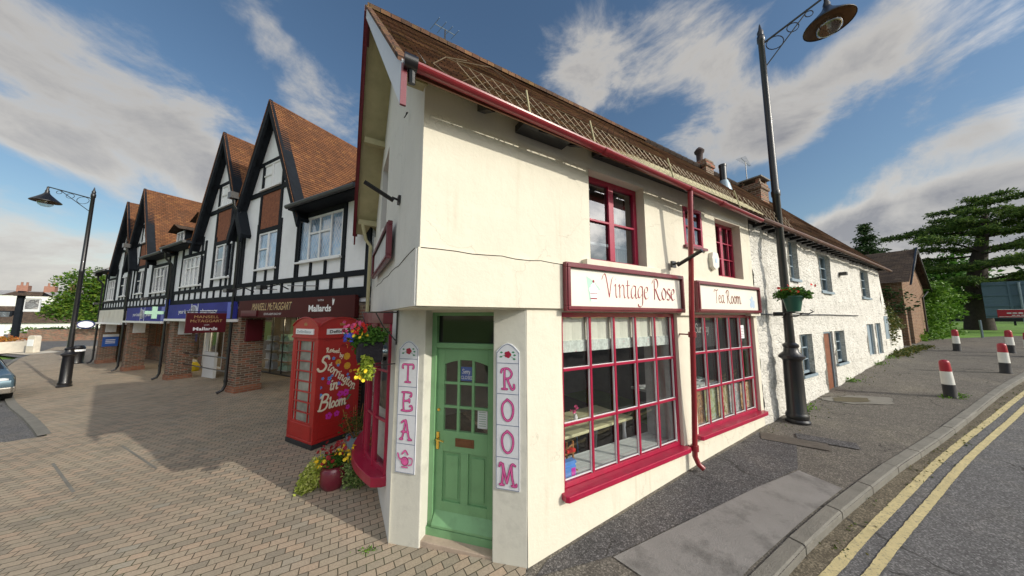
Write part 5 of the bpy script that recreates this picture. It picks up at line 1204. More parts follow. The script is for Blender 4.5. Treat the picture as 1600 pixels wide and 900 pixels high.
    # arcade: soffit, piers, shop wall behind
    mb=MB(); mb.box(0,W_,0.0,2.3,base-.12,base-.05); mb.build('arcade_ceiling','panelwhite',U)
    for a,b in piers:
        mb=MB(); mb.box(X(a),X(b),.0,.68,-.7,base-.5+.3); p=mb.build('brick_pier','brick',U,bevel=.006)
        mb=MB(); mb.box(X(a)-.03,X(b)+.03,-.03,.71,-.7,gz(*FR.w(a,0)[:2])+.22); mb.build('plinth','brickplinth',p)
    for x,zt2 in pieces['pipes']:
        z0=gz(*FR.w(x,-.15)[:2]); mb=MB(); xx=X(x)
        mb.tube([(xx+pieces.get('pj',.0),-.38,zt2),(xx,-.36,zt2-.25),(xx,-.16,zt2-.5),(xx,-.14,2.2),(xx,-.14,z0+.28),(xx,-.2,z0+.12),(xx,-.34,z0+.06)],.045,10)
        for z in(2.9,1.4,.4): mb.tube([(xx,-.14,z-.04),(xx,-.14,z+.04)],.058,10)
        mb.box(xx-.13,xx+.13,-.52,-.26,zt2-.02,zt2+.2); mb.build('downpipe','black',U,smooth=True)
    return U,X,f
M['panelwhite']=mat('white_plaster_panels',(.82,.84,.88),.75,.06,2,.15,25,dirt=((.42,.43,.45),2.2,.6,1.5))
M['blackgut']=mat('grey_black_gutter',(.05,.055,.06),.5,.2)
M['brickplinth']=brick_mat('red_plinth_brick',(.25,.09,.05),(.34,.14,.08),(.25,.2,.15),.225,.075,.009,'wall',0,.9,.5,.2)
def herr():
    m,nt,b=nodes('herringbone_brickwork'); tc=NN(nt,'ShaderNodeTexCoord'); s=NN(nt,'ShaderNodeSeparateXYZ'); nt.links.new(tc.outputs['Object'],s.inputs[0])
    x=mth(nt,'DIVIDE',s.outputs[0],.17); f=mth(nt,'ABSOLUTE',mth(nt,'SUBTRACT',mth(nt,'MULTIPLY',mth(nt,'FRACT',x),2),1))
    z=mth(nt,'ADD',mth(nt,'DIVIDE',s.outputs[2],.075),mth(nt,'MULTIPLY',f,1.15)); l=mth(nt,'FRACT',z)
    line=mth(nt,'ADD',mth(nt,'LESS_THAN',l,.16),mth(nt,'LESS_THAN',mth(nt,'MINIMUM',f,mth(nt,'SUBTRACT',1,f)),.07),clamp=True)
    n=tex_noise(nt,tc.outputs['Object'],9,3,.7); c=ramp(nt,n,[(.35,(.20,.06,.03)),(.65,(.34,.12,.055))])
    nt.links.new(mixc(nt,line,c,(.13,.07,.05)),b.inputs['Base Color']); b.inputs['Roughness'].default_value=.9
    bump(nt,b,mth(nt,'SUBTRACT',1,line),.6,.01); return m
M['herringv']=herr()
# unit near the tea room
w1=[(3.28,5.36,4.08,5.36,'el'),(.78,2.08,4.06,5.28,'gl'),(.72,1.98,6.80,7.68,'gl'),(-2.66,-1.22,3.98,5.28,'gp'),(-2.62,-1.5,6.80,7.66,'gp'),(-6.1,-3.75,3.82,5.08,'ew')]
U1,X1,F1=row_unit('timber framed shop building with two steep gables, nearest the telephone box',-7.1,6.5,0,[(1.4,2.15,9.72,5.55),(-2.15,2.15,9.68,5.55)],w1,dict(eave=5.62,left=True,right=True,pipes=[(-.32,6.6),(-6.95,5.4)]),[(-.62,0),(5.8,6.5),(-6.95,-6.35)],None)
w2=[(-10.15,-7.95,3.72,4.98,'ep'),(-12.98,-11.55,3.78,5.05,'gp'),(-12.8,-11.75,6.6,7.46,'gp'),(-16.25,-14.8,3.74,4.92,'gp'),(-16.0,-14.95,6.6,7.46,'gp'),(-19.4,-17.35,3.58,4.86,'ep')]
U2,X2,F2=row_unit('timber framed shop building with two steep gables at the far end of the row',-20.2,-7.1,-.12,[(-12.3,2.2,9.55,5.45),(-15.55,2.2,9.42,5.4)],w2,dict(eave=5.48,left=True,right=True,pipes=[(-13.75,6.4),(-19.95,5.2)]),[(-13.9,-13.3),(-20.2,-19.6)],None)
# dormer of the far unit
def dormer(U,X,x0,x1,z0,z1,y):
    a,b=X(x0),X(x1); mb=MB(); mb.box(a,b,y,y+1.6,z0,z1); d=mb.build('dormer','timber',U)
    wn=window(d,a+.08,b-.08,z0+.1,z1-.05,y-.05,2,1,'white','plainpane',.06,.05,.05,vbars=[((a+b)/2,.08)],hbars=[]); 
    roof('dormer_roof',[((a-.25,y-.3,z1-.05),(a-.25,y+2,z1-.0),((a+b)/2,y+2,z1+.28),((a+b)/2,y-.3,z1+.28)),((b+.25,y+2,z1),(b+.25,y-.3,z1-.05),((a+b)/2,y-.3,z1+.28),((a+b)/2,y+2,z1+.28))],'tiledark',d)
dormer(U1,X1,-6.35,-5.15,6.05,6.95,.45)
dormer(U2,X2,-9.3,-8.2,6.05,6.85,.45)
# shop fronts under the arcade
def shopfronts():
    z1=2.9
    # agent
    U,X=U1,X1
    g=lambda x:gz(*FR.w(x,2.2)[:2])
    mb=MB()
    for a,b,c,d in((-.9,-.2,-.4,.42),(.55,1.6,-.4,2.9),(2.3,6.5,-.4,2.9),(-7.1,-6.5,-.4,2.9)): MB().box(X(a),X(b),2.2,2.4,c,d).build('shop_wall','brick',U)
    window(U,X(-1.0),X(-.2),.45,2.6,2.22,2,1,'black','glass',.06,.04,name='shop_window')
    window(U,X(-.2),X(.55),-.05,2.5,2.2,1,1,'black','glass',.1,.04,name='shop_door')
    w=window(U,X(1.6),X(2.3),.0,2.35,2.15,1,1,'white','glass',.12,.04,name='side_door',hbars=[1.1]); 
    MB().box(X(1.68),X(1.72),2.08,2.15,.95,1.15).build('handle','black',w)
    # pharmacy front with dark mullions
    window(U,X(-5.9),X(-1.1),.0,2.6,2.22,5,1,'black','glass',.07,.06,name='shop_window')
    MB().box(X(-6.1),X(-4.9),.95,1.05,-.35,.95).build('white_panel','white',U)
    mb=MB(); mb.tube([(X(-6.3),.4,.92),(X(-.65),.4,.98)],.025,8).tube([(X(-6.3),.4,.45),(X(-.65),.4,.48)],.025,8); mb.build('handrail','black',U,smooth=True)
    MB().box(X(-6.1),X(-5.98),.95,1.05,.9,2.6).build('post','white',U)
    mb=MB(); mb.box(X(-7.1),X(6.5),5.5,5.6,-.4,3); mb.box(X(-7.1),X(6.5),2.3,5.6,2.85,2.95); mb.build('interior_walls','interiorwarm',U)
    U,X=U2,X2; mb=MB()
    for a,b,c,d in((-8.0,-7.1,-.5,2.8),(-11.2,-10.6,-.5,2.8),(-13.9,-13.2,-.5,2.8),(-20.2,-17.2,-.5,.5),(-17.2,-16.0,-.5,2.8)): MB().box(X(a),X(b),2.2,2.4,c,d).build('shop_wall','brick',U)
    window(U,X(-10.6),X(-8.0),-.2,2.5,2.2,3,1,'white','glass',.09,.08,name='shop_window')
    window(U,X(-13.2),X(-11.2),.2,2.5,2.2,2,1,'black','glass',.07,.05,name='shop_window')
    window(U,X(-16.0),X(-13.9),.2,2.5,2.2,3,1,'doorbrown','glass',.07,.05,name='shop_window')
    window(U,X(-20.2),X(-17.2),.5,2.5,2.2,3,1,'doorbrown','glass',.07,.05,name='shop_window')
    mb=MB(); mb.box(X(-20.2),X(-7.1),5.5,5.6,-.5,3); mb.box(X(-20.2),X(-7.1),2.3,5.6,2.75,2.85); mb.build('interior_walls','interiorwarm',U)
    mb=MB(); mb.box(0,.12,.7,7.5,-.6,3.2); mb.build('end_wall','brick',U)
shopfronts()
sheetf=None
# lit lamps inside the shops
for i,(x,y,z,l) in enumerate(((-.55,3.2,2.45,'lit warm lamp inside the estate agent window behind the brick pier'),(-8.9,3.0,2.3,'lit warm ceiling lamp inside the white framed pharmacy entrance'),(-15.0,3.0,2.2,'small lit lamp inside the far brown shop window'))):
    t=thing('shop_lamp',l,'lamp',FR,(x,y,z)); MB().lathe([(0,.16),(.07,.14),(.12,.05),(.12,-.05),(.07,-.14),(0,-.16)],(0,0,0),12).build('shade','warmlamp',t,smooth=True); MB().tube([(0,0,.15),(0,0,.4)],.008,5).build('cord','black',t)
    ld=bpy.data.lights.new('shop_bulb','POINT'); ld.energy=45; ld.color=(1,.8,.5); ld.shadow_soft_size=.15; lo=bpy.data.objects.new('shop_bulb',ld); C.objects.link(lo); lo.parent=t; lo.location=(0,-.3,-.2)
# fascia signs
def fascia(name,label,x0,x1,z0,z1,m,y=-.08,skirt=None,cat='shop sign'):
    t=thing(name,label,cat,FR,(x0,y,z0)); MB().box(0,x1-x0,-.06,.05,0,z1-z0).build('board',m,t,bevel=.004)
    if skirt: MB().box(-.03,x1-x0+.03,-.16,.1,-.10,-.005).build('cornice',skirt,t)
    return t
t=fascia('fascia_sign','long burgundy fascia sign with gilt MANSELL McTAGGART lettering',.12,6.2,2.5,3.04,'agent')
def caps(t,s,x,z,h,w_,m,shear=.35):
    return text(t,s,x,z,h,-.062,m,shear=shear,width=w_,bold=.012)
text(t,'MANSELL McTAGGART',.98,.21,.23,-.0605,'bollardk',shear=.35,width=2.35,bold=.0)
text(t,'MANSELL McTAGGART',.95,.22,.23,-.064,'gold',shear=.35,width=2.35,bold=.0)
text(t,'ESTATE AGENTS SINCE 1947',1.75,.075,.06,-.061,'whitep',width=1.0)
text(t,'WITH',4.55,.42,.05,-.061,'whitep',width=.26)
text(t,'Mallards',4.15,.16,.17,-.061,'whitep',width=1.0,bold=.03)
mb=MB(); p=Pen(mb,-.061)
for a in(0,.35,.7): p.poly([(5.2,.30),(5.2+.10*math.sin(a)-.02,.42+.02*math.cos(a)),(5.2+.14*math.sin(a),.5-.05*a),(5.24,.32)])
mb.build('bird_emblem','whitep',t)
MB().box(.3,1.35,-.10,-.062,.04,.22).build('small_plate','agentred',t)
def pharm(label,x0,x1,z0,z1,words):
    t=fascia('fascia_sign',label,x0,x1,z0,z1,'blue',skirt='white')
    W=x1-x0; h=z1-z0; MB().box(W-.45,W-.05,-.075,-.06,.02,h-.02).build('end_panel','bluebright',t)
    for q in(.42,.52): MB().box(W*q-.02,W*q+.02,-.075,-.06,.0,h).build('joint','silver',t)
    mb=MB(); mb.prism([(W*.47+.30*math.cos(a*math.pi/12),h*.5+.23*math.sin(a*math.pi/12)) for a in range(24)],-.10,-.06,'y'); mb.build('oval_rim','silver',t)
    mb=MB(); mb.prism([(W*.47+.26*math.cos(a*math.pi/12),h*.5+.20*math.sin(a*math.pi/12)) for a in range(24)],-.108,-.095,'y'); mb.build('oval_badge','navy',t)
    mb=MB(); p=Pen(mb,-.1085); p.write('B',W*.47-.19,h*.5-.07,.085,.014,slant=.2); p.write('oots',W*.47-.10,h*.5-.07,.075,.012,slant=.2); mb.build('badge_script','whitep',t)
    text(t,'your local',W*.20,h*.36,.17,-.062,'whitep',width=W*.19,bold=.015); text(t,'pharmacy',W*.56,h*.36,.17,-.062,'whitep',width=W*.24,bold=.015)
    return t
pharm('blue pharmacy fascia sign with an oval badge, next to the burgundy sign',-6.75,-.25,2.45,3.04,1)
pharm('blue pharmacy fascia sign with an oval badge, next to the worn white sign',-13.4,-7.15,2.33,3.0,1)
t=fascia('fascia_sign','worn white fascia sign with faded brown lettering at the far end of the row',-19.9,-13.95,2.2,2.95,'whitesign',skirt='white')
# hanging signs
def hanging(label,x,z0,w_,h,m,yo=-.12):
    t=thing('hanging_sign',label,'hanging sign',FR,(x,yo,z0),R(90)); 
    MB().box(0,w_,-.025,.025,0,h).build('board',m,t,bevel=.004); MB().tube([(-.02,0,h+.04),(w_,0,h+.04)],.014,6).tube([(0,0,h+.04),(0,0,h-.05)],.014,6).build('bracket','black',t); return t
t=hanging('square burgundy hanging sign reading MANSELL McTAGGART with Mallards',-.2,2.02,.92,.62,'agentred',-1.24)
text(t,'MANSELL',.17,.46,.085,-.026,'gold',width=.56); text(t,'McTAGGART',.10,.33,.085,-.026,'gold',width=.72); text(t,'with',.40,.23,.04,-.026,'whitep',width=.12); text(t,'Mallards',.17,.08,.10,-.026,'whitep',width=.55,bold=.03)
t=thing('cross_sign','projecting pale green pharmacy cross on the blue fascia','pharmacy sign',FR,(-7.0,-.95,2.35),R(90))
mb=MB(); mb.box(.2,.75,-.04,.04,.29,.43); mb.box(.40,.55,-.039,.039,.1,.62); mb.build('cross','signgreen',t,bevel=.004); MB().tube([(.75,0,.35),(.87,0,.35)],.03,6).build('bracket','black',t)
MB().box(.76,.88,-.03,.03,.4,.95).build('blue_bar','bluebright',t)
t=thing('round_sign','round white and navy sign projecting from the far end of the row','hanging sign',FR,(-20.2,-1.1,1.75),R(90)); mb=MB(); mb.prism([(.55+.36*math.cos(a*math.pi/10),.3+.27*math.sin(a*math.pi/10)) for a in range(20)],-.04,.04,'y'); mb.build('rim','navy',t); mb=MB(); mb.prism([(.55+.29*math.cos(a*math.pi/10),.3+.20*math.sin(a*math.pi/10)) for a in range(20)],-.048,.048,'y'); mb.build('face','whitep',t); MB().tube([(.9,0,.3),(1.05,0,.3)],.02,6).build('bracket','black',t)
# boards on piers
for k,(x,z0,z1,l) in enumerate(((-6.95,1.75,2.42,'white box light on the brick pier beside the white panel'),(-13.9,1.65,2.30,'white box light on the brick pier left of the green cross'),(-20.1,1.55,2.15,'white box light on the last brick pier of the row'))):
    t=thing('pier_light_box',l,'light box',FR,(x+.62,.12,z0)); MB().box(0,.08,0,.42,0,z1-z0).build('casing','whitedirty',t,bevel=.01)
t=thing('pier_light_box','burgundy box sign on the brick pier nearest the telephone box','sign box',FR,(.01,.12,1.70)); MB().box(0,.1,0,.46,0,.72).build('casing','agentred',t,bevel=.01)
t=thing('wall_poster','square blue notice board on the last brick pier of the row','notice board',FR,(-19.6,.08,.62)); MB().box(0,.04,0,.62,0,.62).build('board','bluesign',t); MB().box(0,.05,0,.62,.62,.78).build('header','whitedirty',t); mb=MB(); [mb.box(.04,.045,.12,.50,.2+.1*k,.24+.1*k) for k in range(3)]; mb.build('print','whitep',t)
t=thing('orange_sign','orange shop sign hanging in the arcade beyond the pharmacy','hanging sign',FR,(-16.6,1.2,1.75)); MB().prism([(-.5,.1),(0,0),(.5,.1),(.5,.5),(-.5,.5)],-.03,.03,'y').build('board','orange',t); MB().tube([(-.3,0,.5),(-.3,0,1.1)],.01,4).tube([(.3,0,.5),(.3,0,1.1)],.01,4).build('bracket','black',t)
t=thing('store_bags','grey plastic sacks with a yellow one heaped in the arcade','bags',FR,(-9.6,1.5,gz(*FR.w(-9.6,1.5)[:2]))); mb=MB(); mb.lathe([(0,0),(.38,.02),(.42,.25),(.3,.5),(.1,.62),(0,.6)],(-.3,0,0),12,sx=1.2); mb.build('sack','greybag',t,smooth=True); mb=MB(); mb.lathe([(0,0),(.28,.02),(.32,.25),(.2,.45),(0,.48)],(.35,-.05,0),12); mb.build('yellow_sack','yellowbag',t,smooth=True)
t=thing('litter_bin','black litter bin with a domed white banded top at the far end of the row','litter bin',FR,(-20.9,-.6,gz(*FR.w(-20.9,-.6)[:2]))); MB().lathe([(0,0),(.27,0),(.29,.05),(.27,.1),(.28,.95),(.3,1.0),(.22,1.15),(0,1.2)],(0,0,0),16).build('body','black',t,smooth=True); MB().lathe([(.285,.78),(.29,.8),(.29,.88),(.285,.9)],(0,0,0),16).build('band','whitep',t)
for x,l in((3.0,'double black floodlight on the beam above the burgundy fascia'),(-7.6,'black floodlight arm above the pharmacy fascia by the drainpipe'),(-17,'black floodlight arm above the worn white fascia'),(.9,'black floodlight arm just left of the double one')):
    t=thing('sign_light',l,'floodlight',FR,(x,-.06,3.32)); MB().tube([(0,0,0),(0,-.25,.12),(0,-.6,-.02)],.018,6).build('arm','black',t); MB().box(-.12,.12,-.72,-.55,-.06,.05).build('lamp_head','black',t,bevel=.01)
    if 'double' in l: MB().tube([(0,-.03,.1),(1.5,-.03,.02)],.012,5).build('cable','black',t)
# paper notices in the agent's window
t=thing('window_poster','blue property poster in the estate agent window','poster',FR,(.75,2.12,.9)); MB().box(0,.42,-.01,.01,0,1.0).build('sheet','sky_fl',t); MB().box(.05,.37,-.014,-.01,.1,.45).build('printed_panel','whitep',t)

t=thing('property_cards','rows of small white property cards in the estate agent window','window display',FR,(-.92,2.30,.75)); mb=MB()
for i in range(3):
    for j in range(5): mb.box(.04+.22*i,.20+.22*i,-.005,.005,.05+.3*j,.27+.3*j)
mb.build('cards','whitep',t); MB().box(0,.7,.006,.012,0,1.55).build('backing','silver',t)
for k,(x,l,m_) in enumerate(((-1.9,'pale display stand in the pharmacy window nearest the white side door','curtain'),(-3.3,'green display stand in the middle of the pharmacy window','mint'),(-4.6,'low pale display stand behind the white panel','silver'))):
    t=thing('display_stand',l,'display stand',FR,(x,3.0,-.1)); mb=MB()
    for z in(.1,.55,1.0,1.45): mb.box(-.4,.4,-.2,.2,z,z+.03)
    mb.build('shelves','white',t); mb=MB(); r3=random.Random(k)
    for z in(.13,.58,1.03,1.48):
        for q in range(6): mb.box(-.38+.13*q,-.28+.13*q,-.15,.05,z,z+r3.uniform(.12,.34))
    mb.build('boxed_goods',m_,t)
# ================================================================== TELEPHONE BOX
FP=Frame(-4.60,6.135,.888,-.4602)
def phonebox():
    t=thing('telephone_box','red telephone box painted Storrington in Bloom with white lettering and flowers','telephone box',FP,(0,0,0)); S=.914; e=.055
    MB().box(-.01,S+.01,-.01,S+.01,0,.09).build('plinth','phonedark',t,bevel=.008)
    mb=MB()
    mb.box(0,S,0,S,.09,.14)
    for x in(0,S-.10):
        for y in(0,S-.10): mb.box(x,x+.10,y,y+.10,.14,2.12)
    mb.box(0.03,S-.03,.0,.04,.14,.42); mb.box(S-.05,S-.012,.06,S-.06,.14,2.12); mb.box(.03,S-.03,S-.04,S,.14,2.12); mb.box(0,.04,.06,S-.06,.14,.42)
    mb.box(.02,S-.02,.02,S-.02,2.10,2.34); mb.box(-.025,S+.025,-.025,S+.025,2.08,2.12)
    mb.build('frame','phone',t,bevel=.008)
    # domed roof: segmental pediments all round
    def seg(n=14,w_=S,z0=2.32,h=.17): return [(w_*k/n,z0+h*math.sin(math.pi*(k/n))**.75) for k in range(n+1)]
    mb=MB(); P=seg(); mb.prism([(0,2.12)]+P+[(S,2.12)],-.012,.03,'y'); mb.prism([(0,2.12)]+P+[(S,2.12)],S-.03,S+.012,'y')
    mb.prism([(0,2.12)]+P+[(S,2.12)],-.012,.03,'x'); mb.prism([(0,2.12)]+P+[(S,2.12)],S-.03,S+.012,'x')
    G=12; vs=[];fs=[]
    for i in range(G+1):
        for j in range(G+1):
            u,v=i/G,j/G; z=2.33+.10*(math.sin(math.pi*u)**.6)*(1) *(.55+.45*math.sin(math.pi*v)**.6)+.09*(math.sin(math.pi*u)*math.sin(math.pi*v))**.5
            a=math.sin(math.pi*u)**.75 if 0<u<1 else 0; b=math.sin(math.pi*v)**.75 if 0<v<1 else 0
            z=2.315+.17*max(a if j in(0,G) else 0,b if i in(0,G) else 0,(a+b)/2*.98 if 0<i<G and 0<j<G else 0)+.03*a*b
            vs.append((S*u,S*v,z))
    for i in range(G):
        for j in range(G): q=i*(G+1)+j; fs.append((q,q+G+1,q+G+2,q+1))
    mb.mesh(vs,fs); mb.build('domed_roof','phone',t,smooth=True)
    for fx in(0,1):
        f2=MB(); 
        if fx==0: # moulding arcs
            f2.tube([(x,-.02,z+.01) for x,z in P],.014,6)
        else: f2.tube([(S+.02,x,z+.01) for x,z in P],.014,6)
        f2.build('roof_moulding','phone',t,smooth=True)
    # sign panels
    MB().box(.14,S-.14,-.03,-.012,2.16,2.27).build('sign_panel','whitep',t); text(t,'Defibrillator',.19,2.185,.06,-.031,'greywood',width=.52)
    sp=MB().box(.14,S-.14,-.03,-.012,2.16,2.27).build('sign_panel','whitep',t); sp.location=(S,0,0); sp.rotation_euler=(0,0,R(90)); tt=text(sp,'Defibrillator',.19,2.185,.06,-.031,'bollardk',width=.52,bold=.02)
    for k in(0,1):
        mb=MB(); p=Pen(mb,-.0125 ); cx=S/2; 
        p.poly([(cx-.05,2.335),(cx+.05,2.335),(cx+.06,2.39),(cx+.03,2.37),(cx,2.41),(cx-.03,2.37),(cx-.06,2.39)]); o=mb.build('crown_emblem','goldcrown',t)
        if k: o.location=(S,0,0); o.rotation_euler=(0,0,R(90))
    # glazed door: 8 rows x 3
    D=MB(); x0,x1,z0,z1=.12,S-.12,.44,2.02; y=.0
    D.box(x0-.03,x0+.03,y+.005,y+.045,z0-.02,z1+.05).box(x1-.03,x1+.03,y+.005,y+.045,z0-.02,z1+.05).box(x0,x1,y+.005,y+.045,z1,z1+.06).box(x0,x1,y+.005,y+.045,z0-.06,z0+.02)
    for q in(x0+.12,x1-.12): D.box(q-.011,q+.011,y+.008,y+.035,z0,z1)
    for k in range(1,8): z=z0+(z1-z0)*k/8; D.box(x0,x1,y+.006,y+.037,z-.012,z+.012)
    d=D.build('door','phone',t,bevel=.003); p=MB(); p.face([(x0,y+.03,z0),(x1,y+.03,z0),(x1,y+.03,z1),(x0,y+.03,z1)]); p.build('pane','boxglass',d)
    o=MB(); o.box(.1,S-.1,.06,.07,.44,2.04); o.box(.0,.03,.1,S-.1,.42,2.08)
    o.build('rear_glazing','boxglass',t)
    # painted side facing the street: child whose local y- looks out of the side
    sd=MB(); sd.box(.09,S-.09,-.006,.0,.44,2.05); sd.box(.09,S-.09,-.006,0,.16,.40); sp=sd.build('painted_panel','phone',t,bevel=.002); sp.location=(S-.012,0,0); sp.rotation_euler=(0,0,R(90))
    y0=-.007
    mb=MB(); p=Pen(mb,y0); 
    p.write('Rev',.17,1.80,.052,.016); p.write('i',.30,1.79,.05,.016);p.write('ved',.325,1.775,.05,.014)
    p.write('by',.44,1.68,.052,.015,rot=R(-8))
    p.write('S',.02,1.46,.165,.042,slant=.1,rot=R(-8))
    x,z,r=.20,1.46,R(-35)
    for ch,h in zip('torrington',[.105,.10,.098,.098,.095,.095,.095,.10,.105,.105]):
        p.write(ch,x,z,h,.024,rot=R(-25)); g=GL[ch][0]*h*.98+.012; x+=g*math.cos(R(-42)); z+=g*math.sin(R(-42))
        if x>.80: break
    p.write('in',.27,1.05,.12,.030,slant=.15)
    p.write('B',.08,.69,.17,.036,slant=.15); p.write('loom',.27,.70,.115,.030,slant=.1,adv=.93)
    mb.build('lettering','cream_letter',sp)
    def fl(cs,m,n,name='painted_flower'):
        q=MB(); p2=Pen(q,y0-.003)
        for cx,cz,rr in cs:
            for k in range(n):
                a=2*math.pi*k/n+cx*9; p2.k+=4; q.face([p2.pt(cx+rr*.6*math.cos(a)+rr*.42*math.cos(b*.785+a),cz+rr*.6*math.sin(a)+rr*.42*math.sin(b*.785+a)) for b in range(8)])
        q.build(name,m,sp)
    fl([(.60,1.68,.075),(.42,1.58,.06),(.62,1.48,.075),(.70,1.36,.035)],'orange_fl',8)
    fl([(.08,.96,.07),(.19,1.72,.035),(.32,1.67,.035),(.13,1.3,.03),(.26,1.28,.045),(.31,1.33,.03),(.42,1.52,.03),(.1,1.13,.03),(.66,1.22,.04),(.64,1.3,.03),(.45,1.15,.035)],'sky_fl',5)
    fl([(.50,.93,.065),(.62,.93,.075),(.50,.80,.06),(.29,.55,.07),(.45,.55,.06),(.25,1.2,.04),(.47,1.14,.04),(.68,.62,.05)],'purple_fl',5)
    fl([(.60,1.68,.03),(.62,1.48,.03),(.08,.96,.02)],'yellow_fl',5)
    q=MB(); p2=Pen(q,y0-.002)
    for a,b in((.7,.85),(.66,.8),(.72,.98),(.58,.72)): p2.poly([(a-.04,b-.02),(a,b+.02),(a+.05,b+.01),(a,b-.03)])
    q.build('painted_leaves','leafgreen',sp)
M['goldcrown']=mat('dull_gold_crown',(.35,.20,.06),.5,.2)
phonebox()
# ================================================================== LAMP POSTS
def lamp(loc,rot,H,arm,label,headz,group):
    t=thing('street_lamp',label,'lamp post',None,loc,rot,group)
    prof=[(0,0),(.19,0),(.19,.06),(.165,.09),(.18,.15),(.165,.19),(.15,.22),(.145,.95),(.14,1.18),(.15,1.22),(.20,1.26),(.20,1.30),(.12,1.38),(.11,1.46),(.125,1.48),(.125,1.52),(.078,1.56),(.07,2.6),(.064,4.6),(.075,4.62),(.078,4.72),(.064,4.75),(.055,H-.35),(.07,H-.33),(.07,H-.2),(.05,H-.17),(.06,H-.1),(.03,H-.02),(.015,H+.08),(0,H+.12)]
    MB().lathe(prof,(0,0,0),20).build('post','black',t,smooth=True)
    mb=MB(); za=H-.38; mb.tube([(0,0,za-.02),(arm,0,headz+.62)],.022,8); mb.tube([(0,0,za-.62),(arm*.72,0,za+(headz+.62-za)*.66)],.013,6)
    for cx,cz,r in((.22,.20,.15),(.52,.16,.10),(.78,.13,.065)):
        f=cx/1.04*arm; zz=za+(headz+.64-za)*(f/arm)-cz; rr=r
        mb.tube([(f+rr*math.cos(a*math.pi/8)*arm/1.1,0,zz+rr*math.sin(a*math.pi/8)) for a in range(17)],.009,5)
    mb.build('bracket_arm','black',t,smooth=True)
    c=(arm,0,headz)
    sh=MB().lathe([(.03,.62),(.035,.5),(.06,.42),(.055,.38),(.09,.30),(.14,.24),(.25,.12),(.37,.0),(.385,-.02),(.385,-.035),(.37,-.03)],c,28).build('lamp_shade','black',t,smooth=True)
    MB().lathe([(.37,-.02),(.25,.08),(.15,.16),(0,.18)],c,28).build('reflector','lampin',sh,smooth=True)
    MB().lathe([(.20,.0),(.21,-.06),(.18,-.16),(.10,-.23),(0,-.25)],c,20).build('globe','clear',t,smooth=True)
    MB().lathe([(0,.1),(.03,.08),(.035,-.02),(.03,-.1),(0,-.12)],c,10).build('bulb','silver',t,smooth=True)
    return t
lampA=lamp((5.60,5.88,.44),math.atan2(-.5,.93),8.55,1.08,'black lamp post carrying a hanging basket in front of the white cottage',8.12,'ornate black street lamps')
lampB=lamp((-17.9,11.85,-.26),math.atan2(-.25,-1.6),8.2,1.6,'tall black lamp post on the brick plaza beyond the parked car',7.6,'ornate black street lamps')
# ================================================================== HANGING BASKETS AND POTS
t=thing('hanging_basket','green tub of red geraniums fixed to the lamp post in front of the cottage','hanging basket',None,(5.52,5.66,2.62)); 
MB().lathe([(0,-.02),(.10,0),(.15,.27),(.16,.27),(.16,.30),(.13,.30)],(0,0,0),16).build('tub','greenpot',t,smooth=True)
mb=MB(); foliage(mb,[(0,0,.38,.20,.20,.10),(.14,-.08,.32,.13,.13,.09),(-.16,.05,.32,.12,.13,.08)],1300,.055,5,.2); mb.build('foliage','leaf',t)
mb=MB(); flowers(mb,[(rnd.uniform(-.22,.25),rnd.uniform(-.22,.1),.43+rnd.uniform(-.06,.08)) for k in range(12)],.03,3); mb.build('flowers','scarlet_fl',t)
mb=MB(); mb.tube([(-.05,.26,-.02),(0,0,-.03),(.18,-.1,-.05),(.26,-.12,-.01),(.22,-.1,.03)],.012,5); mb.tube([(0,.26,-.12),(.1,.05,-.10),(.14,-.05,-.03)],.009,5); mb.lathe([(.085,-.04),(.09,0),(.085,.04)],(-.06,.26,-.05),12); mb.build('bracket','black',t)
t=thing('hanging_basket','dark trough of mixed bright flowers hanging on a scrolled bracket beside the bow window','hanging basket',FG,(-1.27,-.27,1.98))
mb=MB(); mb.prism([(-.20,-.0),(.16,0),(.21,.24),(-.25,.24)],-.13,.13,'y'); mb.build('trough','coir',t,bevel=.03)
mb=MB(); foliage(mb,[(0,0,.28,.28,.20,.13),(-.22,-.06,.26,.19,.16,.15),(-.36,-.10,.30,.15,.14,.14),(-.26,-.06,.12,.10,.1,.10)],2600,.045,6,.2); mb.build('foliage','leaf',t)
mb=MB(); foliage(mb,[(.15,-.03,-.07,.13,.08,.11),(.17,-.03,.04,.09,.06,.1)],500,.045,7,.2,.5); mb.build('trailing_foliage','leafyel',t)
rg=random.Random(11)
def fc(n,c,s): return [(c[0]+rg.uniform(-1,1)*s[0],c[1]+rg.uniform(-1,1)*s[1],c[2]+rg.uniform(-1,1)*s[2]) for _ in range(n)]
for m_,cl,r in(('yellow_fl',fc(18,(.15,-.10,-.10),(.12,.05,.06))+fc(7,(.2,-.1,.34),(.05,.1,.04))+fc(7,(-.28,-.2,.2),(.1,.05,.05)),.022),('scarlet_fl',fc(13,(.06,-.12,.39),(.11,.08,.05)),.026),('pink_fl',fc(34,(-.28,-.16,.38),(.19,.12,.10)),.025),('red_fl',fc(14,(-.24,-.18,.28),(.16,.1,.12)),.024),('blue_fl',fc(16,(.0,-.22,.29),(.13,.05,.05)),.022)):
    mb=MB(); flowers(mb,cl,r,8); mb.build('flowers',m_,t)
mb=MB(); mb.tube([(.16,.27,.58),(.16,-.02,.58),(.0,-.10,.58)],.008,5); mb.tube([(.16,.27,.2),(.16,.27,.60)],.01,5); mb.tube([(.16,.26,.25),(.15,.12,.42),(.15,.04,.57)],.007,5); mb.tube([(0,-.1,.58),(-.2,.0,.26)],.004,4); mb.tube([(0,-.1,.58),(.18,0,.26)],.004,4); mb.tube([(.16,.27,-.02),(.18,.1,-.02),(.15,-.1,0)],.007,5); mb.build('bracket','black',t)
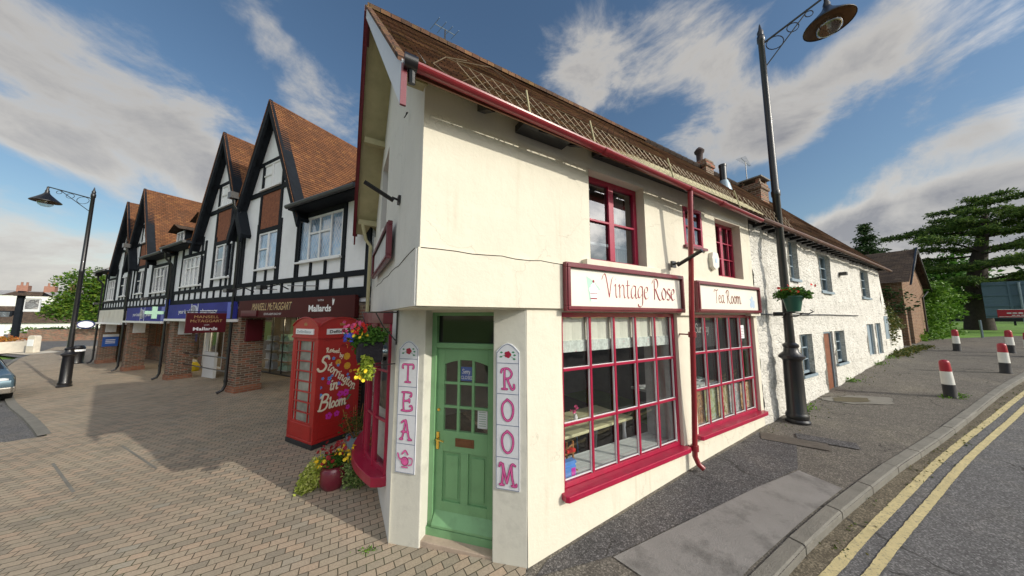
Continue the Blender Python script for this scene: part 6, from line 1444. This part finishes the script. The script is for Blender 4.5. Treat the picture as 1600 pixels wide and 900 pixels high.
t=thing('flower_pot','dark red round pot of red and yellow pansies with trailing ivy on the brick plaza','flower pot',None,(-2.66,4.55,0))
MB().lathe([(0,0),(.12,0),(.165,.06),(.19,.16),(.175,.27),(.155,.30),(.16,.32),(.135,.32)],(0,0,0),24).build('pot','terracotta',t,smooth=True)
MB().lathe([(0,.29),(.15,.29)],(0,0,0),16).build('soil','soil',t)
mb=MB(); foliage(mb,[(-.22,-.05,.27,.17,.15,.18),(-.33,-.1,.08,.14,.13,.12),(-.36,-.14,0.0,.10,.1,.05),(-.25,-.05,.18,.2,.15,.15)],2200,.048,9,.2,.6); mb.build('trailing_foliage','leafyelvar',t)
mb=MB(); foliage(mb,[(.24,.03,.26,.18,.16,.17),(.32,0,.12,.15,.14,.15),(.05,.16,.35,.16,.1,.12)],1500,.045,10,.2,.5); mb.build('trailing_foliage','leafvar',t)
mb=MB(); foliage(mb,[(0,0,.38,.18,.16,.10)],500,.05,11,.2); mb.build('foliage','leaf',t)
for m_,cl,r in(('yellow_fl',fc(20,(-.17,-.12,.43),(.10,.08,.10))+fc(24,(.2,-.03,.50),(.14,.1,.12)),.025),('red_fl',fc(46,(.0,-.06,.48),(.17,.12,.14))+fc(8,(.1,.05,.62),(.06,.05,.06)),.028)):
    mb=MB(); flowers(mb,cl,r,8,7); mb.build('flowers',m_,t)
M['leafyelvar']=leaf_mat('yellow_green_trailing_leaves',[(.16,.24,.03),(.40,.46,.08),(.62,.62,.25)])
for c in t.children:
    if c.name.startswith('trailing_foliage') and c.data.materials[0] is None: pass
t=thing('small_planter','grey blue pot with a thin reddish plant between the telephone box and the bow window','flower pot',None,(-3.06,5.9,0)); MB().lathe([(0,0),(.13,0),(.17,.2),(.175,.22),(.15,.22)],(0,0,0),14).build('pot','bluepot',t,smooth=True)
mb=MB()
for k in range(12): a=rg.uniform(0,6.28); l=rg.uniform(.35,.75); mb.tube([(0,0,.15),(.12*math.cos(a),.12*math.sin(a),.3*l+.15),(.38*l*math.cos(a),.38*l*math.sin(a),.2+l*.8)],.005,4)
mb.build('stems','wood',t); mb=MB(); foliage(mb,[(0,0,.45,.35,.3,.25)],420,.05,12,.0); mb.build('foliage','ivy',t)
# ================================================================== BOLLARDS
def bollard(x,y):
    t=thing('bollard','','bollard',None,(x,y,gz(x,y)),0,'red white and black bollards on the pavement'); h=.86
    f=lambda z:.12-.04*z
    MB().lathe([(0,0),(.112,0),(.11,.02),(.098,.05),(.094,.30)],(0,0,0),20).build('base','bollardk',t,smooth=True)
    MB().lathe([(.0945,.30),(.086,.60)],(0,0,0),20).build('white_band','bollardw',t,smooth=True)
    MB().lathe([(.0865,.60),(.079,.79),(.072,.83),(.05,.855),(0,.865)],(0,0,0),20).build('red_top','bollardr',t,smooth=True)
    return t
b0=bollard(10.25,6.95); b0['label']='bollard with red top and white band, nearest on the pavement'
for (x,y),l in zip([(14.4,8.6),(18.1,11.9),(18.95,11.12),(18.3,10.35)],['second nearest bollard by the kerb','bollard nearest the white garden wall, at the pavement back','bollard in the far pair behind the second nearest one','bollard at the very edge of the picture by the kerb']):
    copy_tree(b0,(x,y,gz(x,y)),None,l)
b0.rotation_euler=(0,R(-3),0)
# weeds by the wall foot
def weeds(name,label,pts,n,size,m,seed,spread=.25,h=.2):
    t=thing(name,label,'weeds',None,(pts[0][0],pts[0][1],gz(*pts[0]))); t['kind']='stuff'
    mb=MB(); r2=random.Random(seed); o=t.location
    for _ in range(n):
        p=r2.choice(pts); x,y=p[0]+r2.gauss(0,spread),p[1]+r2.gauss(0,spread*.5); z=gz(x,y); hh=abs(r2.gauss(0,h))
        mb.leaf((x-o.x,y-o.y,z-o.z+hh*.5),size,r2,-.8)
    mb.build('leaves',m,t)
wp=lambda s,o:(FT.w(s,-o).x,FT.w(s,-o).y)
weeds('weeds','low green weeds along the foot of the white cottage wall',[wp(s,.07) for s in(7.0,7.2,11,14.5,16.2)],420,.055,'leafbright',1,.13,.11)
weeds('weeds','straggling yellow green grass along the foot of the garden wall',[wp(16.9+.33*k,.15+.03*k) for k in range(12)],1300,.08,'ivy',2,.2,.10)
weeds('weeds','small tufts of grass around the nearest bollard',[(10.2,6.9),(10.4,7.0)],160,.05,'leafbright',3,.14,.03)
# fallen leaves in the gutter
mb=MB(); r2=random.Random(4)
for _ in range(420):
    p=r2.choice(KP[12:44]); x,y=p[0]+r2.gauss(.06,.12),p[1]-abs(r2.gauss(.10,.07)); mb.leaf((x,y,gz(x,y)-.065),.035,r2,0)
for _ in range(240):
    s=r2.uniform(5,16); x,y=wp(s,abs(r2.gauss(.1,.25))); mb.leaf((x,y,gz(x,y)+.012),.035,r2,0)
o=mb.build('fallen_leaves','ivydry'if 'ivydry' in M else 'ivy'); tag(o,'scattered dry leaves in the gutter and at the wall foot','leaves',kind='stuff')
# ================================================================== CAR
def car(label,loc,rot,paint,group=None):
    t=thing('parked_car',label,'car',None,loc,rot,group)   # nose towards +x
    P=[(-2.0,.32),(-2.02,.62),(-1.95,.95),(-1.62,1.02),(-1.25,1.40),(-.2,1.47),(.45,1.38),(1.0,1.0),(1.75,.86),(1.98,.70),(2.04,.50),(2.0,.30),(1.6,.22),(-1.7,.22)]
    def shell(w_,pts,inset):
        mb=MB(); n=len(pts); vs=[]
        for s,yy in((0,-w_),(1,-w_*.96),):
            pass
        rings=[]
        for y,sc_ in((-w_,.0),(-w_*.93,1),(w_*.93,1),(w_,.0)):
            ring=[]
            for x,z in pts:
                k=1 if sc_ else .955
                zz=z if z<.95 else z; yy=y*(1-inset*max(0,(z-.9))/.55)
                ring.append((x*k,yy,.22+(zz-.22)*(k if z>.3 else 1)))
            rings.append(ring)
        vs=[v for r in rings for v in r]; fs=[tuple(range(n-1,-1,-1)),tuple(3*n+k for k in range(n))]
        for i in range(3):
            for k in range(n): fs.append((i*n+k,i*n+(k+1)%n,(i+1)*n+(k+1)%n,(i+1)*n+k))
        mb.mesh(vs,fs); return mb
    b=shell(.86,P,.26).build('body',paint,t,bevel=.03,smooth=True)
    mb=MB(); 
    for s in(-1,1): mb.mesh([(-1.15,s*.772,1.02),(.82,s*.80,1.02),(.35,s*.69,1.34),(-1.0,s*.685,1.34)],[(0,1,2,3)])
    mb.mesh([(.62,-.62,1.31),(.62,.62,1.31),(1.03,.72,1.03),(1.03,-.72,1.03)],[(0,1,2,3)]); mb.mesh([(-1.34,-.6,1.36),(-1.34,.6,1.36),(-1.66,.7,1.05),(-1.66,-.7,1.05)],[(0,1,2,3)]); 
    mb.build('windows','carglass',b)
    MB().box(1.92,2.10,-.80,.80,.30,.50).box(1.70,2.02,-.87,-.80,.30,.50).box(1.70,2.02,.80,.87,.30,.50).build('bumper','chrome',t,bevel=.04)
    MB().box(-2.1,-1.95,-.8,.8,.35,.55).build('bumper','chrome',t,bevel=.04)
    for s in(-1,1):
        MB().lathe([(0,.02),(.09,.015),(.12,-.03)],(0,0,0),16,sx=1.0,sy=1.3).build('headlight','headlamp',t,smooth=True)
        h=t.children[-1]
    hs=[c for c in t.children if c.name.startswith('headlight')]
    for s,h in zip((-1,1),hs): h.location=(1.95,s*.62,.68); h.rotation_euler=(0,R(80),0)
    MB().box(1.96,2.04,-.45,.45,.56,.70).build('grille','bollardk',t)
    for x in(-1.25,1.28):
        for s in(-1,1):
            w_=MB(); w_.lathe([(.18,-.09),(.29,-.09),(.31,-.06),(.31,.06),(.29,.09),(.18,.09)],(0,0,0),22); wh=w_.build('wheel','tyre',t,smooth=True); wh.rotation_euler=(R(90),0,0); wh.location=(x,s*.80,.31)
            MB().lathe([(0,.095*s*-1),(.18,.085*s*-1),(.185,.05*s*-1)],(0,0,0),16).build('rim','silver',wh,smooth=True)
    return t
c1=car('blue grey car with a metal bumper parked in the bay at the plaza edge',(-18.6,9.85,gz(-16.9,9.5)-.06),math.atan2(-.40,.888),'carpaint')
c2=car('dark grey car passing far off in front of the white pub, beside the white bollard',(-66,42,-.4),R(20),'cargrey')
copy_tree(c2,(-57,43.5,-.4),R(15),'dark car far off near the low stone wall and the green tree')
# ================================================================== FAR LEFT: PUB, TREE, SIGNS
FU=Frame(-95,48,.80,.60)
t=thing('pub_building','long low white rendered pub with a brown tiled roof across the far road','pub',FU)
wall('wall',0,46,-1.5,1.6,[],'render_white',t,step=4,back=6)
roof('roof',[((-.5,-.4,1.5),(46.5,-.4,1.5),(45,4,4.6),(1,4,4.6)),((46.5,8,1.5),(-.5,8,1.5),(1,4,4.6),(45,4,4.6))],'tiledark',t,pitch_step=.3)
MB().box(4.0,6.0,1.2,2.6,2.4,3.7).build('roof_light','timber',t); MB().box(4.2,5.8,1.13,1.2,2.6,3.5).build('pane','plainpane',t)
FV=Frame(-130,72,.80,.60)
t=thing('white_house','tall white rendered house rising behind the pub','house',FV); wall('wall',-10,62,-1,8.4,[],'render_white',t,step=8,back=9); roof('roof',[((-10.5,-.4,8.3),(62.5,-.4,8.3),(62,4.5,9.6),(-10,4.5,9.6)),((62.5,9.4,8.3),(-10.5,9.4,8.3),(-10,4.5,9.6),(62,4.5,9.6))],'slate',t,pitch_step=.5)
for x in(1.5,5.6,9.6): 
    c=MB().box(x,x+1.7,3.4,4.8,8.8,11.0).build('chimney','chimneyred',t); 
    for k in(.45,1.25): MB().lathe([(.22,0),(.2,.2),(.18,.8),(.22,.9)],(x+k,4.1,11.0),10).build('chimney_pot','chimneyred',c)
t=thing('stone_wall','low brown stone wall below the green tree across the far road','wall',Frame(-60,36,.86,.5)); MB().box(0,10,0,.5,-.5,1.0).build('wall','brick',t,bevel=.03)
t=thing('pub_sign','pub sign board hanging on a dark timber post with a little tiled roof','pub sign',None,(-46.6,27.3,-.4),R(30))
MB().box(-.16,.16,-.16,.16,0,5.4).build('post','timber',t); MB().box(-.2,1.5,-.06,.06,5.0,5.15).build('arm','timber',t)
mb=MB(); mb.box(.25,1.15,-.06,.06,3.45,4.7); mb.build('sign_board','whitedirty',t); MB().box(.32,1.08,-.08,.08,3.7,4.6).build('picture',poster_mat('pub_picture',3,[(.25,.26,.27),(.08,.08,.09),(.45,.45,.44),(.15,.12,.1)],2),t)
roof('roof',[((-.8,-.6,4.95),(1.5,-.6,4.95),(1.2,0,5.35),(-.4,0,5.35)),((1.5,.6,4.95),(-.8,.6,4.95),(-.4,0,5.35),(1.2,0,5.35))],'tiledark',t)
t=thing('chevron_sign','black and white chevron road sign at the edge of the far road','road sign',None,(-44.6,24.8,-.4),R(30)); MB().box(-1.1,.75,-.02,.02,1.05,2.25).build('board','whitep',t); MB().tube([(-.9,.05,0),(-.9,.05,2.2)],.05,6).tube([(.5,.05,0),(.5,.05,2.2)],.05,6).build('post','galv',t)
mb=MB(); p=Pen(mb,-.021)
for x in(-.8,-.1): p.poly([(x,1.15),(x+.22,1.15),(x+.55,1.65),(x+.33,1.65)]); p.poly([(x+.33,1.65),(x+.55,1.65),(x+.22,2.15),(x,2.15)])
mb.build('chevrons','bollardk',t)
t=thing('traffic_bollard','short white traffic bollard on the island in the far road','bollard',None,(-39.6,24.2,-.4)); MB().prism([(-.35,0),(.35,0),(.33,1.3),(.2,1.42),(-.2,1.42),(-.33,1.3)],-.18,.18,'y').build('body','concretepale',t,bevel=.05); MB().box(-.25,.25,-.2,-.18,.55,1.1).build('face_panel','whitep',t)
sheet('traffic_island',[(-41.5,24),(-38.4,23.2),(-38.6,25.2),(-41,26)],.02,'concretepale')
t=thing('brick_planter','raised round planter of orange flowers beside the far road','planter',None,(-44.5,24.0,-.4)); MB().lathe([(0,0),(2.6,0),(2.5,.9),(2.2,.9),(2.2,.7),(0,.7)],(0,0,0),24,sx=1.3).build('planter_wall','concretepale',t,smooth=True); mb=MB(); foliage(mb,[(0,0,.95,3.0,2.1,.45)],1500,.22,14,.2); mb.build('plants','flowerbed',t)
t=thing('flower_bed','raised bed of green plants in front of the white pub','flower bed',None,(-62,42.5,-.4),R(35)); MB().box(-6,6,-.8,.8,0,.8).build('bed_wall','brick',t); mb=MB(); foliage(mb,[(x,0,1.1,1.6,.8,.5) for x in(-5,-2.5,0,2.5,5)],1800,.25,15,.2); mb.build('plants','leafbright',t)
# ================================================================== TREES
def limbs(mb,base,h,r,n,spread,seed,lift=.5):
    rg=random.Random(seed); tips=[]
    mb.tube([base,(base[0]+.02*h,base[1],base[2]+h*.35),(base[0],base[1]+.02*h,base[2]+h*.7),(base[0],base[1],base[2]+h)],[r,r*.75,r*.5,r*.12],10)
    for k in range(n):
        z=h*rg.uniform(.28,.9); a=k*2.4+rg.uniform(-.4,.4); L=spread*rg.uniform(.6,1)*(1.15-z/h*.6); t_=(base[0]+L*math.cos(a),base[1]+L*math.sin(a),base[2]+z+L*lift*rg.uniform(.5,1.2))
        m_=((base[0]+t_[0])/2,(base[1]+t_[1])/2,base[2]+z+L*lift*.35); mb.tube([(base[0],base[1],base[2]+z),m_,t_],[r*.32,r*.2,r*.05],6); tips.append(t_)
    return tips
t=thing('leafy_tree','bushy green tree with autumn tints beside the far end of the row','tree',None,(-56.5,38.6,-.4)); mb=MB(); tips=limbs(mb,(0,0,0),8,.35,14,3.6,21); mb.build('trunk','bark',t); mb=MB()
bl=[(x*.9,y*.9,z,1.5,1.5,1.1) for x,y,z in tips]+[(0,0,8.3,2.0,2,1.4),(0,0,5.5,2.8,2.8,1.8),(0,-1,3.6,3.2,2.4,1.3),(2,-1,2.6,1.8,1.5,1.0)]
foliage(mb,bl,9000,.34,22,.25); mb.build('crown','leaftree',t)
# cedar
def cedar(loc,label,seed,H=13,S=1.0):
    t=thing('cedar_tree',label,'tree',None,loc); rg=random.Random(seed); T_=MB()
    LX=lambda z:.26*max(0,z-2)
    T_.tube([(0,0,-.3),(.1,0,H*.2),(LX(H*.45),.1,H*.45),(LX(H*.7),0,H*.7),(LX(H*.9),0,H*.9)],[.75,.55,.45,.28,.08],12)
    N_=MB()
    lv=[(.22,5.2,6),(.33,6.0,7),(.45,6.3,7),(.56,5.9,7),(.67,5.2,7),(.76,4.2,6),(.82,3.4,6),(.89,2.5,5),(.95,1.4,4)]
    for f,L0,n in lv:
        for k in range(n):
            a=2*math.pi*(k+rg.uniform(-.35,.35))/n+f*11; L=L0*S*rg.uniform(.65,1.15); z=H*(f+rg.uniform(-.03,.03)); rise=rg.uniform(.02,.16)*L
            pts=[Vector((LX(z)+math.cos(a)*L*q,math.sin(a)*L*q,z+rise*math.sin(q*1.9)+.1*rg.gauss(0,1)*q)) for q in(0,.3,.6,.85,1)]
            T_.tube(pts,[.16*(1.1-f),.11*(1.1-f)+.01,.07*(1.1-f)+.01,.03,.015],5)
            m=int(195*L/5)
            for _ in range(m):
                q=rg.uniform(.18,1.0)**.8; i=min(3,int(q*4)); c=pts[0].lerp(pts[-1],q); c.z=z+rise*math.sin(q*1.9)
                w_=.55*L*.32*math.sin(min(1,q*1.15)*math.pi*.8+.25)+.15; s=rg.uniform(-1,1); c+=Vector((-math.sin(a),math.cos(a),0))*s*w_+Vector((0,0,rg.uniform(-.05,.16)-.12*abs(s)))
                for _j in range(5): N_.leaf(c+Vector((rg.gauss(0,.13),rg.gauss(0,.13),rg.gauss(0,.05))),.26,rg,.1,.32)
    T_.build('trunk','bark',t,smooth=True); N_.build('crown','cedar',t)
cedar((37.0,23.0,1.4),'great dark cedar with flat spreading tiers of branches on the green',31,11.4,1.0)
def conifer(loc,label,seed,H,W):
    t=thing('conifer_tree',label,'tree',None,loc); rg=random.Random(seed); T_=MB(); T_.tube([(0,0,0),(0,0,H*.6),(0,0,H)],[.3,.18,.03],8); N_=MB()
    for k in range(120):
        f=rg.uniform(.12,1); a=rg.uniform(0,6.28); L=W*(1-f)**.85*rg.uniform(.7,1.25)+.15; z=H*f
        T_.tube([(0,0,z),(math.cos(a)*L,math.sin(a)*L,z-L*.12)],[.04,.01],4)
        for _ in range(int(18+22*L)):
            q=rg.uniform(.15,1); N_.leaf((math.cos(a)*L*q+rg.gauss(0,.18),math.sin(a)*L*q+rg.gauss(0,.18),z-L*.12*q+rg.gauss(0,.1)),.34,rg,.3,.4)
    T_.build('trunk','bark',t); N_.build('crown','leafdark',t)
conifer((38,30.3,1.2),'pointed dark conifer rising behind the end of the cottage roof',33,11.3,3.3)
def broadtree(loc,label,seed,H,W,m,n=9000,size=.3,low=.2,name='leafy_tree',cat='tree'):
    t=thing(name,label,cat,None,loc); mb=MB(); tips=limbs(mb,(0,0,0),H*.85,H*.035,12,W,seed); mb.build('trunk','bark',t); rg=random.Random(seed); bl=[(x,y,z,W*.38,W*.38,W*.3) for x,y,z in tips]+[(rg.gauss(0,W*.4),rg.gauss(0,W*.4),H*rg.uniform(low,1),W*.42,W*.42,W*.32) for _ in range(12)]
    mb=MB(); foliage(mb,bl,n,size,seed+1,.05); mb.build('crown',m,t)
broadtree((25.3,18.4,1.25),'bright green shrubby tree between the barn and the cedar',41,3.7,1.9,'leafbright',9000,.17,.08)
broadtree((28.5,20.5,1.3),'second bright green bush, just in front of the cedar trunk',43,3.4,2.0,'leafbright',8000,.18,.05)
broadtree((22.6,16.9,1.2),'low dark green shrub at the corner of the brick barn',45,2.2,1.0,'leaf',4000,.12,.05,'shrub','shrub')
broadtree((44,34,1.5),'dark rounded tree behind the bright shrubs',47,8.5,3.6,'leafdark',6000,.45,.1)
broadtree((60,40,1.6),'mid green tree on the skyline behind the cedar trunk',48,8.5,5,'leaf',5000,.6,.1)
for k,(x,y,H) in enumerate([(78,30,7),(86,44,8),(74,52,8),(96,34,8),(60,58,9)]):
    broadtree((x,y,1.6),['broad tree far behind the blue grey road sign','tall tree far beyond the cedar on the skyline','far tree seen between the cedar and the conifer','farthest tree at the edge of the green','far tree hidden mostly by the conifer'][k],50+k,H,4.5,'leafdark',2200,.8,.1)
# hedge line and fence across the green
t=thing('boundary_fence','low dark timber fence along the far side of the green','fence',Frame(43,36,.866,-.5)); 
for k in range(28): MB().box(k*1.6,k*1.6+.1,0,.1,0,1.5).build('post','timber',t)
MB().box(0,43.3,-.04,0,.5,1.35).build('boards','timber',t); t.location.z=1.55
# road signs seen from behind
def signback():
    t=thing('road_sign','large blue grey direction sign seen from behind on two steel posts','road sign',Frame(17.9,0,1,0)); t.location=(35.2,19.3,1.5); t.rotation_euler=(0,0,R(-48)); z0=1.0
    MB().box(-1.9,2.6,-.02,.02,.95,3.5).build('panel','signback',t,bevel=.01)
    mb=MB()
    for z in(1.15,1.8,2.55,3.3): mb.box(-1.9,2.6,-.07,-.02,z-.04,z+.04)
    for x in(-.9,.7,2.0): mb.box(x-.05,x+.05,-.06,-.02,.95,3.5)
    mb.build('stiffening_rails','signback',t)
    for x in(-.55,1.4): MB().tube([(x,-.14,-.3),(x,-.14,3.4)],.06,8).build('post','galv',t,smooth=True); MB().tube([(x,-.14,1.2),(x+.35,-.7,-.2)],.04,6).build('stay','galv',t)
signback()
t=thing('red_sign','small dark red and white road sign below the large blue grey one','road sign',None,(32.3,18.9,1.45),R(-48)); MB().box(-.3,1.9,-.02,.02,1.05,1.55).build('panel','bollardr',t); mb=MB(); p=Pen(mb,-.021); 
for q in((-.25,1.10,1.85,1.10),(-.25,1.57,1.85,1.57)): p.stroke([(q[0],q[1]),(q[2],q[3])],.02)
mb.build('border','whitep',t); q=MB(); p=Pen(q,-.022); [p.stroke([(.05+.19*k,1.33),(.15+.19*k,1.33)],.07) for k in range(8)]; [p.stroke([(.2+.15*k,1.19),(.28+.15*k,1.19)],.045) for k in range(8)]; q.build('illegible_lettering','whitedirty',t); MB().tube([(.8,.05,-.3),(.8,.05,1.6)],.03,6).build('post','galv',t)
t=thing('sapling_stake','thin grey post among the shrubs beyond the barn','post',None,(26.8,16.6,1.25)); MB().tube([(0,0,0),(0,0,1.1)],.05,6).build('post','galv',t)
# wild growth at the back edge of the pavement
weeds('weeds','rough green undergrowth at the back of the pavement under the shrubs',[(20.5+.6*k,15.3+.28*k) for k in range(12)],3500,.16,'leafbright',7,.45,.3)
# grass tufts on plaza joints
weeds('weeds','tiny green weeds in the paving joints by the door column',[(-1.55,3.38)],50,.025,'leafbright',9,.05,.01)
# houses far right / behind viewer reflections: a row of trees across the street so the glass has something to mirror
for k,(x,y,H) in enumerate([(14,-14,7),(4,-18,8),(24,-8,7)]):
    broadtree((x,y,-.1),['tree across the road behind the viewer, middle','tree across the road behind the viewer, leftmost','tree across the road behind the viewer, rightmost'][k],70+k,H,3.6,'leafdark',2500,.6,.1)
